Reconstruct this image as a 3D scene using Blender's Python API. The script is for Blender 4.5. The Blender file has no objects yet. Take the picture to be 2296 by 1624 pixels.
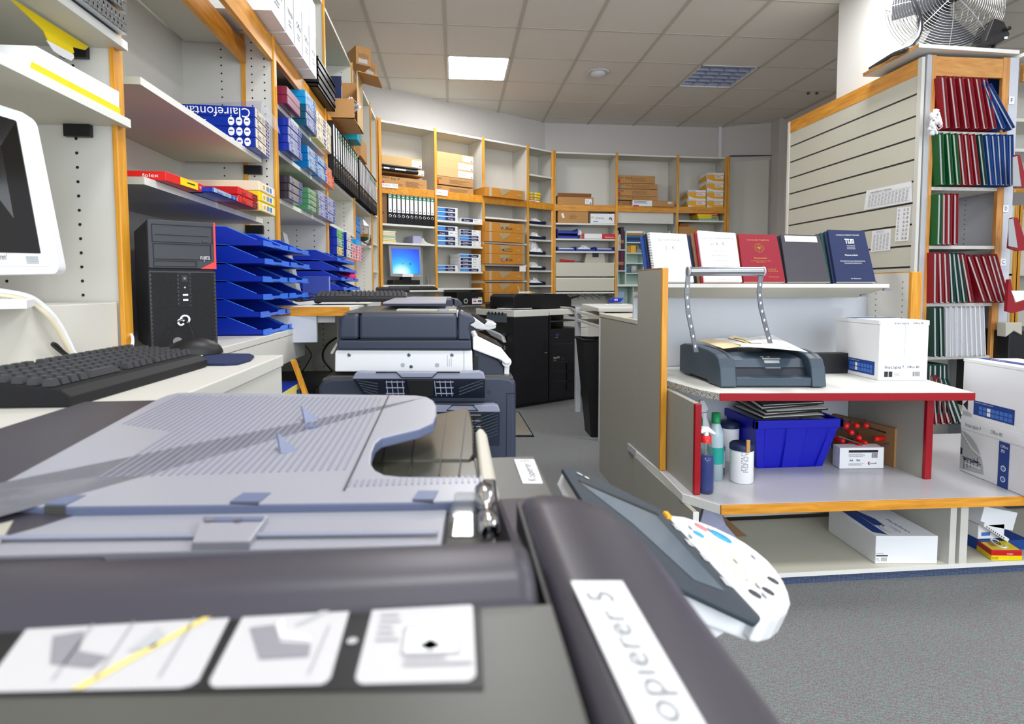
import bpy, math, random
import numpy as np
from mathutils import Vector, Matrix
random.seed(7)
C = bpy.context.scene.collection
# ---------------------------------------------------------------- camera
H = 1.2
F, YAW, PITCH, ROLL = 1268.25, 0.09474, -0.05708, 0.00241
CX, CY = 1137.86, 716.23
def _axes():
    cy, sy, cp, sp, cr, sr = math.cos(YAW), math.sin(YAW), math.cos(PITCH), math.sin(PITCH), math.cos(ROLL), math.sin(ROLL)
    f = np.array([sy*cp, cy*cp, sp]); r = np.array([cy, -sy, 0.0]); d = np.cross(f, r)
    return cr*r + sr*d, -sr*r + cr*d, f
RR, DD, FF = _axes()
cam_d = bpy.data.cameras.new('camera'); cam = bpy.data.objects.new('camera', cam_d); C.objects.link(cam)
cam_d.sensor_width = 36.0; cam_d.lens = F/2296*36.0
cam_d.shift_x = (1148-CX)/2296; cam_d.shift_y = (CY-812)/2296
cam_d.clip_start = 0.01
cam.matrix_world = Matrix(((RR[0], -DD[0], -FF[0], 0), (RR[1], -DD[1], -FF[1], 0), (RR[2], -DD[2], -FF[2], H), (0, 0, 0, 1)))
cam_d.dof.use_dof = True; cam_d.dof.focus_distance = 2.2; cam_d.dof.aperture_fstop = 8.0
sc = bpy.context.scene; sc.camera = cam
sc.view_settings.view_transform = 'Standard'; sc.view_settings.look = 'None'
sc.view_settings.exposure = 0.55; sc.view_settings.gamma = 1.0; sc.view_settings.use_curve_mapping = False
# ---------------------------------------------------------------- world: daylight from the shop front behind the camera
wd = bpy.data.worlds.new('world'); sc.world = wd; wd.use_nodes = True
wd.node_tree.nodes['Background'].inputs[0].default_value = (0.86, 0.92, 1.0, 1)
wd.node_tree.nodes['Background'].inputs[1].default_value = 0.75
CEIL = 3.303
def area(name, x, y, z, sx, sy, power, col=(1, 0.98, 0.95), rot=(0, 0, 0)):
    l = bpy.data.lights.new(name, 'AREA'); l.shape = 'RECTANGLE'; l.size = sx; l.size_y = sy; l.energy = power; l.color = col
    o = bpy.data.objects.new(name, l); C.objects.link(o); o.location = (x, y, z); o.rotation_euler = rot
    return o
# window daylight at the shop front, behind the camera and to the right
area('window_daylight', 1.6, -2.3, 1.9, 5.0, 2.2, 100, (0.88, 0.94, 1.0), (math.radians(82), 0, 0))
# ---------------------------------------------------------------- pixel -> world helpers (real planes of the place)
def ray(x, y): return (x-CX)/F*RR + (y-CY)/F*DD + FF
EYE = np.array([0, 0, H])
def on_plane(x, y, p, n):
    r = ray(x, y); n = np.array(n, float); return EYE + r*(((np.array(p, float)-EYE) @ n)/(r @ n))
def atZ(x, y, z): return on_plane(x, y, (0, 0, z), (0, 0, 1))
def atY(x, y, Y): return on_plane(x, y, (0, Y, 0), (0, 1, 0))
def atX(x, y, X): return on_plane(x, y, (X, 0, 0), (1, 0, 0))
def atV(x, y, P, Q, off=0.0):
    d = np.array([Q[0]-P[0], Q[1]-P[1], 0.0]); n = np.array([-d[1], d[0], 0]); n /= np.linalg.norm(n)
    return on_plane(x, y, np.array([P[0], P[1], 0]) + n*off, n)
# ---------------------------------------------------------------- materials
def lin(h):
    h = h.lstrip('#'); o = []
    for i in (0, 2, 4):
        c = int(h[i:i+2], 16)/255; o.append(c/12.92 if c <= 0.04045 else ((c+0.055)/1.055)**2.4)
    return (*o, 1)
MATS = {}
def mat(name, hexc, rough=0.5, metal=0.0, spec=0.5, noise=0.0, nscale=60, emis=None, trans=0, alpha=1, coat=0, bump=0.0, ior=1.45):
    m = bpy.data.materials.new(name); m.use_nodes = True; nt = m.node_tree; b = nt.nodes['Principled BSDF']
    b.inputs['Base Color'].default_value = lin(hexc); b.inputs['Roughness'].default_value = rough
    b.inputs['Metallic'].default_value = metal; b.inputs['Specular IOR Level'].default_value = spec
    b.inputs['Transmission Weight'].default_value = trans; b.inputs['Alpha'].default_value = alpha; b.inputs['Coat Weight'].default_value = coat
    b.inputs['IOR'].default_value = ior
    if noise or bump:
        tc = nt.nodes.new('ShaderNodeTexCoord'); nz = nt.nodes.new('ShaderNodeTexNoise'); nz.inputs['Scale'].default_value = nscale
        nz.inputs['Detail'].default_value = 3; nt.links.new(tc.outputs['Object'], nz.inputs['Vector'])
        if noise:
            mr = nt.nodes.new('ShaderNodeMapRange'); mr.inputs[3].default_value = 1-noise; mr.inputs[4].default_value = 1+noise
            nt.links.new(nz.outputs['Fac'], mr.inputs[0])
            mx = nt.nodes.new('ShaderNodeVectorMath'); mx.operation = 'SCALE'; mx.inputs[0].default_value = lin(hexc)[:3]
            nt.links.new(mr.outputs[0], mx.inputs['Scale']); nt.links.new(mx.outputs[0], b.inputs['Base Color'])
        if bump:
            bp = nt.nodes.new('ShaderNodeBump'); bp.inputs['Strength'].default_value = bump; bp.inputs['Distance'].default_value = 0.002
            nt.links.new(nz.outputs['Fac'], bp.inputs['Height']); nt.links.new(bp.outputs[0], b.inputs['Normal'])
    if emis is not None:
        b.inputs['Emission Color'].default_value = lin(hexc); b.inputs['Emission Strength'].default_value = emis
    MATS[name] = m; return m
def woodmat(name, c1, c2, sc3):
    m = bpy.data.materials.new(name); m.use_nodes = True; nt = m.node_tree; b = nt.nodes['Principled BSDF']
    tc = nt.nodes.new('ShaderNodeTexCoord'); mp = nt.nodes.new('ShaderNodeMapping'); mp.inputs['Scale'].default_value = sc3
    nz = nt.nodes.new('ShaderNodeTexNoise'); nz.inputs['Scale'].default_value = 1.0; nz.inputs['Detail'].default_value = 5; nz.inputs['Distortion'].default_value = 0.6
    cr = nt.nodes.new('ShaderNodeValToRGB'); cr.color_ramp.elements[0].position = 0.32; cr.color_ramp.elements[1].position = 0.68
    cr.color_ramp.elements[0].color = lin(c1); cr.color_ramp.elements[1].color = lin(c2)
    nt.links.new(tc.outputs['Object'], mp.inputs[0]); nt.links.new(mp.outputs[0], nz.inputs['Vector']); nt.links.new(nz.outputs['Fac'], cr.inputs[0])
    nt.links.new(cr.outputs[0], b.inputs['Base Color']); b.inputs['Roughness'].default_value = 0.42
    MATS[name] = m
woodmat('beech', '#C8841A', '#E8A83A', (60, 60, 4))
woodmat('beech_h', '#C47E18', '#E4A034', (6, 60, 60))
woodmat('beech_y', '#C47E18', '#E4A034', (60, 6, 60))
woodmat('oak', '#C08038', '#D69C50', (9, 70, 70))
woodmat('oak_v', '#BC7C38', '#D49A54', (70, 70, 5))
for a in [
 ('green', '#2E9E68', .5), ('tower_front', '#22242D', .4), ('tower_mesh', '#32343B', .4), ('laminate', '#D2D0C8', .42, 0, .5, .03, 300), ('laminate_cool', '#C6CAD2', .45, 0, .5, .03, 300), ('laminate_beige', '#CBC8B8', .5, 0, .5, .05, 260),
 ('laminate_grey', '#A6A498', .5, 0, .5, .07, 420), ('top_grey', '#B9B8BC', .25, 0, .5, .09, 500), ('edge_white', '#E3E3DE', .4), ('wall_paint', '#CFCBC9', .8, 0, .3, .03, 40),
 ('column_paint', '#EFEEEA', .8), ('white', '#EDEEF1', .45), ('white_gloss', '#F2F3F5', .2), ('cream', '#E6DCC0', .5), ('black', '#121214', .45), ('black_soft', '#1B1B1E', .6, 0, .3, .1, 200),
 ('hole', '#1A1A1C', .8), ('dark_grey', '#3A3B3F', .5), ('mid_grey', '#77797C', .5), ('light_grey', '#B4B6B9', .45), ('ink', '#26272B', .7), ('ink_soft', '#85868A', .8),
 ('copier_navy', '#343B4D', .42, 0, .5, .08, 700), ('copier_navy_dark', '#1C2230', .45), ('copier_slate', '#3D3A43', .4, 0, .5, .05, 600), ('copier_olive', '#4F4F4B', .4, 0, .5, .05, 600),
 ('tray_grey', '#9A9BA5', .33, 0, .5, .03, 400), ('tray_edge', '#666F8C', .45), ('tray_line', '#86889A', .35), ('shell_grey', '#8E92A6', .4), ('screw', '#8FA0AC', .25, 1),
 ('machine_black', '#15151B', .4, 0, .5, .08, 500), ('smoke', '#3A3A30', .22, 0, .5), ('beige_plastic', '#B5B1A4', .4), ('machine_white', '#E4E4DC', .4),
 ('cardboard', '#B98B58', .7, 0, .3, .06, 60), ('cardboard_dark', '#8A5A30', .7, 0, .3, .06, 60), ('cardboard_pale', '#CBAA78', .7, 0, .3, .05, 60), ('cardboard_orange', '#BE7F2E', .7, 0, .3, .08, 60), ('tape', '#B9A58C', .25),
 ('tape_grey', '#A8926E', .3), ('tray_blue', '#0628A0', .35), ('tray_blue_rim', '#3272DC', .35), ('tub_blue', '#0A12B4', .38), ('navy', '#16234A', .5), ('navy_cloth', '#1D2A52', .7, 0, .4, .1, 900), ('blue_wrap', '#0E2F9E', .22), ('blue_wrap_l', '#2B83D8', .22),
 ('violet_wrap', '#3B4AA0', .2), ('cyan_wrap', '#1E9BDC', .22), ('teal_wrap', '#1F5A72', .22), ('petrol_wrap', '#0F6FB4', .22), ('maroon_wrap', '#7C1F3E', .22), ('maroon_pale', '#9B6A7C', .4),
 ('black_wrap', '#2E2A38', .2), ('grey_wrap', '#8A8A8E', .3), ('green_wrap', '#4C8A62', .25), ('green_pale', '#8EB08C', .4), ('paleblue', '#9FBCD6', .4), ('palelilac', '#A7AAC9', .4), ('salmon', '#E08A70', .5), ('pink', '#F0A8A0', .5), ('cream_label', '#E8DCC2', .5),
 ('lime', '#7CCB54', .4), ('mint', '#9CC8A4', .5), ('yellow', '#F0D400', .4), ('yellow_soft', '#EBD874', .5), ('amber', '#EFAE1C', .4), ('red', '#C8181C', .35), ('red_bright', '#E02420', .35), ('red_table', '#980C1A', .3), ('sticker_white', '#C4C3C6', .5), ('sticker_grey', '#8A8890', .6), ('sticker_line', '#9C9AA2', .6),
 ('red_cloth', '#8E1020', .5), ('crimson_cloth', '#8A0E28', .6, 0, .4, .1, 900), ('green_cloth', '#0C5A2A', .5), ('green_dark', '#0E4038', .5), ('blue_cloth', '#10408C', .5), ('white_cloth', '#E2E2EA', .5), ('page', '#E9E8E2', .7), ('page_grey', '#A6AAAC', .7),
 ('teal_box', '#1796AE', .45), ('print_blue', '#2440A0', .5), ('brand_blue', '#24428C', .45), ('brand_mid', '#4A74C4', .45), ('sky_print', '#2C86D4', .45), ('navy_print', '#1C2458', .45), ('gold', '#C8A050', .4, .4),
 ('machine_slate', '#3C4A58', .42, 0, .5, .05, 700), ('slate_dark', '#2E3842', .5), ('slate_light', '#56636F', .4, 0, .5, .04, 700), ('steel', '#9A9EA4', .28, .9), ('arm_steel', '#6A6C72', .35, .6), ('chrome', '#D8DADC', .16, 1), ('dark_chrome', '#70727A', .2, 1),
 ('grille_blue', '#A2AAC4', .4, .3), ('ceiling_paint', '#E2DCD3', .9, 0, .2, .05, 500), ('ceiling_bar', '#C2BDB0', .7), ('speaker_white', '#D6D6D8', .5), ('skin_paper', '#EADBC0', .7), ('folder_cream', '#E8CFA6', .6),
 ('matte_brown', '#7A5A3A', .7), ('wrapfilm', '#D9DEE4', .08, 0, .8), ('blue_key', '#2B9CC8', .3), ('pink_key', '#E07A80', .4), ('silver_tin', '#B9BEC4', .25, .8), ('monitor_grey', '#8E9094', .4), ('mdf', '#8A6848', .8, 0, .3, .08, 80), ('ply', '#B89058', .7, 0, .3, .12, 50),
 ('lip', '#D9D9D4', .4), ('magenta', '#D82080', .5), ('foil', '#B8BCC0', .18, .9, .5, .25, 120), ('screen_off', '#14100F', .12), ('screen_grey', '#59646E', .12), ('fluid_blue', '#0E2A78', .1), ('fluid_clear', '#AFC4CC', .1), ('green_cap', '#0E8A50', .4), ('teal_label', '#1C9A90', .4)]:
    mat(*a)
mat('glass_clear', '#E8F0F4', .05, trans=.9, alpha=.35)
mat('film', '#EEF2F6', .12, alpha=.28, spec=.9)
mat('lamp_glow', '#FFFFFF', .5, emis=24.0)
def shader(name, fn, rough=.5):
    m = bpy.data.materials.new(name); m.use_nodes = True; nt = m.node_tree; b = nt.nodes['Principled BSDF']; b.inputs['Roughness'].default_value = rough
    fn(nt, b); MATS[name] = m
def _carpet(c1, c2, c3, scale):
    def fn(nt, b):
        tc = nt.nodes.new('ShaderNodeTexCoord'); vo = nt.nodes.new('ShaderNodeTexVoronoi'); vo.inputs['Scale'].default_value = scale; vo.inputs['Randomness'].default_value = .25
        nt.links.new(tc.outputs['Object'], vo.inputs['Vector'])
        cr = nt.nodes.new('ShaderNodeValToRGB'); e = cr.color_ramp.elements; e[0].position = .15; e[0].color = lin(c1); e[1].position = .62; e[1].color = lin(c2)
        nt.links.new(vo.outputs['Distance'], cr.inputs[0])
        sp = nt.nodes.new('ShaderNodeSeparateColor'); nt.links.new(vo.outputs['Color'], sp.inputs[0])
        gt = nt.nodes.new('ShaderNodeMath'); gt.operation = 'GREATER_THAN'; gt.inputs[1].default_value = .78; nt.links.new(sp.outputs[0], gt.inputs[0])
        ml = nt.nodes.new('ShaderNodeMath'); ml.operation = 'MULTIPLY'; ml.inputs[1].default_value = .5; nt.links.new(gt.outputs[0], ml.inputs[0])
        mx = nt.nodes.new('ShaderNodeMix'); mx.data_type = 'RGBA'; nt.links.new(ml.outputs[0], mx.inputs[0]); nt.links.new(cr.outputs[0], mx.inputs[6]); mx.inputs[7].default_value = lin(c3)
        nt.links.new(mx.outputs[2], b.inputs['Base Color'])
    return fn
shader('carpet', _carpet('#8A9190', '#4C5354', '#7C5660', 190), .9)
shader('carpet_blue', _carpet('#5A6E8C', '#25304C', '#4C4468', 170), .9)
def _chip(nt, b):
    tc = nt.nodes.new('ShaderNodeTexCoord'); nz = nt.nodes.new('ShaderNodeTexNoise'); nz.inputs['Scale'].default_value = 260; nt.links.new(tc.outputs['Object'], nz.inputs['Vector'])
    cr = nt.nodes.new('ShaderNodeValToRGB'); e = cr.color_ramp.elements; e[0].position = .45; e[0].color = lin('#6A665E'); e[1].position = .52; e[1].color = lin('#CFCCC4'); nt.links.new(nz.outputs['Fac'], cr.inputs[0]); nt.links.new(cr.outputs[0], b.inputs['Base Color'])
shader('chipboard', _chip, .8)
def _osb(nt, b):
    tc = nt.nodes.new('ShaderNodeTexCoord'); nz = nt.nodes.new('ShaderNodeTexNoise'); nz.inputs['Scale'].default_value = 200; nt.links.new(tc.outputs['Object'], nz.inputs['Vector'])
    cr = nt.nodes.new('ShaderNodeValToRGB'); e = cr.color_ramp.elements; e[0].position = .42; e[0].color = lin('#7A5020'); e[1].position = .58; e[1].color = lin('#C08A3C'); nt.links.new(nz.outputs['Fac'], cr.inputs[0]); nt.links.new(cr.outputs[0], b.inputs['Base Color'])
shader('particle_edge', _osb, .8)
def _desktop(nt, b):
    # lit computer desktop: blue with a light swirl towards the lower right, object coordinates of the screen mesh
    tc = nt.nodes.new('ShaderNodeTexCoord'); mp = nt.nodes.new('ShaderNodeMapping'); mp.inputs['Location'].default_value = (-0.30, 0, -0.02); mp.inputs['Scale'].default_value = (3.2, 3.2, 3.6)
    gr = nt.nodes.new('ShaderNodeTexGradient'); gr.gradient_type = 'SPHERICAL'; nt.links.new(tc.outputs['Object'], mp.inputs[0]); nt.links.new(mp.outputs[0], gr.inputs[0])
    cr = nt.nodes.new('ShaderNodeValToRGB'); e = cr.color_ramp.elements; e[0].position = 0; e[0].color = lin('#0A38C8'); e[1].position = .9; e[1].color = lin('#C8F0F8')
    x = e.new(.35); x.color = lin('#1470E8'); x = e.new(.62); x.color = lin('#28A8F4')
    nt.links.new(gr.outputs['Fac'], cr.inputs[0]); nt.links.new(cr.outputs[0], b.inputs['Emission Color']); b.inputs['Emission Strength'].default_value = 1.0; b.inputs['Base Color'].default_value = (0.01, 0.01, 0.02, 1)
shader('screen_on', _desktop, .3)
# ---------------------------------------------------------------- mesh builder
TCACHE = {}
def text_geo(s):
    if s in TCACHE: return TCACHE[s]
    cu = bpy.data.curves.new('t', 'FONT'); cu.body = s; cu.size = 1.0; cu.resolution_u = 2; ob = bpy.data.objects.new('t', cu); C.objects.link(ob)
    dg = bpy.context.evaluated_depsgraph_get(); dg.update(); me = ob.evaluated_get(dg).to_mesh()
    vs = [(v.co.x, v.co.y) for v in me.vertices]; fs = [tuple(p.vertices) for p in me.polygons]
    ob.evaluated_get(dg).to_mesh_clear(); bpy.data.objects.remove(ob); bpy.data.curves.remove(cu)
    w = max([v[0] for v in vs], default=1); TCACHE[s] = (vs, fs, w); return TCACHE[s]
def nrm(v): v = np.array(v, float); return v/np.linalg.norm(v)
class MB:
    def __init__(s, m='white'): s.v = []; s.f = []; s.m = m
    def add(s, vs, fs, m=None, smooth=False):
        b = len(s.v); s.v += [tuple(float(c) for c in p) for p in vs]; m = m or s.m
        s.f += [(tuple(b+i for i in f), m, smooth) for f in fs]; return s
    def obox(s, o, a, b, c, m=None, mats=None):
        o, a, b, c = (np.array(q, float) for q in (o, a, b, c))
        if np.dot(np.cross(a, b), c) < 0: a, b = b, a; 
        P = [o, o+a, o+a+b, o+b, o+c, o+a+c, o+a+b+c, o+b+c]
        F_ = [(0, 3, 2, 1), (4, 5, 6, 7), (0, 1, 5, 4), (1, 2, 6, 5), (2, 3, 7, 6), (3, 0, 4, 7)]
        return s.add(P, F_, m)
    def box(s, x0, x1, y0, y1, z0, z1, m=None):
        return s.obox((min(x0, x1), min(y0, y1), min(z0, z1)), (abs(x1-x0), 0, 0), (0, abs(y1-y0), 0), (0, 0, abs(z1-z0)), m)
    def ext(s, poly, vec, m=None, side=None):
        P = [np.array(p, float) for p in poly]; vec = np.array(vec, float); n = len(P)
        nr = sum(np.cross(P[i], P[(i+1) % n]) for i in range(n))
        if np.dot(nr, vec) < 0: P = P[::-1]
        s.add(P+[p+vec for p in P], [tuple(range(n))[::-1], tuple(range(n, 2*n))], m)
        b = len(s.v)-2*n
        s.f += [((b+i, b+(i+1) % n, b+n+(i+1) % n, b+n+i), side or m or s.m, False) for i in range(n)]; return s
    def prism(s, poly, z0, z1, m=None, side=None): return s.ext([(p[0], p[1], z0) for p in poly], (0, 0, z1-z0), m, side)
    def quad(s, a, b, c, d, m=None): return s.add([a, b, c, d], [(0, 1, 2, 3)], m)
    def tube(s, pts, r, m=None, n=8, closed=False, flat=None):
        P = [np.array(p, float) for p in pts]; k = len(P); rs = r if hasattr(r, '__len__') else [r]*k; V = []
        prev = None
        for i in range(k):
            t = P[(i+1) % k]-P[i-1] if closed else (P[min(i+1, k-1)]-P[max(i-1, 0)])
            t = nrm(t); 
            if prev is None:
                a = np.cross(t, (0, 0, 1)); a = nrm(a) if np.linalg.norm(a) > 1e-3 else np.array([1., 0, 0])
            else: a = prev-t*np.dot(prev, t); a = nrm(a) if np.linalg.norm(a) > 1e-6 else prev
            prev = a; b = np.cross(t, a)
            for j in range(n):
                th = 2*math.pi*j/n; V.append(P[i]+rs[i]*(math.cos(th)*a+math.sin(th)*b))
        Fs = []
        for i in range(k if closed else k-1):
            i2 = (i+1) % k
            for j in range(n): Fs.append((i*n+j, i*n+(j+1) % n, i2*n+(j+1) % n, i2*n+j))
        s.add(V, Fs, m, True)
        if not closed: s.add(V[:n], [tuple(range(n))[::-1]], m); s.add(V[-n:], [tuple(range(n))], m)
        return s
    def cyl(s, a, b, r, r2=None, m=None, n=16): return s.tube([a, b], [r, r if r2 is None else r2], m, n)
    def lathe(s, prof, c, m=None, n=20, ax=(0, 0, 1), ms=None):
        ax = nrm(ax); u = np.cross(ax, (1, 0, 0)); u = nrm(u) if np.linalg.norm(u) > .1 else np.array([0, 1., 0]); w = np.cross(ax, u); c = np.array(c, float); V = []
        for r, z in prof:
            for j in range(n): th = 2*math.pi*j/n; V.append(c+ax*z+max(r, 1e-5)*(math.cos(th)*u+math.sin(th)*w))
        b = len(s.v); s.v += [tuple(map(float, p)) for p in V]
        for i in range(len(prof)-1):
            mm = (ms[i] if ms else None) or m or s.m
            for j in range(n): s.f.append(((b+i*n+j, b+i*n+(j+1) % n, b+(i+1)*n+(j+1) % n, b+(i+1)*n+j), mm, True))
        return s
    def disc(s, c, nr, r, m=None, n=14, ry=None, up=(0, 0, 1)):
        nr = nrm(nr); v = np.array(up, float)-nr*np.dot(up, nr); v = nrm(v) if np.linalg.norm(v) > .01 else np.array([0, 1., 0]); u = np.cross(v, nr); c = np.array(c, float); ry = ry or r
        return s.add([c+u*r*math.cos(2*math.pi*j/n)+v*ry*math.sin(2*math.pi*j/n) for j in range(n)], [tuple(range(n))], m)
    def text(s, t, o, u, v, h, m='ink', w=None, align=0):
        """lettering: o = baseline start, u along the line, v up, h = letter size; w fits the width"""
        vs, fs, tw = text_geo(t); u, v, o = nrm(u), nrm(v), np.array(o, float); sx = h if w is None else w/tw; o = o-u*(tw*sx*align)
        return s.add([o+u*x*sx+v*y*h for x, y in vs], fs, m)
    def lines(s, o, u, v, w, h, rows, th=.25, m='ink_soft', ragged=True):
        u, v, o = nrm(u), nrm(v), np.array(o, float); rnd = random.Random(int(abs(w*1e5))+rows)
        for i in range(rows):
            ww = w*(rnd.uniform(.6, 1) if ragged else 1); p = o+v*(h-(i+.7)*h/rows); s.quad(p, p+u*ww, p+u*ww+v*h/rows*th, p+v*h/rows*th, m)
        return s
    def bars(s, o, u, v, w, h, m='ink'):
        u, v, o = nrm(u), nrm(v), np.array(o, float); rnd = random.Random(3); x = 0
        while x < .97:
            d = rnd.choice((.03, .05, .08)); p = o+u*w*x; s.quad(p, p+u*w*d*.6, p+u*w*d*.6+v*h, p+v*h, m); x += d+.035
        return s
    def shift(s, d): s.v = [(p[0]+d[0], p[1]+d[1], p[2]+d[2]) for p in s.v]; return s
    def build(s, name, parent=None, bevel=0.0, label=None, seg=2, local=False):
        me = bpy.data.meshes.new(name); inv = None; vv = s.v
        if parent is not None and not local:
            inv = WM[parent.name].inverted(); vv = [tuple(inv @ Vector(p)) for p in s.v]
        me.from_pydata(vv, [], [f[0] for f in s.f]); ms = []
        for f in s.f:
            if f[1] not in ms: ms.append(f[1])
        for k in ms: me.materials.append(MATS[k])
        me.polygons.foreach_set('material_index', [ms.index(f[1]) for f in s.f])
        me.polygons.foreach_set('use_smooth', [f[2] for f in s.f]); me.update()
        o = bpy.data.objects.new(name, me); C.objects.link(o)
        if parent is not None: o.parent = parent; WM[o.name] = WM[parent.name]
        if bevel:
            md = o.modifiers.new('bevel', 'BEVEL'); md.width = bevel; md.segments = seg; md.limit_method = 'ANGLE'; md.angle_limit = math.radians(40)
        if label: o['label'] = label
        return o
WM = {}
def tag(o, label, cat, group=None, kind=None):
    if label: o['label'] = label
    if cat: o['category'] = cat
    if group: o['group'] = group
    if kind: o['kind'] = kind
    return o
def thing(name, label, cat, loc=(0, 0, 0), rz=0.0, group=None):
    o = bpy.data.objects.new(name, None); C.objects.link(o); o.empty_display_size = .05
    o.location = tuple(float(c) for c in loc); o.rotation_euler = (0, 0, rz)
    WM[o.name] = Matrix.Translation(o.location) @ Matrix.Rotation(rz, 4, 'Z')
    return tag(o, label, cat, group)
def solo(mb, name, label, cat, group=None, bevel=0.0, loc=None, kind=None, seg=2):
    a = np.array(mb.v); 
    if loc is None: lo, hi = a.min(0), a.max(0); loc = ((lo[0]+hi[0])/2, (lo[1]+hi[1])/2, lo[2])
    mb.shift((-loc[0], -loc[1], -loc[2])); o = mb.build(name, None, bevel, seg=seg); o.location = tuple(float(c) for c in loc); WM[o.name] = Matrix.Translation(o.location)
    return tag(o, label, cat, group, kind)
def struct(name, mb, parent=None, bevel=0):
    o = mb.build(name, parent, bevel); WM[o.name] = WM.get(parent.name, Matrix()) if parent else Matrix()
    if not parent: o['kind'] = 'structure'
    return o
def dup(root, loc, rz=None, label=None, group=None, tilt=None):
    r = root.copy(); C.objects.link(r); r.location = tuple(float(c) for c in loc)
    if rz is not None: r.rotation_euler = (0, 0, rz) if tilt is None else tilt
    if label: r['label'] = label
    if group: r['group'] = group
    for ch in list(root.children):
        c = ch.copy(); C.objects.link(c); c.parent = r
        for g in list(ch.children):
            d = g.copy(); C.objects.link(d); d.parent = c
    return r
ORD = ['first', 'second', 'third', 'fourth', 'fifth', 'sixth', 'seventh', 'eighth', 'ninth', 'tenth', 'eleventh', 'twelfth', 'thirteenth', 'fourteenth', 'fifteenth', 'sixteenth', 'seventeenth']
# ================================================================ room shell
g = MB('carpet'); g.quad((-1.4, -3, 0), (8.5, -3, 0), (8.5, 9, 0), (-1.4, 9, 0)); struct('floor', g)
GX, GY, GM = -0.653, 4.6865, 0.6
LIT = [(1, 1), (1, -3), (1, -7), (5, -3), (5, -7), (9, 1), (9, -3), (9, -7)]; UNLIT = [(5, 1)]
w = MB('wall_paint')
def wall(name, a, b, m='wall_paint', z0=0, z1=CEIL, t=.08):
    d = nrm((b[0]-a[0], b[1]-a[1])); n = (-d[1]*t, d[0]*t)
    struct(name, MB(m).prism([a, b, (b[0]+n[0], b[1]+n[1]), (a[0]+n[0], a[1]+n[1])], z0, z1))
W = [(-1.14, -1.0), (-1.14, 5.955), (0.818, 7.079), (1.185, 7.313), (3.519, 7.332), (4.165, 7.0), (4.18, 5.3)]
cl = MB('ceiling_paint')
for i in range(-2, 15):
    for j in range(-13, 7):
        if (i, j) in LIT or (i, j) in UNLIT: continue
        cl.quad((GX+i*GM, GY+j*GM, CEIL), (GX+i*GM, GY+(j+1)*GM, CEIL), (GX+(i+1)*GM, GY+(j+1)*GM, CEIL), (GX+(i+1)*GM, GY+j*GM, CEIL))
struct('ceiling', cl)
tb = MB('ceiling_bar')
for i in range(-1, 15): tb.box(GX+i*GM-.013, GX+i*GM+.013, -3, 8.7, CEIL-.006, CEIL+.001)
for j in range(-12, 7): tb.box(-1.2, 8.2, GY+j*GM-.007, GY+j*GM+.007, CEIL-.003, CEIL+.002)
struct('trim_1', tb)
for k, (a, b) in enumerate(zip(W[:-1], W[1:])): wall(['wall_left', 'wall_corner', 'wall_bend', 'wall_back', 'wall_angle', 'wall_right'][k], a, b, 'wall_paint' if k < 5 else 'ceiling_paint')
wall('wall_far', (4.2, 8.6), (8.3, 8.6)); wall('wall_side', (8.2, 8.6), (8.2, 0))
# vertical trunking and cable on the back wall, boxed corner post
q = atY(1614, 300, 7.30)[0]
struct('trim_2', MB('white').box(q-.02, q+.02, 7.285, 7.332, 2.6, CEIL))
struct('trim_3', MB('wall_paint').box(4.08, 4.2, 6.86, 7.06, 0, CEIL-.001))
c0, c1 = atV(1636, 350, W[4], W[5], -.02), atV(1745, 352, W[4], W[5], -.02)
struct('trim_4', MB('dark_grey').tube([c0, (c0+c1)/2+np.array([0, 0, .01]), c1+np.array([0, 0, .02]), c1+np.array([0, 0, .45])], .008, n=6))
struct('trim_5', MB('laminate').obox((3.55, 7.28, 0), (.5, -.26, 0), (.02, .04, 0), (0, 0, 2.83)))
# white column behind the tall shelf
pc = atY(1990, 60, 3.60); pf = atX(1880, 60, pc[0])
struct('wall_column', MB('column_paint').box(pc[0], pc[0]+.36, pc[1], pf[1], 0, CEIL-.001))
# ---------------------------------------------------------------- ceiling fixtures
def lamp(i, j, lit, label):
    x0, y0 = GX+i*GM+.014, GY+j*GM+.014; x1, y1 = x0+GM-.028, y0+GM-.028
    t = thing('ceiling_light', label, 'ceiling light', ((x0+x1)/2, (y0+y1)/2, CEIL))
    h = MB('white'); 
    for a in ((x0, x0+.012, y0, y1), (x1-.012, x1, y0, y1), (x0, x1, y0, y0+.012), (x0, x1, y1-.012, y1)): h.box(*a, CEIL-.004, CEIL+.09)
    h.build('housing', t); MB('white').box(x0, x1, y0, y1, CEIL+.09, CEIL+.1).build('back_plate', t)
    if lit: MB('lamp_glow').quad((x0+.012, y0+.012, CEIL+.01), (x0+.012, y1-.012, CEIL+.01), (x1-.012, y1-.012, CEIL+.01), (x1-.012, y0+.012, CEIL+.01)).build('diffuser', t)
    lv = MB('grille_blue'); n = 6; z0, z1 = (CEIL+.001, CEIL+.006) if lit else (CEIL+.002, CEIL+.05)
    for k in range(1, n+1):
        y = y0+(y1-y0)*(k-.5)/n
        lv.ext([(x0, y-.004, z0), (x0, y+.004, z0), (x0, y+(.022 if not lit else .004), z1), (x0, y-(.022 if not lit else .004), z1)], (x1-x0, 0, 0))
    for k in range(1, 4): x = x0+(x1-x0)*k/4; lv.ext([(x-.003, y0, z0), (x+.003, y0, z0), (x+(.016 if not lit else .003), y0, z1), (x-(.016 if not lit else .003), y0, z1)], (0, y1-y0, 0))
    if not lit: lv.build('louvre', t)
lamp(1, 1, True, 'brightly lit square ceiling panel above the left end of the back shelves')
lamp(5, 1, False, 'unlit square ceiling fixture with a silver louvre grille')
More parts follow.
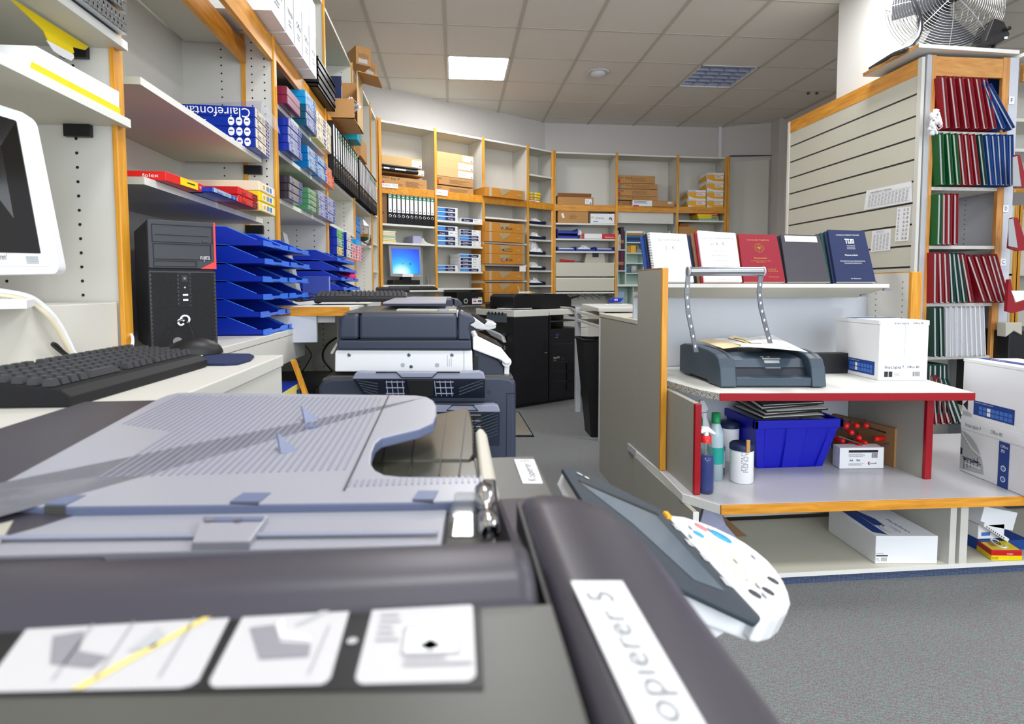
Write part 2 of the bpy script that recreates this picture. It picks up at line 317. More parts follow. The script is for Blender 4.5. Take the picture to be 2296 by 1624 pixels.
for k, (i, j) in enumerate(LIT[1:]): lamp(i, j, True, ['lit square ceiling panel above the middle copier', 'lit square ceiling panel above the nearest copier', 'lit square ceiling panel above the display counter', 'lit square ceiling panel in front of the display counter', 'lit square ceiling panel seen to the right of the large fan', 'lit square ceiling panel right of the tall folder shelf', 'lit square ceiling panel at the right front of the shop'][k])
sp = thing('ceiling_speaker', 'small round white spotlight recessed in a ceiling tile', 'ceiling light', (1.47, 5.6, CEIL))
spc = atZ(1341, 162, CEIL)
MB('speaker_white').lathe([(.075, 0), (.11, -.002), (.115, -.008), (.085, -.012), (.08, -.004)], spc).build('ring', sp)
MB('speaker_white').lathe([(.078, -.004), (.07, -.03), (.03, -.045), (0, -.048)], spc+np.array([.0, .0, 0])).build('eyeball', sp)
for k in range(2):
    p = atZ(1813+k*19, 207, CEIL); solo(MB('dark_grey').box(p[0]-.012, p[0]+.012, p[1]-.012, p[1]+.012, CEIL-.02, CEIL).box(p[0]-.006, p[0]+.006, p[1]-.014, p[1]-.012, CEIL-.016, CEIL-.004, 'light_grey'), 'ceiling_hook', ['left', 'right'][k]+' one of two small dark brackets on the ceiling by the white column', 'bracket')
# ================================================================ shelf bays
def bay(label, P, Q, depth, z0, z1, shelves, rail=None, holes=(.05,), first=False, pw=.03, railh=.08, front=0.0, group=None, bottom=None, noback=False):
    P, Q = np.array([*P, 0.]), np.array([*Q, 0.]); u = nrm(Q-P); wd_ = np.linalg.norm(Q-P); n = np.array([-u[1], u[0], 0]); Z = np.array([0, 0, 1.])
    t = thing('shelf_unit', label, 'shelf unit', P+Z*z0, 0, group)
    def panel(at, nm):
        p = MB('laminate').obox(P+u*(at-.0095)+Z*z0, u*.019, n*depth, Z*(z1-z0))
        for hx in holes:
            z = z0+.06
            while z < z1-.04: p.disc(P+u*(at-.0102)+n*hx+Z*z, -u, .0036, 'hole', 8); z += .032*(1 if depth < .36 or True else 1)
        p.build(nm, t)
        b = MB('beech').obox(P+u*(at-pw/2)-n*.012+Z*z0, u*pw, n*.012, Z*(z1-z0+.012)); 
        if pw > .035: b.obox(P+u*(at-.002)-n*.0125+Z*z0, u*.004, n*.004, Z*(z1-z0+.012), 'cardboard_dark')
        b.build('post', t, .002)
    if first: panel(0, 'side_panel')
    panel(wd_, 'side_panel')
    if not noback: MB('laminate').obox(P+n*(depth-.008)+u*.0095+Z*z0, u*(wd_-.019), n*.008, Z*(z1-z0)).build('back_panel', t)
    MB('laminate_beige').obox(P+u*.0095+Z*(z1-.019)+n*.0, u*(wd_-.019), n*(depth-.008), Z*.019).obox(P+u*.0095+Z*(z1-.019)-n*.001, u*(wd_-.019), n*.001, Z*.019, 'edge_white').build('top_panel', t)
    for s in shelves:
        s, e0, e1, f = s if isinstance(s, tuple) else (s, 0, 0, 0)
        m = MB('laminate_beige').obox(P+u*(.0095+e0)+Z*(s-.019)-n*f, u*(wd_-.019-e0-e1), n*(depth-.01+f), Z*.019)
        m.obox(P+u*(.0095+e0)+Z*(s-.019)-n*(f+.0012), u*(wd_-.019-e0-e1), n*.001, Z*.019, 'edge_white').build('shelf', t)
    if rail: MB('beech_y' if abs(u[1]) > .9 else 'beech_h').obox(P+u*(pw/2)+Z*(rail-railh)-n*.008, u*(wd_-pw), n*.02, Z*railh).build('rail', t, .002)
    return t
XF = -.743; PY = dict(Z=.2, A=1.39, B=2.49, C=3.45, D=4.38, E=5.30, F=5.74)
TOPZ, RAILZ = 2.85, 2.235
def LX(x, y, X=XF): return atX(x, y, X)
zs0a = LX(283, 265, -.735)[2]; zs0b = LX(277, 91, -.735)[2]
t0 = bay('white laminate shelf bay with the white monitor, at the left edge of the picture', (XF-.02, PY['Z']), (XF-.02, PY['A']), .34, .9, TOPZ, [(zs0a, 0, -.012, .03), (zs0b, 0, -.012, .03)], holes=(.08, .24), pw=.034)
zs1a, zs1b = 1.725, 1.479
t1 = bay('white laminate shelf bay holding the blue paper packs above the computer tower', (XF, PY['A']+.03), (XF, PY['B']), .36, .9, TOPZ, [(zs1a, .09, .07, -.03), (zs1b, .09, .07, -.03)], RAILZ, holes=(.03, .08, .2), pw=.034, railh=.10)
MB('beech').box(-.862, -.848, PY['B']-.02, PY['B']-.009, .95, TOPZ-.1).build('inner_trim', t1)
MB('beech_y').box(-.862, -.842, PY['A']+.04, PY['B']-.02, 2.12, 2.20).build('inner_rail', t1)
MB('laminate_beige').box(-1.08, -.862, PY['A']+.04, PY['B']-.02, 2.20, 2.22).build('upper_shelf', t1)
T1, T2, T3 = 1.985, 1.787, 1.583
t2 = bay('white laminate shelf bay with coloured paper packs stacked on three shelves', (XF, PY['B']), (XF, PY['C']), .34, .9, TOPZ, [T1, T2, T3, RAILZ-.002], RAILZ, holes=(.07, .17, .27), pw=.026)
t3 = bay('white laminate shelf bay with open cardboard box on top and lever arch binders below', (XF, PY['C']), (XF, PY['D']), .34, .9, TOPZ, [1.862, 1.594, 1.398, RAILZ-.002], RAILZ, holes=(.07, .2), pw=.022)
t4 = bay('white laminate shelf bay with the second binder row, fourth from the left', (XF, PY['D']), (XF, PY['E']), .34, .9, TOPZ, [1.862, 1.57, RAILZ-.002], RAILZ, holes=(.07, .2), pw=.022)
t5 = bay('narrow white laminate shelf bay in the left corner beside the back shelves', (XF, PY['E']), (XF, PY['F']-.02), .34, .9, TOPZ, [1.90, 1.62, 1.36, RAILZ-.002], RAILZ, holes=(.07, .2), pw=.022)
for k, (y, z) in enumerate([(1.377, zs0a), (1.377, zs0b)]):   # black hinge-like shelf brackets
    MB('black').box(-.86, -.805, y-.012, y, z-.046, z-.02).build('bracket', t0)
for z in (zs1a, zs1b): MB('black').box(-.86, -.79, PY['B']-.03, PY['B']-.011, z-.055, z-.02).build('bracket', t1)
# ---------------------------------------------------------------- back shelf bays
ZT = 1.65
G = [atZ(x, y, TOPZ)[:2] for x, y in [(850, 268), (975, 290), (1083, 310), (1183, 328), (1243, 340), (1383, 345), (1520, 350), (1628, 353)]]
def BV(i, x, y, off=0.0): return atV(x, y, G[i], G[i+1], off)
def bz(i, x, y): return round(float(BV(i, x, y)[2]), 3)
BS = [  # shelf top edges per bay (z read on the front plane)
 [bz(0, 862, 501), bz(0, 862, 543), bz(0, 870, 639)],
 [bz(1, 982, 493), bz(1, 982, 549), bz(1, 982, 608), bz(1, 982, 646), bz(1, 1030, 684)],
 [bz(2, 1090, 486), bz(2, 1090, 542), bz(2, 1090, 592), bz(2, 1090, 629), bz(2, 1090, 678)],
 [bz(3, 1190, 390), bz(3, 1190, 502), bz(3, 1190, 536), bz(3, 1190, 571), bz(3, 1190, 606), bz(3, 1190, 640)],
 [bz(4, 1252, 500), bz(4, 1252, 535), bz(4, 1252, 563), bz(4, 1252, 589), bz(4, 1252, 623), bz(4, 1252, 655)],
 [bz(5, 1390, 639)], [bz(6, 1525, 494), bz(6, 1525, 540)]]
BL = ['back shelf bay with lever arch binders above the lit monitor', 'back shelf bay stacked with blue and white ream boxes', 'back shelf bay holding six taped orange cardboard boxes', 'narrow back shelf bay with small shelves of crumpled white bags', 'back shelf bay with two white drop fronts at the bottom', 'back shelf bay with toner cartons on top and a small mint green rack inside', 'rightmost back shelf bay with yellow and white boxes on top']
BB = []
for i in range(7):
    BB.append(bay(BL[i], G[i], G[i+1], .30 if i < 4 else .27, .35, TOPZ, BS[i]+[RAILZ-.03], RAILZ-.02, holes=(.05, .22), first=(i in (0, 4)), pw=(.03 if i != 3 else .03)))
# double corner post where the angled and straight rows meet, end panel on the right
def sidepost(t, x, y, w_, nm='post'): MB('beech').box(x-w_/2, x+w_/2, y-.025, y-.006, .35, TOPZ+.01).build(nm, t, .002)
sidepost(BB[4], G[4][0]-.028, G[4][1]+.005, .03); sidepost(BB[0], G[0][0]-.05, G[0][1]-.02, .035); sidepost(BB[6], G[7][0]+.034, G[7][1]+.01, .03)
for k in (4,):
    for za, zb in ((bz(4, 1252, 589), bz(4, 1252, 620)), (bz(4, 1252, 625), bz(4, 1252, 653))):
        a, b = np.array([*G[4], 0]), np.array([*G[5], 0]); u = nrm(b-a)
        MB('laminate_beige').obox(a+u*.02+np.array([0, -.006, zb]), u*(np.linalg.norm(b-a)-.04), (0, .014, 0), (0, 0, za-zb)).build('drop_front', BB[4], .002)
a, b = np.array([*G[5], 0]), np.array([*G[6], 0]); u = nrm(b-a)
MB('laminate').obox(a+u*.02+np.array([0, .02, bz(5, 1390, 500)]), u*(np.linalg.norm(b-a)-.06), (0, .018, 0), (0, 0, bz(5, 1390, 474)-bz(5, 1390, 500))).build('fascia', BB[5])
# paper notes on the orange rails
for i, x0, y0, x1, y1, s in ((0, 857, 410, 892, 420, 'Kopierer C554'), (1, 977, 424, 1004, 437, 'Kopierer 5 C361')):
    a, b, c = BV(i, x0, y1, -.014), BV(i, x1, y1+3, -.014), BV(i, x0, y0, -.014)
    m = MB('white').obox(a, b-a, c-a, (0, -.0008, 0)); m.text(s, a+(b-a)*.06+(c-a)*.4+np.array([0, -.0014, 0]), b-a, c-a, .03, 'ink_soft', w=np.linalg.norm(b-a)*.86)
    solo(m, 'paper_label', ['white paper label on the orange rail above the black binders', 'white paper label on the orange rail above the ream boxes'][i], 'label')
# ================================================================ left counter
ZC = 1.05
ct = thing('counter', 'white counter along the left wall under the computer tower and keyboard', 'counter', (-.6, .5, .6))
pe = atZ(635, 796, ZC); xe, ye = pe[0], pe[1]
p2_ = atZ(683, 731, ZC); xe2, ye2 = p2_[0], p2_[1]
zb2 = atX(683, 796, xe2)[2]
MB('laminate').box(-1.08, xe, -.9, ye, ZC-.025, ZC).build('worktop', ct, .002)
MB('laminate').box(xe-.02, xe-.004, -.9, ye-.002, .7, ZC-.026).build('fascia', ct)
MB('laminate').box(-1.08, xe2, ye+.001, ye2, ZC-.02, ZC).build('worktop', ct, .002)
MB('laminate').box(xe2-.018, xe2-.001, ye+.001, ye2-.001, zb2, ZC-.021).build('fascia', ct)
MB('laminate').box(-1.08, xe-.02, ye-.018, ye-.001, .7, ZC-.026).build('end_panel', ct)
zp = LX(268, 678, -.765)[2]
pl_ = thing('monitor_plinth', 'long white box plinth carrying the white monitor on the counter', 'plinth', (-.9, .5, ZC))
MB('laminate').box(-1.075, -.766, -.9, 1.372, ZC+.001, zp).build('body', pl_, .002)
MB('matte_brown').box(-.768, -.762, -.9, 1.372, ZC+.0005, ZC+.004).build('worn_edge', pl_)
# ---- white monitor
BR_, TR_, BL_, TL_ = atY(135, 614, 1.10), atY(63, 256, 1.10), atY(-160, 617, 1.06), atY(-200, 170, 1.05)
mo = thing('monitor', 'large white flat monitor with a dark screen, cut by the left edge', 'monitor', (BR_[0]-.15, 1.1, zp))
back = nrm(np.cross(BL_-BR_, TR_-BR_)); back = back if back[1] > 0 else -back
def bil(u, v): return BL_*(1-u)*(1-v)+BR_*u*(1-v)+TL_*(1-u)*v+TR_*u*v
def bring(u0, u1, v0, v1, r=.04, n=5):
    o = []
    for cx_, cy_, a0 in ((u1-r, v0+r, -90), (u1-r, v1-r, 0), (u0+r, v1-r, 90), (u0+r, v0+r, 180)):
        for k in range(n+1): a = math.radians(a0+90*k/n); o.append(bil(cx_+r*math.cos(a), cy_+r*math.sin(a)))
    return o
MB('white').ext(bring(0, 1, 0, 1, .06), back*.03).build('housing', mo)
MB('white_gloss').ext([p-back*.004 for p in bring(.03, .94, .045, .97, .03)], back*.004).build('bezel', mo)
MB('screen_off').ext([p-back*.006 for p in bring(.07, .885, .125, .93, .008)], back*.003).build('screen', mo)
m = MB('white'); a = bil(.50, .068)-back*.0065; m.ext([a, bil(.64, .068)-back*.0065, bil(.64, .118)-back*.0065, bil(.50, .118)-back*.0065], back*.002)
m.text('notieren!', bil(.50, .082)-back*.0085, bil(1, 0)-bil(0, 0), bil(0, 1)-bil(0, 0), .016, 'ink', w=np.linalg.norm(bil(.62, .19)-bil(.50, .19))).build('sticker', mo)
m = MB('mid_grey')
for k in range(8): m.quad(bil(.76, .062+k*.006)-back*.0055, bil(.86, .062+k*.006)-back*.0055, bil(.86, .0645+k*.006)-back*.0055, bil(.76, .0645+k*.006)-back*.0055)
m.build('speaker_slots', mo)
MB('white').ext([atZ(x, y, zp+.002) for x, y in ((-60, 694), (60, 692), (78, 686), (40, 678), (-60, 676))], (0, 0, .012)).build('base', mo)
MB('white').box(-1.02, -.92, 1.20, 1.24, zp+.01, zp+.2).build('neck', mo)
# ---- cables draped over the plinth
def curve(pts, n=8):
    P = [np.array(p, float) for p in pts]; o = []
    for i in range(len(P)-1):
        p0, p1, p2, p3 = P[max(i-1, 0)], P[i], P[i+1], P[min(i+2, len(P)-1)]
        for k in range(n):
            t = k/n; o.append(.5*((2*p1)+(-p0+p2)*t+(2*p0-5*p1+4*p2-p3)*t*t+(-p0+3*p1-3*p2+p3)*t**3))
    return o+[P[-1]]
cb = [atX(-20, 650, -.82), atX(60, 664, -.78), atX(100, 690, -.752), atX(130, 725, -.748), atX(152, 765, -.748), atX(168, 795, -.745), atX(190, 812, -.735)]
cb[-1][2] = ZC+.012
solo(MB('white').tube(curve(cb), .0052).tube(curve([p+np.array([0, -.006, -.006]) for p in cb]), .004, 'cream'), 'cable', 'thick white and cream cable curving down the plinth by the monitor', 'cable')
cb = [atX(190, 815, -.73), atX(150, 798, -.74), atX(122, 778, -.742), atX(118, 771, -.742), atX(126, 773, -.742), atX(150, 795, -.74), atX(185, 813, -.73)]
cb[0][2] = cb[-1][2] = ZC+.008
solo(MB('black').tube(curve(cb), .0028).box(cb[0][0]-.012, cb[0][0]+.02, cb[0][1]-.005, cb[0][1]+.035, ZC+.001, ZC+.016), 'cable', 'small black cable loop with a plug behind the black keyboard', 'cable')
cb = [atZ(x, y, ZC+.004) for x, y in ((240, 803), (262, 797), (285, 792))]+[atX(296, 775, -.72), atX(297, 757, -.74), atX(291, 745, -.76), atX(287, 730, -.77)]
solo(MB('white').tube(curve(cb), .0035), 'cable', 'thin white cable rising along the wooden post beside the tower', 'cable')
# ---- keyboards and mice
def keyboard(label, o, u, wdt, dep, hgt=.03, slope=.012, group=None, rows=6, cols=20, m1='black_soft', m2='dark_grey'):
    u = nrm((u[0], u[1], 0)); n = np.array([-u[1], u[0], 0]); Z = np.array([0, 0, 1.]); o = np.array(o, float)
    t = thing('keyboard', label, 'keyboard', o+u*wdt/2+n*dep/2, 0, group)
    MB(m1).ext([o, o+n*dep, o+n*dep+Z*(hgt+slope), o+n*.012+Z*hgt, o+Z*(hgt*.6)], u*wdt).build('body', t, .002)
    k = MB(m2); rnd = random.Random(5)
    for r in range(rows):
        d0 = dep*(.17+.72*r/rows)+(0.008 if r == rows-1 else 0); kd = dep*.72/rows*.72; zb = hgt+slope*(d0/dep)
        x = wdt*.02
        c = 0
        while c < cols:
            wk = wdt*.96/cols; span = 5 if (r == 0 and c == 4) else 1
            if int(cols*.68) == c or int(cols*.82) == c: c += .35
            if r == rows-1 and int(c) in (1, 6): c += .6; 
            a = o+u*(wdt*.02+c*wk)+n*d0+Z*zb; L_ = wk*span*.8
            b = [a, a+u*L_, a+u*L_+n*kd, a+n*kd]; cc = sum(b)/4; top = [cc+(q-cc)*.72+Z*.009+n*.001 for q in b]
            k.add(b+top, [(4, 5, 6, 7), (0, 1, 5, 4), (1, 2, 6, 5), (2, 3, 7, 6), (3, 0, 4, 7)]); c += span
    k.build('keypad', t)
    return t
def mouse(label, c, u, m='black', s=1.0, group=None):
    u = nrm((u[0], u[1], 0)); n = np.array([-u[1], u[0], 0]); V = []; Fs = []; A, B = 14, 7
    for i in range(B+1):
        ph = math.pi/2*i/B
        for j in range(A):
            th = 2*math.pi*j/A; rx, ry = .058*s*math.cos(ph), .032*s*math.cos(ph); V.append(np.array(c)+u*rx*math.cos(th)*(1 if math.cos(th) > 0 else .95)+n*ry*math.sin(th)+np.array([0, 0, .036*s*math.sin(ph)]))
    for i in range(B):
        for j in range(A): Fs.append((i*A+j, i*A+(j+1) % A, (i+1)*A+(j+1) % A, (i+1)*A+j))
    t = thing('computer_mouse', label, 'mouse', c, 0, group); b = MB(m); b.add(V, Fs, None, True); b.add([V[i] for i in range(A)], [tuple(range(A))[::-1]]); b.build('shell', t)
    w = MB('dark_grey'); w.cyl(np.array(c)+u*.032*s-n*.003+np.array([0, 0, .029*s]), np.array(c)+u*.032*s+n*.003+np.array([0, 0, .029*s]), .009*s, m='mid_grey', n=10); w.build('wheel', t)
    return t
kf, kl = atZ(466, 822, ZC+.001), atZ(160, 913, ZC+.001)
keyboard('large black keyboard on the white counter, nearest the camera', kl, kf-kl, np.linalg.norm(kf-kl), .155, .022, .016)
mp = [atZ(x, y, ZC+.001) for x, y in ((455, 796), (560, 797), (570, 802), (562, 810), (535, 818), (505, 820), (462, 820))]
mpo = solo(MB('navy_cloth').ext(mp, (0, 0, .004)), 'mouse_pad', 'rounded navy blue mouse pad on the white counter by the tower', 'mouse pad')
mouse('glossy black mouse resting on the navy mouse pad', (atZ(438, 800, ZC)+np.array([0, 0, .006])), (-.9, -.35))
# ---- computer tower
bl, br = atZ(340, 788, ZC), atZ(489, 779, ZC); u = nrm(br-bl); wd_ = np.linalg.norm(br-bl); n = np.array([-u[1], u[0], 0]); Z = np.array([0, 0, 1.])
ht = atY(331, 491, bl[1])[2]-ZC
tw = thing('computer_tower', 'black desktop computer tower with a honeycomb front and red corner', 'computer', bl+u*wd_/2+n*.17)
def tp(a, b, d=0.0): return bl+u*wd_*a+Z*ht*b-n*d
MB('machine_black').obox(bl+n*.022, u*wd_, n*.33, Z*ht).build('case', tw, .004)
MB('tower_mesh').ext([tp(0, 0), tp(1, 0), tp(1, .615), tp(0, .615)], n*.022).build('mesh_front', tw, .002)
MB('tower_front').ext([tp(0, .63, .004), tp(1, .63, .004), tp(1, 1, .004), tp(0, 1, .004)], n*.026).build('front_panel', tw, .002)
MB('red_bright').ext([tp(.975, .632, .006), tp(1.006, .632, .006), tp(1.006, 1, .006), tp(.975, 1, .006)], n*.02).ext([tp(.76, .632, .006), tp(.98, .632, .006), tp(.98, .69, .006)], n*.002).build('red_trim', tw)
m = MB('black_soft')
def fr(a0, a1, b0, b1, mm='black_soft', d=.006): m.obox(tp(a0, b0, d), tp(a1, b0)-tp(a0, b0), tp(a0, b1)-tp(a0, b0), n*.003, mm)
for a0, a1, b0, b1 in ((.06, .96, .83, .965), (.07, .93, .70, .82), (.07, .70, .645, .69)):
    for e in ((a0, a1, b0, b0+.004), (a0, a1, b1-.004, b1), (a0, a0+.008, b0, b1), (a1-.008, a1, b0, b1)): fr(*e, 'hole', .0065)
fr(.10, .90, .885, .888, 'hole', .0066); fr(.8, .88, .845, .857, 'dark_grey', .008); m.build('drive_bays', tw)
m = MB('hole'); hr = .0031; dx = wd_*.031; rowh = ht*.0155; r = 0; b = .035
while b < .60:
    a = .035+(.0155 if r % 2 else 0)
    while a < .975:
        inmid = .42 < a < .60 and b > .33
        if not inmid: m.disc(tp(a, b, .0006), -n, hr, 'hole', 6, up=(0, 0, 1))
        a += .031
    b += .0155*1.0; r += 1
m.build('vent_grille', tw)
m = MB('dark_grey'); m.obox(tp(.43, .34, .002), tp(.59, .34)-tp(.43, .34), tp(.43, .6)-tp(.43, .34), n*.002, 'black_soft')
m.obox(tp(.47, .53, .003), tp(.56, .53)-tp(.47, .53), tp(.47, .58)-tp(.47, .53), n*.001, 'black').obox(tp(.48, .42, .003), tp(.56, .42)-tp(.48, .42), tp(.48, .435)-tp(.48, .42), n*.001, 'steel').obox(tp(.48, .38, .003), tp(.56, .38)-tp(.48, .38), tp(.48, .395)-tp(.48, .38), n*.001, 'steel')
m.disc(tp(.515, .555, .0045), -n, .003, 'mid_grey').disc(tp(.515, .485, .0035), -n, .002, 'light_grey').build('button_strip', tw)
lg = [tp(.50+.065*math.cos(a)*1.0, .235+.03*math.sin(a)*1.0, .003) for a in np.linspace(math.radians(200), math.radians(-60), 16)]
m = MB('white'); m.tube(lg, .0026, n=6); m.build('emblem', tw); m = MB('white'); lg = [tp(.44+.045*math.cos(a), .215+.022*math.sin(a), .003) for a in np.linspace(math.radians(20), math.radians(330), 16)]; m.tube(lg, .0026, n=6); m.build('emblem', tw); m = MB('white')
m.text('FUJITSU', tp(.76, .70, .0062), u, Z, .014, 'white', w=wd_*.17); m.text('intel', tp(.88, .045, .0008), u, Z, .008, 'mid_grey', w=wd_*.07); m.build('lettering', tw)
cb = [tp(.08, .02, .01), tp(.2, .12, .02), tp(.38, .22, .012), tp(.5, .235, .01), tp(.55, .2, .01), tp(.6, .1, .02), tp(.62, .03, .03), (atZ(438, 800, ZC)+np.array([-.05, .0, .012]))]
solo(MB('black').tube(curve(cb), .0012, n=5), 'cable', 'thin black mouse lead hanging across the front of the tower', 'cable')
# ---- letter trays (local frame: front towards +X, width along Y)
def letter_tray(name, label, w_=.255, d_=.34, h_=.06):
    t = thing(name, label, 'letter tray'); th = .003
    MB('tray_blue').box(-d_, 0, 0, w_, 0, th).build('base', t, local=True)
    for y in (0, w_-th):
        MB('tray_blue').ext([(-d_, y, 0), (-.002, y, 0), (-.002, y, h_*.28), (-.02, y, h_*.32), (-.11, y, h_*.98), (-.15, y, h_), (-d_, y, h_)], (0, th, 0)).tube([(-.02, y+th/2, h_*.33), (-.11, y+th/2, h_*.99), (-.15, y+th/2, h_*1.01)], .0018, 'tray_blue_rim', n=6).build('side_wall', t, local=True)
    lip = MB('tray_blue_rim'); zt = h_*.30
    lip.ext([(0, 0, 0), (0, w_*.30, 0), (0, w_*.34, .003), (0, w_*.66, .003), (0, w_*.70, 0), (0, w_, 0), (0, w_, zt), (0, w_*.72, zt), (0, w_*.66, zt*.62), (0, w_*.34, zt*.62), (0, w_*.28, zt), (0, 0, zt)], (.003, 0, 0))
    lip.ext([(0, 0, 0), (0, w_*.3, 0), (.008, w_*.3, 0), (.008, 0, 0)], (0, 0, .003)).ext([(0, w_*.7, 0), (0, w_, 0), (.008, w_, 0), (.008, w_*.7, 0)], (0, 0, .003)); lip.build('lip', t, local=True)
    MB('tray_blue').box(-d_, -d_+th, 0, w_, 0, h_).build('back_wall', t, local=True)
    return t
c1_, c2_ = atZ(592, 753, ZC), atZ(643, 741, ZC)
tr0 = letter_tray('letter_tray', '')
used = False
def put_tray(loc, label, group, rz=0):
    global used
    if not used: tr0.location = tuple(map(float, loc)); tr0.rotation_euler = (0, 0, rz); tr0['label'] = label; tr0['group'] = group; used = True; return tr0
    return dup(tr0, loc, rz, label, group)
lv = ['bottom', 'second from the bottom', 'third from the bottom', 'third from the top', 'second from the top', 'topmost']
zt_ = (atX(560, 522, c1_[0]-.1)[2]-ZC-.06)/5.0
tray_w = .255
for s in range(2):
    for k in range(6):
        off = [.0, .012, -.004, -.004, -.016, -.012][k]
        put_tray((c1_[0]-.002-off*.6+(.004 if s else 0), c1_[1]+s*(tray_w+.012), ZC+.001+k*zt_), lv[k]+' blue letter tray of the '+('nearer' if s == 0 else 'farther')+' stack beside the tower', 'blue letter trays beside the computer tower')
# ================================================================ paper packs on the left shelves
def pack(label, x0, x1, y0, y1, z0, z1, body, end, cat='paper pack', name='paper_pack', group=None, top=None, deco='print', inkm='print_blue', film=True):
    """ream pack whose short end faces +X"""
    t = thing(name, label, cat, ((x0+x1)/2, (y0+y1)/2, z0), 0, group)
    w = y1-y0; h = z1-z0; X = np.array([1, 0, 0.]); Y_ = np.array([0, 1., 0]); Z_ = np.array([0, 0, 1.])
    MB(body).box(x0, x1-.001, y0, y1, z0, z1).build('wrapper', t, .0025)
    e = MB(end); o = np.array([x1, y0, z0]); e.obox(o+Y_*.004+Z_*.002-X*.001, Y_*(w-.008), Z_*(h-.004), X*.0018)
    if deco == 'print':
        q = o+X*.0012
        e.lines(q+Y_*w*.12+Z_*h*.12, Y_, Z_, w*.28, h*.34, 2, .45, inkm); e.text('M', q+Y_*w*.12+Z_*h*.52, Y_, Z_, h*.5, inkm)
        e.lines(q+Y_*w*.45+Z_*h*.2, Y_, Z_, w*.2, h*.6, 4, .3, 'ink_soft')
        for a, b in ((.7, .15), (.84, .15), (.7, .55), (.84, .55)): e.obox(q+Y_*w*a+Z_*h*b, Y_*w*.1, Z_*h*.28, X*.0004, inkm)
    if deco == 'label':
        q = o+X*.0012; e.obox(q+Y_*w*.15+Z_*h*.15, Y_*w*.7, Z_*h*.68, X*.0004, 'white'); e.bars(q+X*.0008+Y_*w*.40+Z_*h*.25, Y_, Z_, w*.18, h*.5); e.obox(q+X*.0006+Y_*w*.62+Z_*h*.25, Y_*w*.12, Z_*h*.5, X*.0004, 'blue_wrap_l'); e.obox(q+X*.0006+Y_*w*.2+Z_*h*.3, Y_*w*.12, Z_*h*.4, X*.0004, 'amber')
    e.build('end_label', t)
    return t
def stack(x0, yt, yb, x1, xf, zb, n, body, end, what, where, L=.28, deco='print', inkm='print_blue', group=None, cols=None):
    a, b = atX(x0, yt, xf), atX(x0, yb, xf); y0 = b[1]; y1 = atX(x1, (yt+yb)/2+20, xf)[1]; h = (a[2]-b[2])/n; zb = b[2] if zb is None else zb
    nm = {1: ['single'], 2: ['lower', 'upper'], 3: ['bottom', 'middle', 'topmost'], 4: ['bottom', 'second from the bottom', 'second from the top', 'topmost'], 5: ['bottom', 'second from bottom', 'middle', 'second from top', 'topmost']}[n]
    for k in range(n):
        bd = body[k] if isinstance(body, list) else body; en = end[k] if isinstance(end, list) else end
        j = random.uniform(-.003, .003)
        lab = (what[k] if isinstance(what, list) else nm[k]+' '+what)+' '+where
        pack(lab, xf-L, xf+j, y0+.001, y1-.001, zb+.0008+k*h, zb+(k+1)*h, bd, en, group=group or 'paper packs on the left shelves', deco=deco, inkm=inkm)
    return y0, y1, zb, h
G1 = 'paper packs on the left shelves'
stack(645, 207, 246, 673.5, -.70, T1, 2, ['maroon_wrap', 'maroon_wrap'], 'maroon_pale', 'maroon paper pack of the pair', 'at the front of the upper shelf', deco='none')
stack(687.5, 215, 294, 710, -.705, T1, 5, ['teal_wrap', 'teal_wrap', 'teal_wrap', 'cyan_wrap', 'cyan_wrap'], ['palelilac', 'palelilac', 'palelilac', 'paleblue', 'paleblue'], ['bottom dark teal paper pack under the cyan ones', 'second dark teal paper pack from the bottom', 'dark teal paper pack just under the cyan', 'lower of the two bright cyan paper packs', 'topmost bright cyan paper pack'], 'on the upper left shelf')
stack(711, 255, 318, 731.5, -.71, T1, 3, 'yellow_soft', 'cream_label', 'cream and yellow paper pack', 'on the upper shelf beside the teal packs')
stack(732.5, 279, 340, 748, -.71, T1-.002, 3, 'cream', 'cream_label', 'cream paper pack beside the first white binder', 'on the upper shelf')
stack(648, 272, 345, 676, -.70, T2, 4, 'blue_wrap', 'palelilac', 'dark blue film wrapped pack', 'on the middle left shelf')
stack(691, 333, 382, 712, -.705, T2, 3, 'petrol_wrap', 'paleblue', 'petrol blue paper pack, front row,', 'on the middle left shelf')
stack(712.5, 353, 400, 732.5, -.71, T2, 3, 'petrol_wrap', 'paleblue', 'petrol blue paper pack, back row,', 'on the middle left shelf beside the salmon packs')
stack(733.5, 374, 415, 750, -.71, T2, 2, 'salmon', 'salmon', 'salmon pink paper pack', 'below the first lever arch binders', inkm='red')
stack(650, 394, 446, 678, -.70, T3, 3, 'black_wrap', 'grey_wrap', 'black film wrapped paper pack', 'on the lower left shelf')
stack(693, 421, 470, 715, -.705, T3, 4, 'green_wrap', 'green_pale', 'green paper pack', 'on the lower left shelf', inkm='dark_grey')
stack(716, 427, 483, 735, -.708, T3, 3, 'grey_wrap', 'palelilac', 'grey lilac paper pack right of the green packs', 'on the lower left shelf')
stack(736, 441, 494, 752, -.708, T3, 3, 'grey_wrap', 'palelilac', 'grey lilac paper pack at the far end', 'of the lower left shelf')
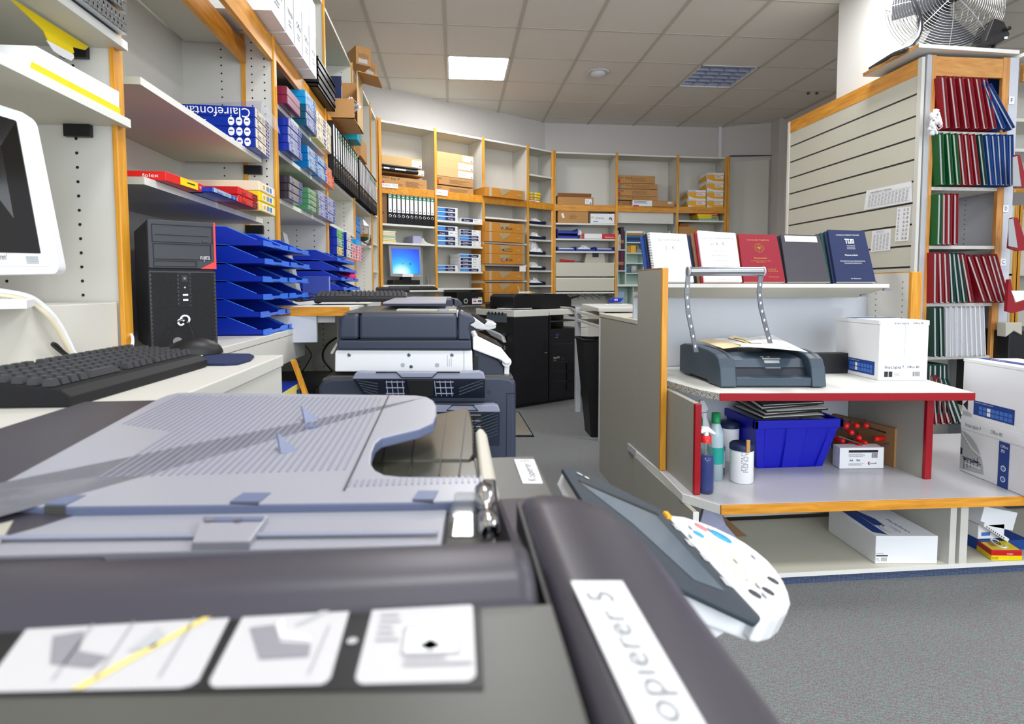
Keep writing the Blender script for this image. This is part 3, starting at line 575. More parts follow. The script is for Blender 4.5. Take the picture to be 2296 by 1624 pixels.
# big white cartons standing on the rail shelf of bay B-C
ct0 = atX(614, 91, -.66)
for k in range(5):
    ya = atX([611, 644, 664, 682, 698][k], [88, 150, 176, 196, 215][k], -.67)[1]; yb = atX([643, 663, 681, 697, 706][k], [150, 176, 196, 215, 206][k], -.67)[1]
    if k == 4: yb = ya+.13
    t = thing('archive_box', ORD[k]+' white cardboard archive box from the left in the row above the wooden rail', 'box', (-.8, (ya+yb)/2, RAILZ+.004), 0, 'white archive boxes above the left rail')
    b = MB('white').box(-1.0, -.672, ya+.004, yb-.002, RAILZ+.004, RAILZ+.36); b.box(-.672, -.6712, yb-.006, yb-.004, RAILZ+.01, RAILZ+.2, 'ink')
    b.build('carton', t, .002); m = MB('ink'); m.text(['Inacopia', 'Inacopia', 'Office', 'Office', 'Inacopia'][k], (-.6705, ya+.03, RAILZ+.10), (0, 1, 0), (0, 0, 1), .035, 'ink', w=(yb-ya)*.6); m.lines((-.6705, ya+.04, RAILZ+.05), (0, 1, 0), (0, 0, 1), (yb-ya)*.4, .03, 2); m.build('print', t)
# stack of black trays, cardboard box with flaps, teal box
ya = atX(708, 238, -.70)[1]
for k in range(8):
    y0 = ya+.02; z0 = RAILZ+.004+k*.020
    t = thing('document_tray', ['lowest', 'second lowest', 'third lowest', 'fourth lowest', 'fourth highest', 'third highest', 'second highest', 'topmost'][k]+' flat black tray of the stack beside the white archive boxes', 'tray', (-.85, y0+.17, z0), 0, 'stacked black trays above the left rail')
    MB('black').box(-1.0, -.69+(k % 2)*.004, y0, y0+.42, z0, z0+.004).box(-.694+(k % 2)*.004, -.69+(k % 2)*.004, y0, y0+.42, z0, z0+.017).box(-1.0, -.69, y0, y0+.003, z0, z0+.017).box(-1.0, -.69, y0+.417, y0+.42, z0, z0+.017).build('tray', t)
yc = atX(775, 300, -.70)[1]; yd = atX(793, 300, -.66)[1]
t = thing('cardboard_box', 'open upright brown cardboard box with torn flaps and white film inside', 'box', (-.85, yc-.2, RAILZ+.003))
y0, y1, z0, z1 = 3.62, 3.98, RAILZ+.003, RAILZ+.34
m = MB('cardboard'); m.box(-1.0, -.996, y0, y1, z0, z1).box(-1.0, -.60, y1-.004, y1, z0, z1).box(-1.0, -.60, y0, y1, z0, z0+.004).box(-.604, -.60, y0+.14, y1, z0, z1, 'cardboard_pale').box(-1.0, -.6, y0, y0+.004, z0, z0+.12); m.build('carton', t)
MB('cardboard').obox((-.60, y0+.14, z1), (.13, 0, -.03), (0, y1-y0-.14, 0), (.002, 0, .004)).build('flap', t); MB('cardboard').obox((-1.0, y0, z1), (0, y1-y0, 0), (.0, -.02, .07), (-.004, 0, 0)).build('flap', t)
m = MB('white'); rnd = random.Random(2)
for k in range(9):
    c = np.array([-.66+rnd.uniform(-.03, .03), y0+.03+k*.018, z0+.14-k*.008]); m.tube([c, c+np.array([rnd.uniform(-.05, .05), rnd.uniform(.0, .05), rnd.uniform(-.06, .05)]), c+np.array([.0, .05, rnd.uniform(-.06, .02)])], [.004, .014, .006], n=5)
solo(m, 'plastic_film', 'crumpled white plastic film spilling out of the open cardboard box', 'film')
solo(MB('navy').box(-.93, -.68, y0+.02, y0+.035, z0+.006, z0+.26).box(-.679, -.678, y0+.02, y0+.035, z0+.03, z0+.2, 'paleblue'), 'ring_binder', 'thin navy blue binder standing inside the open cardboard box', 'binder')
solo(MB('teal_box').box(-1.0, -.665, 4.12, 4.30, RAILZ+.003, RAILZ+.31).box(-.6645, -.664, 4.17, 4.24, RAILZ+.1, RAILZ+.16, 'white'), 'archive_box', 'turquoise archive box standing behind the open cardboard box', 'box', bevel=.003)
solo(MB('cardboard').box(-1.0, -.72, 4.62, 4.95, RAILZ+.003, RAILZ+.16), 'cardboard_box', 'low brown box at the far end above the left rail', 'box', bevel=.003)
# two cartons on top of the bay C-E
for k, (x0, yb, x1, s) in enumerate(((805, 160, 833, .22), (818, 190, 846, .22))):
    z0 = TOPZ+.002; A0, B0 = (atZ(798.5, 142, z0), atZ(832, 150, z0)) if k == 0 else (atZ(815, 163, z0), atZ(845, 178, z0)); c = A0; hpx = ((101, 142), (144, 178))[k]
    t = thing('cardboard_box', ['nearer brown carton with tape lying on top of the left shelves', 'farther brown carton overhanging the top of the left shelves'][k], 'box', (A0+B0)/2, 0)
    nn_ = nrm((-(B0-A0)[1], (B0-A0)[0], 0)); a = A0+nn_*.24; u_, v_ = -nn_*.24, B0-A0; h_ = on_plane([798.5, 845][k], hpx[0], [A0, B0][k], (0, 1, 0))[2]-z0
    m = MB('cardboard'); m.obox(a, u_, v_, (0, 0, h_)); m.obox(a+u_*.47-v_*.004, u_*.06, -v_*.002, (0, 0, h_), 'tape'); m.build('carton', t, .003)
    m = MB('ink'); m.lines(a+u_*.1+np.array([0, 0, h_*.3])-v_*.01, u_, (0, 0, 1), .08, h_*.5, 5, .5, 'matte_brown'); m.text('WEIN', a+u_*1.003+v_*.12+np.array([0, 0, h_*.35]), v_, (0, 0, 1), h_*.4, 'matte_brown', w=np.linalg.norm(v_)*.7); m.obox(a+u_*1.003+v_*.15+np.array([0, 0, h_*.1]), v_*.6, u_*.002, (0, 0, .03), 'light_grey'); m.build('print', t)
# ---- lever arch binders (local frame: spine at +X, width along Y)
def binder_proto(label, topc):
    t = thing('lever_arch_binder', label, 'binder'); w = .055
    b = MB('black_soft'); b.box(-.28, 0, 0, .003, 0, .318).box(-.28, 0, w-.003, w, 0, .318).box(-.003, 0, 0, w, 0, .318); b.build('cover', t, .001, local=True)
    l = MB('white'); l.box(0, .0012, .010, w-.010, .115, .298)
    if topc: l.box(.0012, .0016, .011, w-.011, .255, .288, topc).box(.0012, .0018, .019, w-.019, .266, .279, 'white')
    l.box(.0012, .0015, w*.4, w*.6, .13, .14, 'ink'); l.build('spine_label', t, local=True)
    r = MB('chrome'); r.lathe([(.010, 0), (.0125, .001), (.0145, .001), (.0155, 0)], (.0003, w/2, .08), ax=(1, 0, 0), n=14).disc((.0004, w/2, .08), (1, 0, 0), .010, 'hole'); r.build('finger_ring', t, local=True)
    MB('page').box(-.27, -.01, .005, w-.005, .008, .30).build('pages', t, local=True)
    return t
bp_ = {c: binder_proto('', c) for c in ('green', None)}
bpused = set()
def put_binder(loc, rz, label, group, c='green', tilt=None):
    key = c; p = bp_[c]
    if key not in bpused:
        bpused.add(key); p.location = tuple(map(float, loc)); p.rotation_euler = (0, 0, rz) if tilt is None else tilt; p['label'] = label; p['group'] = group; return p
    return dup(p, loc, rz, label, group, tilt)
ya, yb = LX(748, 400, -.70)[1], LX(804, 456, -.70)[1]; nb = 12; pw_ = (yb-ya)/nb
for k in range(nb):
    put_binder((-.70, ya+k*pw_+.004, 1.864), 0, ORD[k]+' black lever arch binder from the near end of the first row, left shelves', 'lever arch binders on the left shelves', None if k < 2 else 'green')
ya, yb = LX(807, 458, -.70)[1], LX(846, 486, -.70)[1]; nb = 13; pw_ = (yb-ya)/nb
for k in range(nb):
    put_binder((-.70, ya+k*pw_+.006, 1.864), 0, ORD[k]+' black lever arch binder of the second row beyond the gap, left shelves', 'lever arch binders on the left shelves', None if k < 7 else 'green')
# rows between the two groups stay within bays C-D and D-E; shelf front strip under them
# ---- lower shelf of bay C-D
GL = 'paper packs on the low shelf'
xf = -.70
def px_pack(x0, x1, yt, yb, zb, n, body, end, whats, **k): stack(x0, yt, yb, x1, xf, zb, n, body, end, whats, 'on the low left shelf', group=GL, **k)
px_pack(757, 771, 518, 576, 1.399, 3, ['blue_wrap', 'blue_wrap', 'blue_wrap'], ['yellow_soft', 'mint', 'lime'], ['blue paper pack with a yellow end at the bottom', 'blue paper pack with a pale green end in the middle', 'blue paper pack with a bright green end on top'])
px_pack(778, 790, 524, 580, 1.399, 3, 'blue_wrap', 'cream_label', ['bottom blue pack with a cream end', 'middle blue pack with a cream end', 'top blue pack with a cream end'])
px_pack(791, 802, 549, 584, 1.399, 2, 'pink', 'pink', ['lower pink patterned pack next to the cream ends', 'upper pink patterned pack next to the cream ends'], inkm='violet_wrap')
px_pack(803, 813, 552, 587, 1.399, 2, 'pink', 'pink', ['lower pink patterned pack at the far end', 'upper pink patterned pack at the far end'], inkm='violet_wrap')
px_pack(800, 811, 534, 549, 1.399+.105, 1, 'cyan_wrap', 'cyan_wrap', ['single cyan pack lying on the pink packs'], deco='none')
# bay D-E: blue packs and a white folded sheet
for k in range(3):
    y0 = 4.45; pack(['bottom', 'middle', 'top'][k]+' dark blue pack behind the white folded card in the fourth left bay', -1.0, -.74, y0, y0+.21, 1.571+k*.06, 1.629+k*.06, 'blue_wrap', 'blue_wrap_l', group='blue packs in the fourth bay', deco='none')
solo(MB('white').ext([(-.72, 4.72, 1.571), (-.72, 4.90, 1.571), (-.72, 4.95, 1.70), (-.74, 4.80, 1.76), (-.72, 4.70, 1.70), (-.70, 4.84, 1.71), (-.70, 4.85, 1.60)], (.004, 0, 0)), 'folded_card', 'white folded card leaning at the front of the fourth left bay', 'card')
for k in range(3): pack(['brown', 'green', 'orange'][k]+' small pack lying at the far end of the fourth left bay', -.98, -.72, 4.98, 5.12, 1.571+k*.03, 1.6+k*.03, ['matte_brown', 'green_dark', 'cardboard_orange'][k], ['matte_brown', 'green_dark', 'cardboard_orange'][k], deco='none')
# ---- bay A-B: blue packs with print, red folder, coloured packs
cn = atZ(574, 331, zs1a); xfc, yfc = cn[0], cn[1]; hh = (atX(574, 242, xfc)[2]-zs1a)/4
yr = atX(612, 350, xfc)[1]; ztc = atX(574, 242, xfc)[2]; vl = atZ(402, 224, ztc)-np.array([xfc, yfc, ztc]); ra = math.atan2(-vl[1], -vl[0]); ra = .06; Lc = min(.32, float(np.linalg.norm(vl))); pass
for k in range(4):
    z0 = zs1a+.001+k*hh; t = pack(['bottom', 'second lowest', 'second highest', 'topmost'][k]+' royal blue pack '+['with three white ovals', 'with three white ovals', 'with a white banner', 'with upside down white lettering'][k]+' above the tower', xfc-.30, xfc, yfc, yr, z0, z0+hh-.001, 'blue_wrap', 'cream_label', group='royal blue paper packs above the tower')
    m = MB('white'); o = np.array([xfc-.30, yfc-.001, z0])
    if k == 3: m.text('Clairefontaine', o+np.array([.285, 0, hh*.80]), (-1, 0, 0), (0, 0, -1), .05, 'white', w=.27)
    else:
        for q in range(3): m.disc(o+np.array([.215+q*.028, 0, hh*.5]), (0, -1, 0), .0115, 'white', 14, .016); m.lines(o+np.array([.208+q*.028, -.0006, hh*.4]), (1, 0, 0), (0, 0, 1), .014, .012, 1, .4, 'print_blue')
        if k == 2: m.ext([o+np.array([.0, -.0002, hh*.15]), o+np.array([.11, -.0002, hh*.15]), o+np.array([.13, -.0002, hh*.55]), o+np.array([.0, -.0002, hh*.95])], (0, -.0006, 0), 'cream'); m.text('phée', o+np.array([.05, -.0012, hh*.3]), (1, 0, 0), (0, 0, 1), .036, 'ink', w=.07)
    m.build('print', t)
    cc = np.array([xfc, yfc, 0]); l0 = np.array(t.location); dl = l0-cc; t.location = (float(cc[0]+dl[0]*math.cos(ra)-dl[1]*math.sin(ra)), float(cc[1]+dl[0]*math.sin(ra)+dl[1]*math.cos(ra)), float(l0[2])); t.rotation_euler = (0, 0, ra)
solo(MB('film').quad((xfc-.28, yfc+.01, zs1a+4*hh+.004), (xfc-.28, yr-.01, zs1a+4*hh+.03), (xfc+.02, yr-.01, zs1a+4*hh+.012), (xfc+.02, yfc+.02, zs1a+4*hh+.03)).quad((xfc+.02, yfc+.02, zs1a+4*hh+.03), (xfc+.02, yr-.01, zs1a+4*hh+.012), (xfc+.035, yr-.01, zs1a+4*hh-.05), (xfc+.012, yfc+.02, zs1a+4*hh-.03)), 'plastic_film', 'loose clear film on top of the royal blue paper packs', 'film')
c1_, c2_, c3_ = atZ(276, 403, zs1b+.001), atZ(372, 405, zs1b+.001), atZ(461, 434, zs1b+.001)
t = thing('flat_box', 'flat red folder box with a yellow stripe on the lower shelf above the tower', 'box', c2_)
d2 = c3_-c2_; hb = .024
MB('red_bright').ext([c1_, c2_, c3_, c3_+(c1_-c2_)], (0, 0, hb)).build('carton', t, .001)
m = MB('yellow'); e = nrm(np.cross(d2, (0, 0, 1))); m.obox(c2_+d2*.33+e*.0008+Z*.002, d2*.45, Z*(hb-.004), e*.0006); m.text('folex', c1_+(c2_-c1_)*.45+np.array([0, -.0012, .008]), c2_-c1_, (0, 0, 1), .014, 'white', w=.04).text('folex', c2_+d2*.82+e*.0015+Z*.008, d2, (0, 0, 1), .012, 'white', w=.03); m.lines(c2_+d2*.5+e*.0016+Z*.008, d2, (0, 0, 1), .05, .01, 1, .4, 'ink'); m.build('print', t)
GS = 'coloured paper packs above the tower'
def sp_(label, x0, x1, yt, yb, body, end, deco='print', dz=0, xf_=-.70, L=.30, ik='print_blue', n=1, i=0):
    a, b = atX(x0, yt, xf_), atX(x0, yb, xf_); y1 = atX(x1, (yt+yb)/2+8, xf_)[1]; return pack(label, xf_-L, xf_, b[1]+.001, y1-.001, a[2]-(a[2]-b[2])+.0, a[2], body, end, group=GS, deco=deco, inkm=ik)
def run(x0, x1, yt, n, bodies, ends, whats, deco='print', ik='print_blue', xf_=-.70, zt=None):
    a = atX(x0, yt, xf_); zb = zs1b+.001; h = (a[2]-zb)/n; y1 = atX(x1, yt+20, xf_)[1]
    for k in range(n): pack(whats[k], xf_-.30, xf_, a[1]+.001, y1-.001, zb+k*h, zb+(k+1)*h-.001, bodies[k], ends[k], group=GS, deco=deco, inkm=ik)
run(478, 533, 418, 1, ['blue_wrap'], ['paleblue'], ['navy paper pack with a light blue end on the lower shelf above the tower'])
run(535, 578, 417, 2, ['red', 'red'], ['red_bright', 'red_bright'], ['lower red paper pack on the shelf above the tower', 'upper red paper pack on the shelf above the tower'], ik='ink')
run(581, 616, 404, 3, ['yellow_soft', 'yellow', 'cream'], ['yellow_soft', 'yellow', 'cream_label'], ['bottom pale yellow pack by the second wooden post', 'middle bright yellow pack by the second wooden post', 'top cream pack by the second wooden post'], deco='label')
# ---- bay 0: foil stack, yellow holders, white-yellow box
for k in range(4):
    z0 = zs0b+.001+k*.045; m = MB('foil'); 
    for q in range(24): 
        y = 1.02+q*.014; m.tube([(-.96, y, z0+.012), (-.712, y, z0+.012)], .0095, n=6).tube([(-.96, y+.007, z0+.03), (-.712, y+.007, z0+.03)], .0095, n=6)
    m.box(-.96, -.714, 1.02, 1.36, z0+.002, z0+.040, 'foil'); solo(m, 'foil_pack', ['bottom', 'second lowest', 'second highest', 'top'][k]+' silver foil bag with ribbed edges on the shelf at the upper left corner', 'foil pack', 'silver foil bags at the upper left')
m = MB('yellow'); s2 = zs0b-.02
m.ext([atX(x, y, -.80) for x, y in ((18, -6), (196, 105), (188, 112), (160, 105), (163, 118), (150, 125), (130, 118), (108, 95), (97, 70))], (.003, 0, 0)); m.ext([atX(x, y, -.797) for x, y in ((103, 90), (163, 122), (164, 130), (158, 136), (140, 128), (120, 115))], (.002, 0, 0), 'white')
solo(m, 'sign_holder', 'yellow and white plastic tongue hanging under the uppermost left shelf', 'sign')
a0, a1, a2, a3 = [atX(x, y, -.745) for x, y in ((64, 155), (268, 251), (268, 206), (80, 102))]
a0[2] = a1[2] = zs0a+.001
t = thing('ream_box', 'white and yellow paper box front standing on the shelf over the monitor', 'box', (a0+a1)/2)
MB('white').ext([a0, a1, a2, a3], (-.22, 0, 0)).build('carton', t, .002)
h_ = (a2-a1)*.34; MB('yellow').ext([a0+np.array([.001, 0, 0]), a1+np.array([.001, 0, 0]), a1+h_+np.array([.001, 0, 0]), a0+(a3-a0)*.34+np.array([.001, 0, 0])], (.0006, 0, 0)).build('stripe', t)
# ================================================================ contents of the back shelves
SB = {i: BS[i]+[RAILZ-.03] for i in range(7)}
def bframe(i):
    a, b = np.array([*G[i], 0.]), np.array([*G[i+1], 0.]); u = nrm(b-a); return a, u, np.array([-u[1], u[0], 0])
def snap(i, z): return min(SB[i], key=lambda q: abs(q-z)) if min(abs(q-z) for q in SB[i]) < .06 else z
def bitem(i, x0, yt, yb, x1, depth, label, name, cat, mtl, deco=None, group=None, off=-.0, zb=None, bevel=.003, front=None):
    """box whose front face spans the given pixels on the front plane of back bay i"""
    a, b, c = BV(i, x0, yb, off), BV(i, x1, yb, off), BV(i, x0, yt, off); _, u, n = bframe(i); Z_ = np.array([0, 0, 1.])
    z0 = (snap(i, a[2]) if zb is None else zb)+.001; h = c[2]-a[2]; w = np.dot(b-a, u); o = np.array([a[0], a[1], z0])
    t = thing(name, label, cat, o+u*w/2+n*depth/2, 0, group)
    MB(mtl).obox(o, u*w, n*depth, Z_*h).build('carton' if cat == 'box' else 'body', t, bevel)
    if deco: m = MB('ink'); deco(m, o-n*.0012, u, Z_, w, h, n); m.build('print', t)
    return t, o, u, n, w, h
def fr_(m, o, u, v, w, h, a0, a1, b0, b1, mm, n, d=.0006): m.obox(o+u*w*a0+v*h*b0-n*d, u*w*(a1-a0), v*h*(b1-b0), n*d, mm)
def d_label(a0=.7, a1=.98, b0=.1, b1=.85):
    def f(m, o, u, v, w, h, n):
        fr_(m, o, u, v, w, h, a0, a1, b0, b1, 'white', n); m.lines(o+u*w*(a0+.02)+v*h*(b0+.35*(b1-b0))-n*.0012, u, v, w*(a1-a0)*.5, h*(b1-b0)*.4, 2, .3); fr_(m, o-n*.0008, u, v, w, h, a1-.06, a1-.02, b0+.08, b0+.2, 'print_blue', n)
    return f
def d_develop(m, o, u, v, w, h, n):
    m.text('DEVELOP', o+u*w*.01+v*h*.78, u, v, h*.24, 'ink', w=w*.15).text('Kop 19', o+u*w*.2+v*h*.72, u, v, h*.3, 'ink', w=w*.18); fr_(m, o, u, v, w, h, .01, .05, .2, .48, 'red', n); m.text('develop', o+u*w*.06+v*h*.26, u, v, h*.12, 'red', w=w*.1)
    m.lines(o+u*w*.36+v*h*.08, u, v, w*.1, h*.32, 4, .3, 'matte_brown'); m.lines(o+u*w*.52+v*h*.1, u, v, w*.42, h*.6, 7, .35, 'matte_brown')
def d_toner(t1, kop=''):
    def f(m, o, u, v, w, h, n):
        m.text(t1, o+u*w*.01+v*h*.6, u, v, h*.32, 'ink', w=w*.14); fr_(m, o, u, v, w, h, .01, .07, .1, .5, 'red' if t1 != 'C' else 'brand_mid', n); m.lines(o+u*w*.35+v*h*.2, u, v, w*.55, h*.55, 4, .3, 'matte_brown')
        if kop: m.text(kop, o+u*w*.2+v*h*.55, u, v, h*.35, 'ink', w=w*.18)
    return f
def d_ream(kind):
    def f(m, o, u, v, w, h, n):
        if kind == 0: fr_(m, o, u, v, w, h, .0, .42, .06, .80, 'sky_print', n); fr_(m, o, u, v, w, h, .42, .88, .06, .80, 'navy_print', n); m.text('Color', o+u*w*.05+v*h*.25-n*.001, u, v, h*.4, 'paleblue', w=w*.3)
        else: fr_(m, o, u, v, w, h, .03, .56, .10, .84, 'navy_print', n); m.lines(o+u*w*.62+v*h*.35, u, v, w*.2, h*.3, 1, .6, 'green_pale')
        q = .55 if kind == 0 else .15; m.text('Copy', o+u*w*q+v*h*.22-n*.001, u, v, h*.55, 'white', w=w*.24); m.lines(o+u*w*.90+v*h*.4, u, v, w*.06, h*.2, 1, .5, 'navy')
    return f
# bay 0
bitem(0, 856, 384.8, 409, 957, .27, 'lowest brown toner carton with handwritten lettering above the binders', 'toner_carton', 'box', 'cardboard', d_develop, off=.01)
bitem(0, 856, 369, 384, 951, .2, 'flat brown carton with a white label under the topmost carton, first back bay', 'toner_carton', 'box', 'cardboard', d_label(.78, .99, .2, .9), off=.07, zb=BV(0, 856, 384.8, .01)[2]+.012-.004)
z_ = BV(0, 856, 384.8, .01)[2]+.012
bitem(0, 856, 344, 366, 946, .22, 'topmost brown carton with white label in the first back bay', 'toner_carton', 'box', 'cardboard_pale', d_label(.74, .99, .1, .8), off=.07, zb=z_+.075)
o = BV(0, 857, 384, 0.0); _, u, n = bframe(0); t = thing('toner_drum', 'long black toner cartridge with white stickers lying on the brown carton', 'toner cartridge', o)
z_ += .002
for k, (r, dz) in enumerate(((.022, .022), (.013, .058))): MB('black').tube([np.array([o[0], o[1], z_+dz])+n*.03, np.array([o[0], o[1], z_+dz])+n*.03+u*.40], r, n=12).build('barrel', t)
m = MB('white'); q = np.array([o[0], o[1], z_+.02])+n*.006; m.obox(q+u*.02, u*.06, (0, 0, .014), n*.002).obox(q+u*.14, u*.12, (0, 0, .014), n*.002).build('sticker', t)
a, u, n = bframe(0); w0 = BV(0, 870, 480)-a; s0 = np.dot(w0, u); s1 = np.dot(BV(0, 975, 480)-a, u)-.004; zb = SB[0][0]+.001; pw_ = (s1-s0)/11
rz = math.atan2(u[1], u[0])-math.pi/2
t = thing('lever_arch_binder', 'dark brown closed binder turned sideways at the left of the back binder row', 'binder', a+u*(s0-.03)+n*.15+Z*zb)
MB('matte_brown').obox(a+u*(s0-.075)+n*.01+Z*zb, u*.07, n*.27, Z*.318).build('cover', t, .002)
MB('black').obox(a+u*(s0-.06)+n*.009+Z*(zb+.10), u*.018, n*.001, Z*.016).build('clasp', t)
for k in range(11):
    p = a+u*(s0+(k+1)*pw_-.001)+n*.005+Z*zb
    put_binder(p-u*pw_, rz, ORD[k]+' white labelled lever arch binder from the left above the lit monitor', 'lever arch binders above the lit monitor', 'green')
for k in range(7): bitem(0, 859, 543-(k+1)*3.2, 543-k*3.2, 888-(k % 3), .2, ['bottom', 'second', 'third', 'fourth', 'fifth', 'sixth', 'topmost'][k]+' cream paper pad of the small stack over the lit monitor', 'paper_pad', 'paper pad', ['yellow_soft', 'cream', 'cream', 'mint', 'cream', 'skin_paper', 'cream'][k], group='cream paper pads', zb=SB[0][1]+k*.0165, bevel=.001, off=.01)
t, o, u, n, w, h = bitem(0, 926, 529, 546, 944, .2, 'slumped stack of grey and white sheets on the shelf above the lit monitor', 'paper_stack', 'paper stack', 'palelilac', None, off=.02, bevel=0)
m = MB('page'); 
for k in range(7): m.tube([o+u*w*.9+Z*(.008+k*.012)+n*.05, o+u*(w*1.5)+Z*(.006+k*.008)+n*.03, o+u*(w*2.35-k*.012)+Z*(.004+k*.002)+n*.02], .004, n=4)
m.build('loose_sheets', t)
# lit monitor with stand, pull-out tray, keyboard
def BV0(x, y, off=.0): return BV(0, x, y, off)
tl, tr, bl_, br_ = BV0(871, 550, .02), BV0(943, 553, .02), BV0(876, 620, -.01), BV0(947.5, 622, -.01); _, u, n = bframe(0)
t = thing('monitor', 'grey computer monitor showing a bright blue desktop in the back shelves', 'monitor', (bl_+br_)/2-Z*.05)
MB('monitor_grey').ext([bl_, br_, tr, tl], n*.035).build('housing', t, .002)
def bq(a_, b_): return bl_*(1-a_)*(1-b_)+br_*a_*(1-b_)+tl*(1-a_)*b_+tr*a_*b_
sm = MB('screen_on'); P4 = [bq(.07, .09), bq(.93, .09), bq(.93, .90), bq(.07, .90)]; P4 = [p-n*.002 for p in P4]; so = P4[0]
me = bpy.data.meshes.new('screen'); sw, sh = np.linalg.norm(P4[1]-P4[0]), np.linalg.norm(P4[3]-P4[0])
me.from_pydata([(0, 0, 0), (sw, 0, 0), (sw, 0, sh), (0, 0, sh)], [], [(0, 1, 2, 3)]); me.materials.append(MATS['screen_on'])
s_ = bpy.data.objects.new('screen', me); C.objects.link(s_); s_.parent = t; ux = nrm(P4[1]-P4[0]); uz = nrm(P4[3]-P4[0]); uy = np.cross(uz, ux)
s_.matrix_local = WM[t.name].inverted() @ Matrix(((ux[0], uy[0], uz[0], so[0]), (ux[1], uy[1], uz[1], so[1]), (ux[2], uy[2], uz[2], so[2]), (0, 0, 0, 1)))
m = MB('white'); 
for k, c_ in enumerate(('foil', 'light_grey', 'dark_grey')): m.disc(bq(.39+k*.12, .42)-n*.004, -n, .008, c_)
m.build('icons', t).name = 'desktop_icon'
m = MB('white'); a_ = bq(.36, .0)-n*.003; m.obox(a_, u*.12, Z*.03, n*.002); m.disc(bq(.92, .04)-n*.003, -n, .008, 'light_grey').build('badge', t)
zs = SB[0][2]+.001
o = BV0(882, 638, .02); o[2] = zs; MB('black').obox(o, u*.30, n*.16, Z*.05).build('stand_base', t, .006); MB('black_soft').obox(o+u*.1-n*.003+Z*.02, u*.1, n*.08, Z*.10).build('neck', t, .004)
pt = [BV0(896, 652, -.10), BV0(1004, 653, -.10)]; solo(MB('edge_white').obox(np.array([pt[0][0], pt[0][1], pt[0][2]-.012]), u*.50, n*.30, Z*.016), 'pullout_tray', 'narrow white pull out keyboard tray under the lit monitor', 'shelf')
o = BV0(877, 650, -.09); o[2] = pt[0][2]+.006
keyboard('flat black keyboard on the pull out tray below the lit monitor', o+n*.0, u, .52, .12, .02, .02, cols=20)
t = solo(MB('chrome').tube([BV0(970, 617, .0)+n*.1, BV0(969, 628, .0)+n*.1, BV0(972, 640, 0)+n*.1], .006).box(*(lambda p: (p[0]-.01, p[0]+.01, p[1]-.01, p[1]+.01, p[2]-.03, p[2]+.03))(BV0(970, 620)+n*.1), 'mid_grey'), 'cable', 'grey cable with a plug hanging beside the lit monitor', 'cable')
# bay 1 cartons and reams
ys = [336.5, 354, 373, 392, 410, 426]
for k in range(5):
    i_ = 4-k; bitem(1, 977, ys[i_], ys[i_+1], 1061.5, .27, ['bottom', 'second from the bottom', 'middle', 'second from the top', 'topmost'][k]+' brown toner carton of five in the second back bay', 'toner_carton', 'box', 'cardboard_pale' if k > 1 else 'cardboard', [d_toner('DEVELOP'), d_toner('DEVELOP'), d_label(.58, .99, .1, .85), d_label(.58, .99, .1, .85), d_label(.7, .99, .15, .85)][k], 'brown toner cartons', zb=SB[1][-1]+k*(BV(1, 977, 336.5)[2]-SB[1][-1])/5, off=.01)
def reams(i, x0, x1, yt, zb, kinds, where, grp, off=.0):
    hh_ = (BV(i, x0, yt, off)[2]-zb)/len(kinds); N = len(kinds)
    pos = {1: ['single'], 2: ['lower', 'upper'], 3: ['bottom', 'middle', 'top'], 4: ['bottom', 'second lowest', 'second highest', 'top'], 5: ['bottom', 'second lowest', 'middle', 'second highest', 'top'], 6: ['bottom', 'second', 'third', 'fourth', 'fifth', 'top']}[N]
    for k in range(N):
        a, b = BV(i, x0, yt, off), BV(i, x1, yt, off); _, u, n = bframe(i); o = np.array([a[0], a[1], zb+k*hh_+.001]); w = np.dot(b-a, u)
        t = thing('ream_box', pos[k]+' blue and white ream box '+where, 'paper ream', o+u*w/2+n*.1, 0, grp); MB('white').obox(o, u*w, n*.21, Z*(hh_-.0015)).build('carton', t, .001)
        m = MB('ink'); d_ream(kinds[k])(m, o-n*.0008, u, Z, w, hh_, n); m.build('print', t)
GR = 'blue and white ream boxes in the back shelves'
reams(1, 978, 1026, 463, SB[1][0], [0, 0, 0], 'in the left stack on the upper ream shelf', GR)
reams(1, 1033, 1081, 487.5+1, SB[1][0], [1], 'lying alone at the right of the upper ream shelf', GR)
reams(1, 978, 1026, 505, SB[1][1], [0, 0, 1, 0], 'in the left stack on the middle ream shelf', GR)
reams(1, 1031, 1078, 514, SB[1][1], [1, 1, 0, 0, 1, 1], 'in the tall right stack on the middle ream shelf', GR)
reams(1, 978, 1026, 594, SB[1][2], [0, 0], 'in the low left pair on the lower ream shelf', GR)
reams(1, 1031, 1078, 569, SB[1][2], [0, 1, 1, 1, 0], 'in the right stack on the lower ream shelf', GR)
def d_ssp(m, o, u, v, w, h, n):
    m.disc(o+u*w*.32+v*h*.3-n*.001, -n, h*.2, 'light_grey', 16).disc(o+u*w*.32+v*h*.3-n*.002, -n, h*.13, 'ink', 16); fr_(m, o, u, v, w, h, .56, .95, .06, .5, 'white', n); m.text('SSP', o+u*w*.58+v*h*.42-n*.0014, u, v, h*.22, 'brand_mid', w=w*.18); fr_(m, o-n*.001, u, v, w, h, .60, .72, .22, .32, 'red', n); fr_(m, o-n*.001, u, v, w, h, .78, .93, .22, .34, 'ink', n); fr_(m, o, u, v, w, h, .80, .94, .54, .60, 'yellow', n)
bitem(1, 1025, 655, 683.5, 1084, .28, 'black carton with a white printed label under the second back bay', 'black_carton', 'box', 'black', d_ssp, off=-.05, zb=SB[1][4])
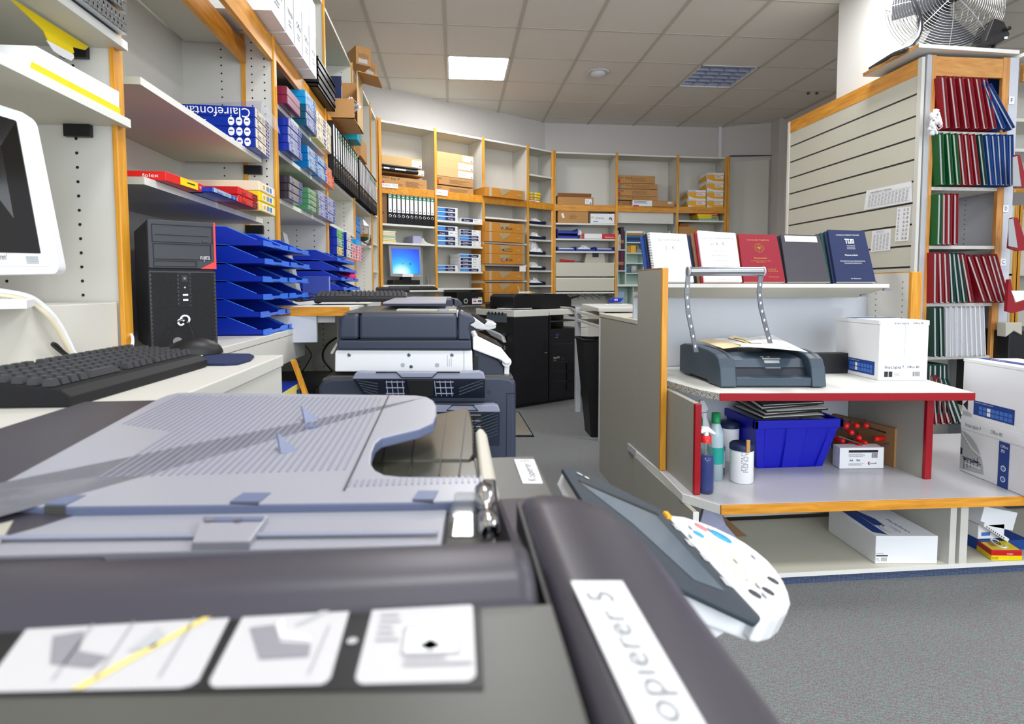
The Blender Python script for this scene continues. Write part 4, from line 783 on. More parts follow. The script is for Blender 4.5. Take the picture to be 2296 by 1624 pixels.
# bay 2 orange boxes
def d_taped(txt):
    def f(m, o, u, v, w, h, n):
        fr_(m, o, u, v, w, h, .10, .16, .02, .98, 'tape', n, .0004); fr_(m, o, u, v, w, h, .93, .99, .02, .98, 'tape_grey', n, .0004); q = o-n*.001
        m.add([q+u*w*.32+v*h*.95, q+u*w*.62+v*h*.93, q+u*w*.6+v*h*.7, q+u*w*.42+v*h*.2], [(0, 1, 2, 3)], 'tape_grey')
        if txt: m.text(txt, q+u*w*.38+v*h*.3-n*.0008, u, v, h*.45, 'ink', w=w*.3)
        m.lines(q+u*w*.8+v*h*.35, u, v, w*.1, h*.2, 1, .5, 'tape')
    return f
og = 'taped orange brown boxes in the third back bay'
rows = [(415, 436, SB[2][-1], '', 'orange brown box standing alone above the rail'), (521, 543, SB[2][1], '', 'lower box of the upper pair'), (499, 521, None, 'A Rot', 'upper box of the upper pair marked A Rot'), (571, 594, SB[2][2], 'C Rot', 'lower box of the middle pair marked C Rot'), (550, 571, None, 'C', 'upper box of the middle pair marked C'), (608, 629, SB[2][3], '', 'single box between the middle and bottom pairs'), (656, 678, SB[2][4], '', 'lower box of the bottom pair'), (635, 656, None, '', 'upper box of the bottom pair')]
zprev = 0
for yt, yb, zb, txt, lab in rows:
    oo = -.05 if yt > 450 else -.07
    if zb is None: zb = zprev
    t, o, u, n, w, h = bitem(2, 1087.5, yt, yb, 1177, .29, 'taped orange '+lab if 'orange' not in lab else 'taped '+lab, 'taped_box', 'box', 'cardboard_orange', d_taped(txt), og, off=oo, zb=zb); zprev = zb+h+.001
a_ = BV(2, 1166, 600, -.06); m = MB('white'); _, u, n = bframe(2); m.obox(BV(2, 1165, 609, -.06), u*.09, Z*.065, n*.001); solo(m, 'paper_note', 'small white paper note hanging at the right of the orange boxes', 'note')
# bay 3 crumpled bags in blue trays
rnd = random.Random(11)
def crumple(c, u, n, w, d, h, m='white', k=7, seed=0, fold=None):
    u, n = np.array(u, float), np.array(n, float); r = random.Random(seed); V = []; Fs = []
    for i in range(k+1):
        for j in range(k+1):
            e = math.sin(math.pi*i/k)*math.sin(math.pi*j/k); V.append(np.array(c)+u*w*(i/k-.5)*(1+r.uniform(-.06, .06))+n*d*(j/k-.5)+np.array([0, 0, h*(e**.6)*r.uniform(.45, 1.0)]))
    for i in range(k):
        for j in range(k): Fs.append((i*(k+1)+j, (i+1)*(k+1)+j, (i+1)*(k+1)+j+1, i*(k+1)+j+1))
    b = MB(m); b.add(V, Fs); b.add([V[0], V[k*(k+1)], V[-1], V[k]], [(3, 2, 1, 0)]); return b
_, u, n = bframe(3)
for k in range(5):
    zb = SB[3][k+1]; o = BV(3, 1206, 500); o[2] = zb+.002; c = o+n*.12; hh_ = [.085, .09, .17, .11, .09][k]
    t = thing('filing_tray', ['topmost', 'second', 'middle', 'fourth', 'lowest'][k]+' small navy tray with crumpled white film in the narrow back bay', 'tray', c, 0, 'small navy trays in the narrow back bay')
    MB('navy').obox(c-u*.15-n*.12, u*.27, n*.22, Z*.004).obox(c-u*.15-n*.122, u*.27, -n*.02+Z*.03, n*.004).obox(c-u*.15-n*.12, n*.22, u*.004, Z*.045).obox(c+u*.116-n*.12, n*.22, u*.004, Z*.045).build('tray', t)
    b = crumple(c+Z*.010-u*.01-n*.03, u, n, .25, .18, hh_, 'page' if k % 2 else 'white', 8, 30+k)
    tag(solo(b, 'film_bag', ['topmost', 'second', 'middle, tallest', 'fourth', 'lowest'][k]+' crumpled clear and white bag in the narrow back bay', 'bag', 'crumpled bags in the narrow back bay'), None, None)
for k in range(4):
    b = BV(3, 1186, 445); _, u, n = bframe(3); o = np.array([b[0], b[1], SB[3][-1]+.002+k*.032])+n*.02; mm = ['white', 'amber', 'yellow', 'yellow'][k]
    t = thing('paper_packet', ['white packet at the bottom', 'orange yellow packet second from the bottom', 'bright yellow packet third from the bottom', 'topmost yellow packet'][k]+' of the stack in the narrow back bay', 'packet', o+u*.1+n*.08, 0, 'yellow packets in the narrow back bay')
    MB(mm).obox(o+u*(.006*k), u*.19, n*.15, Z*.028).build('wrapper', t, .008)
    m = MB('white'); 
    if k: m.disc(o+u*.06-n*.001+Z*.014, -n, .018, 'white', 12, .009).disc(o+u*.12-n*.001+Z*.014, -n, .018, 'white', 12, .009)
    m.lines(o+u*.05-n*.0015+Z*.01, u, Z, .08, .008, 1, .5, 'navy').build('print', t)
# bay 4
t, o, u, n, w, h = bitem(4, 1250.5, 437, 455, 1331, .24, 'open shallow brown carton with black contents on the rail of the fourth wide bay', 'open_carton', 'box', 'cardboard', d_label(.76, .95, .15, .8), off=-.01)
MB('black').obox(o+Z*(h+.001)+u*.01, u*w*.9, n*.22, Z*.02).build('contents', t); MB('cardboard_dark').obox(o+Z*h+n*.0, u*w*.93, -n*.01+Z*.045, n*.003).build('flap', t)
bitem(4, 1251, 472, 499.5, 1319, .25, 'brown carton with a small tilted white label on the upper shelf of the wide bay', 'carton', 'box', 'cardboard', lambda m, o, u, v, w, h, n: (m.add([o+u*w*.1+v*h*.75-n*.001, o+u*w*.17+v*h*.8-n*.001, o+u*w*.22+v*h*.42-n*.001, o+u*w*.15+v*h*.38-n*.001], [(0, 1, 2, 3)], 'white'), m.lines(o+u*w*.38+v*h*.3, u, v, w*.3, h*.4, 4, .3, 'matte_brown')))
bitem(4, 1324.5, 478, 500, 1378, .25, 'white carton with pale yellow and blue print next to the brown carton', 'carton', 'box', 'white', lambda m, o, u, v, w, h, n: (m.text('Datron', o+u*w*.2+v*h*.45-n*.001, u, v, h*.3, 'sky_print', w=w*.35), fr_(m, o, u, v, w, h, .02, .12, .5, .7, 'yellow_soft', n), m.tube([o+u*w*.78+v*h*.4-n*.002, o+u*w*.80+v*h*.62-n*.002, o+u*w*.86+v*h*.55-n*.002, o+u*w*.87+v*h*.35-n*.002], .006, 'navy', n=5), m.lines(o+u*w*.1+v*h*.1, u, v, w*.25, h*.16, 1, .5, 'sky_print')))
_, u, n = bframe(4)
def flat_tray(i, x0, x1, yb, zb, h, label, m='tray_blue', group=None):
    a, b = BV(i, x0, yb), BV(i, x1, yb); w = np.dot(b-a, u); o = np.array([a[0], a[1], zb+.002])+n*.01
    b_ = MB(m); b_.obox(o, u*w, n*.24, Z*.004).obox(o, u*w, n*.004, Z*h*.45).obox(o, u*.004, n*.24, Z*h).obox(o+u*(w-.004), u*.004, n*.24, Z*h).obox(o+n*.236, u*w, n*.004, Z*h); return solo(b_, 'letter_tray', label, 'letter tray', group)
for k in range(2): flat_tray(4, 1250.5, 1296, 534, SB[4][1]+k*.062, .06, ['lower', 'upper'][k]+' of two stacked blue trays left of the red and white box', group='blue trays in the wide back bay')
solo(crumple(BV(4, 1303, 520)*np.array([1, 1, 0])+Z*(SB[4][1]+.05)+n*.08, u, n, .07, .08, .09, 'white', 6, 4), 'film_bag', 'crumpled white bag between the blue trays and the red white box', 'bag')
bitem(4, 1304, 524, 535.5, 1380, .2, 'long white and red box on the shelf below the cartons', 'long_box', 'box', 'white', lambda m, o, u, v, w, h, n: (fr_(m, o, u, v, w, h, 0, .08, 0, 1, 'red', n), fr_(m, o, u, v, w, h, .6, 1, 0, 1, 'red', n), m.text('Bindomatic', o+u*w*.7+v*h*.2-n*.001, u, v, h*.4, 'white', w=w*.25)), off=-.005)
for k, (x0, x1) in enumerate(((1250.5, 1290), (1292, 1335), (1337, 1379))):
    flat_tray(4, x0, x1, 563, SB[4][2], .055, ['left', 'middle', 'right'][k]+' low blue tray with papers on the narrow shelf of the wide bay', group='low blue trays in the wide back bay')
    a = BV(4, x0+4, 560); w = .22; o = np.array([a[0], a[1], SB[4][2]+.008])+n*.03
    solo(MB('page').obox(o, u*w*.85, n*.18, Z*.03).obox(o-n*.012+Z*.004, u*w*.7, n*.012, Z*.018, 'white') if k != 1 else crumple(o+u*.1+n*.09, u, n, .22, .2, .085, 'white', 7, 9), 'paper_stack', ['stack of papers in the left low blue tray', 'crumpled white papers in the middle low blue tray', 'stack of papers in the right low blue tray'][k], 'paper')
o = BV(4, 1311, 589, .05); o[2] = SB[4][3]+.001; t = thing('wall_device', 'beige box with a small dark window standing on the white drop front shelf', 'device', o)
MB('beige_plastic').ext([o, o+u*.27, o+u*.25+Z*.12, o+u*.02+Z*.12], n*.1).build('housing', t, .002); MB('black').obox(o+u*.10+Z*.07-n*.002, u*.08, n*.002, Z*.06).build('window', t)
solo(MB('red').tube([BV(4, 1255, 586, .04)*np.array([1, 1, 0])+Z*(SB[4][3]+.03), BV(4, 1288, 586, .04)*np.array([1, 1, 0])+Z*(SB[4][3]+.02)], [.016, .011]).tube([BV(4, 1288, 586, .04)*np.array([1, 1, 0])+Z*(SB[4][3]+.02), BV(4, 1308, 586, .06)*np.array([1, 1, 0])+Z*(SB[4][3]+.012)], .003, 'black', n=5), 'hand_tool', 'dark red handled tool with a black lead beside the beige box', 'tool')
cbm = MB('dark_grey')
for k in range(7):
    x = 1262+k*16; cbm.tube(curve([BV(4, x, 659, .1), BV(4, x+6+rnd.uniform(-4, 6), 664, .08), BV(4, x+14, 660+rnd.uniform(0, 8), .12), BV(4, x+20, 671, .1)], 5), .004, n=5)
solo(cbm, 'cable_tangle', 'tangle of dark cables under the white drop fronts', 'cable', kind='stuff')
# bay 5 toner cartons and mint rack
yy = [391, 408.5, 420, 435, 443.5, 457.5]; rz5 = SB[5][-1]; zt5 = [BV(5, 1384, y)[2] for y in yy]; sc5 = zt5[-1]
for k in range(5):
    i_ = 4-k; xr = [1416, 1475, 1475, 1475, 1469][k]
    zb = rz5+.001+(zt5[i_+1]-sc5)*((zt5[0]-rz5)/(zt5[0]-sc5)); t, o, u, n, w, h = bitem(5, 1385, yy[i_], yy[i_+1], xr, .24, ['bottom', 'second from the bottom', 'middle', 'second from the top', 'topmost'][k]+' brown toner carton above the mint rack', 'toner_carton', 'box', 'cardboard', [d_toner('TONER'), d_toner('C', 'Kop 19'), d_toner('TONER'), d_toner('C', 'Kop 19'), d_toner('Toner', 'Kop 2')][k], 'brown toner cartons', zb=zb-.001, off=.01 if k else .06)
bitem(5, 1419, 444, 457.5, 1463, .04, 'small carton with a white and magenta label at the front of the toner stack', 'small_carton', 'box', 'white', lambda m, o, u, v, w, h, n: (m.lines(o+u*w*.06+v*h*.45, u, v, w*.8, h*.45, 3, .4, 'ink'), fr_(m, o, u, v, w, h, .02, .3, .02, .22, 'magenta', n)), off=-.035)
bitem(5, 1464, 444, 457.5, 1512, .05, 'brown carton with a small white label right of the magenta labelled one', 'small_carton', 'box', 'cardboard', d_label(.7, .9, .5, .8), off=-.035)
_, u, n = bframe(5); m_ = MB('laminate'); mat('mint_rack', '#C4D8CE', .5)
t = thing('mint_rack', 'pale mint green pigeonhole rack inside the back bay behind the display books', 'rack', BV(5, 1400, 660, .02))
def RK(x, y): return BV(5, x, y, .03)
zt_r, zb_r = RK(1384, 517)[2], RK(1384, 641)[2]; xa, xb, xc, xd = [np.dot(RK(x, 560)-RK(1384, 560), u) for x in (1384, 1402.5, 1443, 1500)]; ob = RK(1384, 560)*np.array([1, 1, 0])
for nm, x in (('side_panel', xa), ('divider', xb), ('side_panel', xc), ('side_panel', xd)): MB('mint_rack').obox(ob+u*x+Z*zb_r, u*.014, n*.2, Z*(zt_r-zb_r)).build(nm, t)
for y in (562, 609, 640): MB('mint_rack').obox(ob+u*.014+Z*RK(1384, y)[2], u*(xb-.014), n*.2, Z*.014).build('shelf', t)
for y in (545, 569, 592, 614.5, 640): MB('mint_rack').obox(ob+u*(xb+.014)+Z*RK(1384, y)[2], u*(xc-xb-.014), n*.2, Z*.014).build('shelf', t)
MB('mint_rack').obox(ob+n*.19+Z*zb_r, u*xd, n*.008, Z*(zt_r-zb_r)).build('back_panel', t)
for y0, hs, cs in ((562, (.20, .22, .21, .32, .32, .32, .32), ('white_cloth', 'pink', 'white_cloth', 'green_dark', 'navy', 'crimson_cloth', 'navy')), (609, (.27,)*6, ('crimson_cloth', 'navy', 'navy_cloth', 'crimson_cloth', 'crimson_cloth', 'navy'))):
    z0 = RK(1384, y0)[2]+.015; w = (xb-.02-.014)/len(cs)
    for k, c_ in enumerate(cs):
        bk = MB(c_).obox(ob+u*(.016+k*w)+n*.01+Z*z0, u*(w-.001), n*.16, Z*hs[k]*.88); bk.lines(ob+u*(.018+k*w)+n*.009+Z*(z0+hs[k]*.2), u, Z, w*.5, .05, 1, .8, 'gold')
        solo(bk, 'bound_book', ORD[k]+' '+{'white_cloth': 'thin white', 'pink': 'thin pink', 'green_dark': 'dark green', 'navy': 'navy', 'navy_cloth': 'navy', 'crimson_cloth': 'dark red'}[c_]+' book spine in the '+('upper' if y0 < 600 else 'lower')+' left hole of the mint rack', 'book', 'bound books in the mint rack')
z0 = RK(1384, 545)[2]+.015; mt = MB('navy'); 
for k in range(5): solo(MB(['blue_cloth', 'navy', 'petrol_wrap', 'cardboard_orange', 'white'][k]).obox(ob+u*(xb+.02)+n*.01+Z*(z0+k*.028), u*(xc-xb-.03), n*.16, Z*.026), 'bound_book', ['bottom dark blue', 'second navy', 'third petrol blue', 'fourth orange', 'top white'][k]+' book lying flat in the mint rack', 'book', 'books lying flat in the mint rack')
z0 = RK(1384, 569)[2]+.015
for k, (dx, w, h, c_, lab) in enumerate(((.018, .05, .085, 'cardboard', 'small brown box in the mint rack'), (.072, .07, .09, 'amber', 'small yellow orange box with a stick in the mint rack'))): solo(MB(c_).obox(ob+u*(xb+dx)+n*.01+Z*z0, u*w, n*.1, Z*h), 'small_box', lab, 'box', bevel=.002)
solo(crumple(ob+u*(xb+.19)+n*.06+Z*z0, u, n, .09, .08, .11, 'grey_wrap', 6, 3), 'film_bag', 'crumpled grey foil ball in the mint rack', 'bag')
z0 = RK(1384, 614.5)[2]+.015
c = ob+u*(xb+.04)+n*.05+Z*z0; t = thing('spray_bottle', 'tiny blue bottle in the lower hole of the mint rack', 'bottle', c); MB('sky_print').lathe([(0, 0), (.018, 0), (.018, .06), (.008, .08)], c).build('body', t); MB('navy').lathe([(.009, .08), (.009, .1), (0, .1)], c).build('cap', t)
c = ob+u*(xb+.13)+n*.05+Z*z0; solo(MB('light_grey').lathe([(0, 0), (.036, 0), (.04, .09), (.037, .09), (.034, .004), (0, .004)], c), 'cup', 'pale grey cup in the lower hole of the mint rack', 'cup')
t = thing('mint_cabinet', 'pale mint metal box standing under the pigeonhole rack', 'cabinet', BV(5, 1398, 690, .03)); z1 = RK(1384, 641)[2]-.004
MB('mint_rack').obox(ob+n*.19+Z*(z1-.36), u*.22, n*.008, Z*.36).obox(ob+Z*(z1-.36), u*.012, n*.19, Z*.36).obox(ob+u*.21+Z*(z1-.36), u*.012, n*.19, Z*.36).build('housing', t); MB('paleblue').obox(ob+u*.02+n*.1+Z*(z1-.34), u*.12, n*.01, Z*.28).build('inner_plate', t, .01)
# bay 6 yellow boxes, books, carton
def d_yel(m, o, u, v, w, h, n):
    q = o-n*.0004; V = [q+v*h*.98, q+v*h*.35]+[q+u*w*(.02+.5*t_)+v*h*(.30-.26*math.sin(math.pi/2*t_)) for t_ in (0.0, .3, .6, 1.0)]+[q+u*w+v*h*.04, q+u*w+v*h*.98]; m.add(V, [tuple(range(len(V)))], 'amber')
    m.add([p-n*.0005 for p in (q+v*h*.78, q+u*w+v*h*.78, q+u*w+v*h, q+v*h)], [(0, 1, 2, 3)], 'white'); m.text('PELIKAN', q+u*w*.06+v*h*.82-n*.001, u, v, h*.14, 'navy', w=w*.32); fr_(m, q-n*.0006, u, v, w, h, .46, .97, .34, .7, 'white', n); m.lines(q+u*w*.5+v*h*.42-n*.0016, u, v, w*.42, h*.2, 2, .4, 'red')
g6 = 'yellow and white boxes in the last back bay'
yR = [387.5, 405.5, 424, 442.5, 461]; yL = [424, 442.5, 461]; z6 = SB[6][-1]; hh6 = (BV(6, 1585, 387.5)[2]-z6)/4
for k in range(4): bitem(6, 1585.5, 0, 0, 1622, .26, ['bottom', 'second from the bottom', 'third from the bottom', 'topmost'][k]+' yellow and white box in the tall right column of the last back bay', 'toner_box', 'box', 'white', None, g6, zb=z6+k*hh6) if False else None
def ybox(x0, x1, k, lab):
    a, b = BV(6, x0, 440), BV(6, x1, 440); _, u, n = bframe(6); o = np.array([a[0], a[1], z6+k*hh6+.001]); w = np.dot(b-a, u)
    t = thing('toner_box', lab, 'box', o+u*w/2, 0, g6); bx = MB('white').obox(o, u*w, n*.25, Z*(hh6-.002)); bx.add([o-u*.0004+n*.01+Z*hh6*.1, o-u*.0004+n*.24+Z*hh6*.1, o-u*.0004+n*.24+Z*hh6*.5, o-u*.0004+n*.05+Z*hh6*.8], [(0, 1, 2, 3)], 'amber'); bx.build('carton', t); m = MB('amber'); d_yel(m, o-n*.0008, u, Z, w, hh6, n); m.build('print', t)
for k in range(4): ybox(1585.5, 1622, k, ['bottom', 'second lowest', 'second highest', 'topmost'][k]+' yellow and white box of the right column, last back bay')
for k in range(2): ybox(1544, 1582.5, k, ['lower', 'upper'][k]+' yellow and white box of the left column, last back bay')
for k, (c_, nm) in enumerate((('green_pale', 'pale green'), ('yellow', 'yellow'), ('yellow', 'second yellow'), ('red_bright', 'red'))):
    a, b = BV(6, 1568, 490), BV(6, 1617, 490); o = np.array([a[0], a[1], SB[6][0]+.001+k*.027]); _, u, n = bframe(6)
    solo(MB(c_).obox(o-u*(.01*k)+n*.01, u*.27, n*.2, Z*.026).obox(o+u*.17+n*.0088, u*.08, n*.001, Z*.02, 'green' if k == 1 else 'magenta' if k == 2 else c_), 'flat_package', nm+' flat package in the small stack of the last back bay', 'package', 'flat packages in the last back bay', bevel=.002)
t, o, u, n, w, h = bitem(6, 1522, 508, 540, 1563, .24, 'open brown carton on the lower shelf of the last back bay', 'open_carton', 'box', 'cardboard', None, off=.02, zb=SB[6][1])
MB('cardboard_dark').obox(o+Z*h, u*w*.5, u*w*.08+Z*.04, n*.2).build('flap', t)
# ================================================================ desks along the left wall
ZD = 1.13
def desk(name, label, poly, z, th, front_edges, m='edge_white', me_='beech_h'):
    t = thing(name, label, 'desk', (np.mean([p[0] for p in poly]), np.mean([p[1] for p in poly]), z))
    MB(m).prism(poly, z-th, z).build('desktop', t, .002)
    for k, (i, j, mm) in enumerate(front_edges):
        a, b = np.array([*poly[i][:2], z-th-.001]), np.array([*poly[j][:2], z-th-.001]); d = b-a; o_ = nrm(np.cross(d, (0, 0, 1))); ce = np.mean(np.array([p[:2] for p in poly]), 0); o_ = o_ if np.dot(o_[:2], a[:2]-ce) > 0 else -o_
        e = MB(mm).obox(a, d, o_*.006, (0, 0, th+.001)); 
        if mm == 'beech_h':
            for q in (.12, .62): e.disc(a+d*q+o_*.0065+np.array([0, 0, th/2]), o_, .004, 'hole')
        e.build('edge_band', t)
    return t
A_ = [atZ(650, 687, ZD), atZ(784, 688, ZD), atZ(800, 686.5, ZD), atZ(845, 675, ZD), atZ(852, 671.5, ZD)]
A_[0][0] = -1.05
poly = [(-1.06, A_[0][1])]+[tuple(p[:2]) for p in A_[1:]]+[(-1.06, A_[4][1])]
d1 = desk('desk', 'white desk board with a wooden front edge below the second computer', poly, ZD, .032, [(0, 1, 'beech_h'), (1, 2, 'lip'), (2, 3, 'lip'), (3, 4, 'lip')])
yq = A_[1][1]
pA, pB = atY(709, 701, yq+.02), atY(709, 768, yq+.02)
MB('laminate_cool').box(-.74, pA[0], yq+.02, yq+.04, pB[2], ZD-.033).build('end_panel', d1, .001)
MB('laminate').box(-1.05, pA[0]+.06, yq+.05, yq+.09, ZD-.06, ZD-.033).build('brace', d1)
# lower side panels of the left shelving, seen under the desk
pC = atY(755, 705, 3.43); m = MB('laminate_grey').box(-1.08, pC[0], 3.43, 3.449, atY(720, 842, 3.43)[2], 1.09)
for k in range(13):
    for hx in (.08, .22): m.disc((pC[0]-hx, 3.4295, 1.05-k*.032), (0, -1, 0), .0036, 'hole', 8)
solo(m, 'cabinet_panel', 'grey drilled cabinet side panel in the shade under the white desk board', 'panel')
a, b = atY(655, 808, 1.95), atY(684, 888, 1.95); solo(MB('beech').obox(a-np.array([.006, 0, 0]), (.014, 0, 0), (0, .02, 0), (b-a)*1.3), 'wood_strip', 'slanting wooden strip leaning under the white counter', 'strip')
a = atY(676, 856, 2.0); pack('blue and yellow paper pack standing on the floor shelf under the counter', a[0]-.2, a[0]-.004, 1.78, 2.02, a[2]-.12, a[2], 'blue_wrap', 'yellow_soft')
a = atY(642, 850, 1.9); pack('mint green paper pack half hidden behind the counter corner', a[0]-.2, a[0], 1.70, 1.77, a[2]-.14, a[2], 'mint', 'mint', deco='none')
for k, pts in enumerate((((684, 775), (697, 792), (695, 806), (672, 842)), ((755, 757), (735, 772), (724, 792), (728, 812), (752, 838)))):
    solo(MB('black').tube(curve([atY(x, y, 3.38) for x, y in pts]), [.003, .006][k]), 'cable', ['thin black cable looping down the grey panel', 'thick black cable hoop beside the middle copier'][k], 'cable')
# floor-standing dark cabinet in the shade
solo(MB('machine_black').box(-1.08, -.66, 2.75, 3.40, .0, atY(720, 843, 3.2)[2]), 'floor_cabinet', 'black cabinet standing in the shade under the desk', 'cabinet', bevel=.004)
# second monitor (seen edge on), keyboard, mouse, cables
c_ = [atY(612, 520, 2.7), atY(634, 520, 2.72), atY(666, 646, 2.62), atY(655, 650, 2.62)]
t = thing('monitor', 'grey monitor seen at a slant behind the blue letter trays', 'monitor', (c_[2][0], 2.65, ZD))
tl, tr, br2, bl2 = np.array([-.99, 2.80, c_[1][2]]), np.array([c_[1][0], 2.72, c_[1][2]-.0]), np.array([c_[2][0], 2.62, c_[2][2]-.005]), np.array([-.93, 2.70, c_[2][2]-.005])
bk = nrm(np.cross(br2-bl2, tl-bl2)); bk = bk if bk[1] > 0 else -bk
MB('monitor_grey').ext([tl, tr, br2, bl2], bk*.035).build('housing', t, .003)
def qm(a, b): return bl2*(1-a)*(1-b)+br2*a*(1-b)+tl*(1-a)*b+tr*a*b
MB('screen_grey').ext([qm(.05, .10)-bk*.002, qm(.93, .10)-bk*.002, qm(.93, .95)-bk*.002, qm(.05, .95)-bk*.002], bk*.002).build('screen', t)
MB('dark_grey').lathe([(0, 0), (.11, 0), (.11, .008), (.03, .02), (.025, .14), (0, .14)], (-.86, 2.72, ZD+.001)).build('stand', t)
o = atZ(728, 690, ZD); kb2 = keyboard('black keyboard propped up on a round foot on the white desk board', atZ(705, 684, ZD+.001)+np.array([0, 0, .01]), (.95, .12), .36, .15, .02, .02)
solo(MB('black').lathe([(0, 0), (.014, .004), (.016, .014), (.012, .026), (0, .03)], atZ(713, 682, ZD)+np.array([-.0, -.0, .001])), 'round_foot', 'small round black foot under the left corner of the propped keyboard', 'foot')
mouse('black mouse lying behind the propped keyboard', atZ(765, 671, ZD)+np.array([0, .03, .038]), (1, .2))
solo(MB('navy_cloth').ext([atZ(x, y, ZD+.001) for x, y in ((795, 673), (822, 673), (822, 676), (800, 678))], (0, 0, .003)), 'mouse_pad', 'dark blue mouse pad corner beside the propped keyboard', 'mouse pad')
for k, pts in enumerate((((655, 672), (672, 660), (690, 658), (712, 662)), ((655, 672), (675, 670), (690, 667), (705, 667)), ((655, 672), (668, 676), (690, 674), (704, 672)))):
    mm = MB('black').tube(curve([atY(x, y, 2.62) for x, y in pts]), .0028)
    if k == 1: q = atY(691, 667, 2.62); mm.box(q[0]-.01, q[0]+.012, q[1]-.006, q[1]+.006, q[2]-.006, q[2]+.006)
    solo(mm, 'cable', ['upper black cable arching to the propped keyboard', 'middle black cable with a small plug box behind the propped keyboard', 'lower black cable lying on the desk behind the trays'][k], 'cable')
# far blue trays and lilac packs on the desk
ct3 = atZ(803, 676, ZD); zt3 = (atX(800, 600, -.60)[2]-ZD)
for k in range(5):
    x = atX(815, 640, -.56)[0]; put_tray((-.60-(.02 if k > 2 else 0)+.01*k % .02, 3.12, ZD+.002+k*.052), 'blue letter tray, '+['bottom', 'second from the bottom', 'middle', 'second from the top', 'topmost'][k]+' of the stack on the white desk', 'blue letter trays on the white desk')
    put_tray((-.60-(.02 if k > 2 else 0)+.01*k % .02, 3.385, ZD+.002+k*.052), 'blue letter tray, '+['bottom', 'second lowest', 'middle', 'second highest', 'topmost'][k]+' of the rear stack on the desk', 'blue letter trays on the white desk')
solo(MB('magenta').ext([(-.80, 3.5, ZD+.125), (-.62, 3.45, ZD+.125), (-.60, 3.58, ZD+.125), (-.62, 3.60, ZD+.165), (-.8, 3.6, ZD+.16)], (0, 0, .012)), 'pink_sheet', 'bright pink rolled sheet in the far blue trays', 'paper')
for k in range(2): a = atX(737+k*9, 655, -.66); pack(['left', 'right'][k]+' lilac film wrapped pack standing left of the far blue trays', -.80, -.66, a[1]+.02, a[1]+.10, ZD+.001, ZD+.13, 'violet_wrap', 'palelilac')
# third desk board further back
ZE = 1.155; q1, q2, q3, q4 = atZ(815, 658, ZE), atZ(886, 661, ZE), atZ(900, 658.5, ZE), atZ(916, 652.5, ZE)
poly = [(-1.06, q1[1])]+[tuple(p[:2]) for p in (q2, q3, q4)]+[(-1.06, min(q4[1], 5.25))]
desk('desk', 'farther white desk board with a speckled front edge in the left corner', poly, ZE, .034, [(0, 1, 'chipboard'), (1, 2, 'lip'), (2, 3, 'lip')])
keyboard('small black keyboard on the farther white desk board', atZ(842, 655.5, ZE+.001), (1, .1), .30, .14)
mouse('black mouse lying on top of the far keyboard', atZ(868, 653, ZE)+np.array([0, .06, .045]), (1, 0))
solo(MB('red').obox(atZ(836, 657, ZE)+Z*.001, (.17, -.01, 0), (0, .12, 0), Z*.008), 'notebook', 'flat red notebook on the farther desk board', 'notebook')
# ================================================================ copier B (middle, bluish grey)
YB = 1.95
def B(x, y, Y=None): return atY(x, y, YB if Y is None else Y)
t = thing('copier', 'dark bluish grey copier with a white scanner band behind the nearest copier', 'copier', (B(930, 900)[0], YB+.3, 0))
def slab(name, pts, Y0, Y1, m, bevel=.004, par=None, seg=2): return MB(m).ext([B(x, y, Y0) for x, y in pts], (0, Y1-Y0, 0)).build(name, par or t, bevel, seg=seg)
slab('scanner_band', [(750.5, 834), (751, 790), (755, 785.5), (1059, 786.5), (1060, 835)], YB, YB+.52, 'white', .006, seg=3)
m = MB('screw')
for x, y in ((783, 796), (917, 796), (1013.5, 796), (922, 822)): p = B(x, y, YB-.001); m.lathe([(.0058, 0), (.0058, .0015), (.004, .002)], p, ax=(0, -1, 0), n=12).disc(p+np.array([0, -.0025, 0]), (0, -1, 0), .004, 'screw').disc(p+np.array([0, -.003, 0]), (0, -1, 0), .0016, 'dark_grey')
m.build('screws', t).name = 'screw_row'
m = MB('light_grey')
for x, y in ((903, 819), (980, 819)): m.disc(B(x, y, YB-.0006), (0, -1, 0), .0075, 'light_grey')
p = B(1040, 787, YB-.0006); q = B(1040, 834, YB-.0006); m.obox(p, (.0012, 0, 0), q-p, (0, -.0004, 0), 'mid_grey'); p0_ = B(1014, 822, YB-.0006); m.lines(p0_, (0, 0, 1), (-1, 0, 0), .04, .02, 3, .3, 'light_grey'); m.build('band_mark', t)
slab('lid_base', [(756, 785), (756.5, 763.5), (1056, 763.5), (1057, 785)], YB-.01, YB+.50, 'copier_navy', .006)
slab('feeder_cover', [(758, 762.5), (760, 715), (767, 706.5), (804, 704), (804, 762.5)], YB-.004, YB+.26, 'copier_navy', .012, seg=4)
slab('feeder_cover', [(805, 762.5), (805, 706), (812, 703.5), (1018, 705), (1025.5, 709), (1025.5, 762.5)], YB-.006, YB+.26, 'copier_navy', .012, seg=4)
slab('feeder_nose', [(1027, 762.5), (1027, 709), (1034, 703), (1060, 711), (1066, 717), (1064, 724), (1054, 728), (1051, 740), (1055, 762.5)], YB-.006, YB+.26, 'copier_navy', .010, seg=4)
slab('seam', [(804, 764), (1025, 765), (1025, 762), (804, 761)], YB-.0075, YB+.1, 'black', 0)
tt = MB('copier_olive'); z0 = B(900, 704)[2]
tt.ext([B(767, 704, YB+.02), B(818, 699, YB+.02), B(1026, 700, YB+.02), B(1020, 706, YB+.02)], (0, .24, .012)).build('feeder_top', t, .006)
MB('tray_grey').ext([(B(858, 690, YB+.1)[0], YB+.10, z0+.03), (B(1000, 690, YB+.1)[0], YB+.10, z0+.03), (B(1000, 690, YB+.1)[0], YB+.46, z0+.042), (B(868, 690, YB+.1)[0], YB+.46, z0+.042)], (0, 0, .008)).build('document_tray', t, .003)
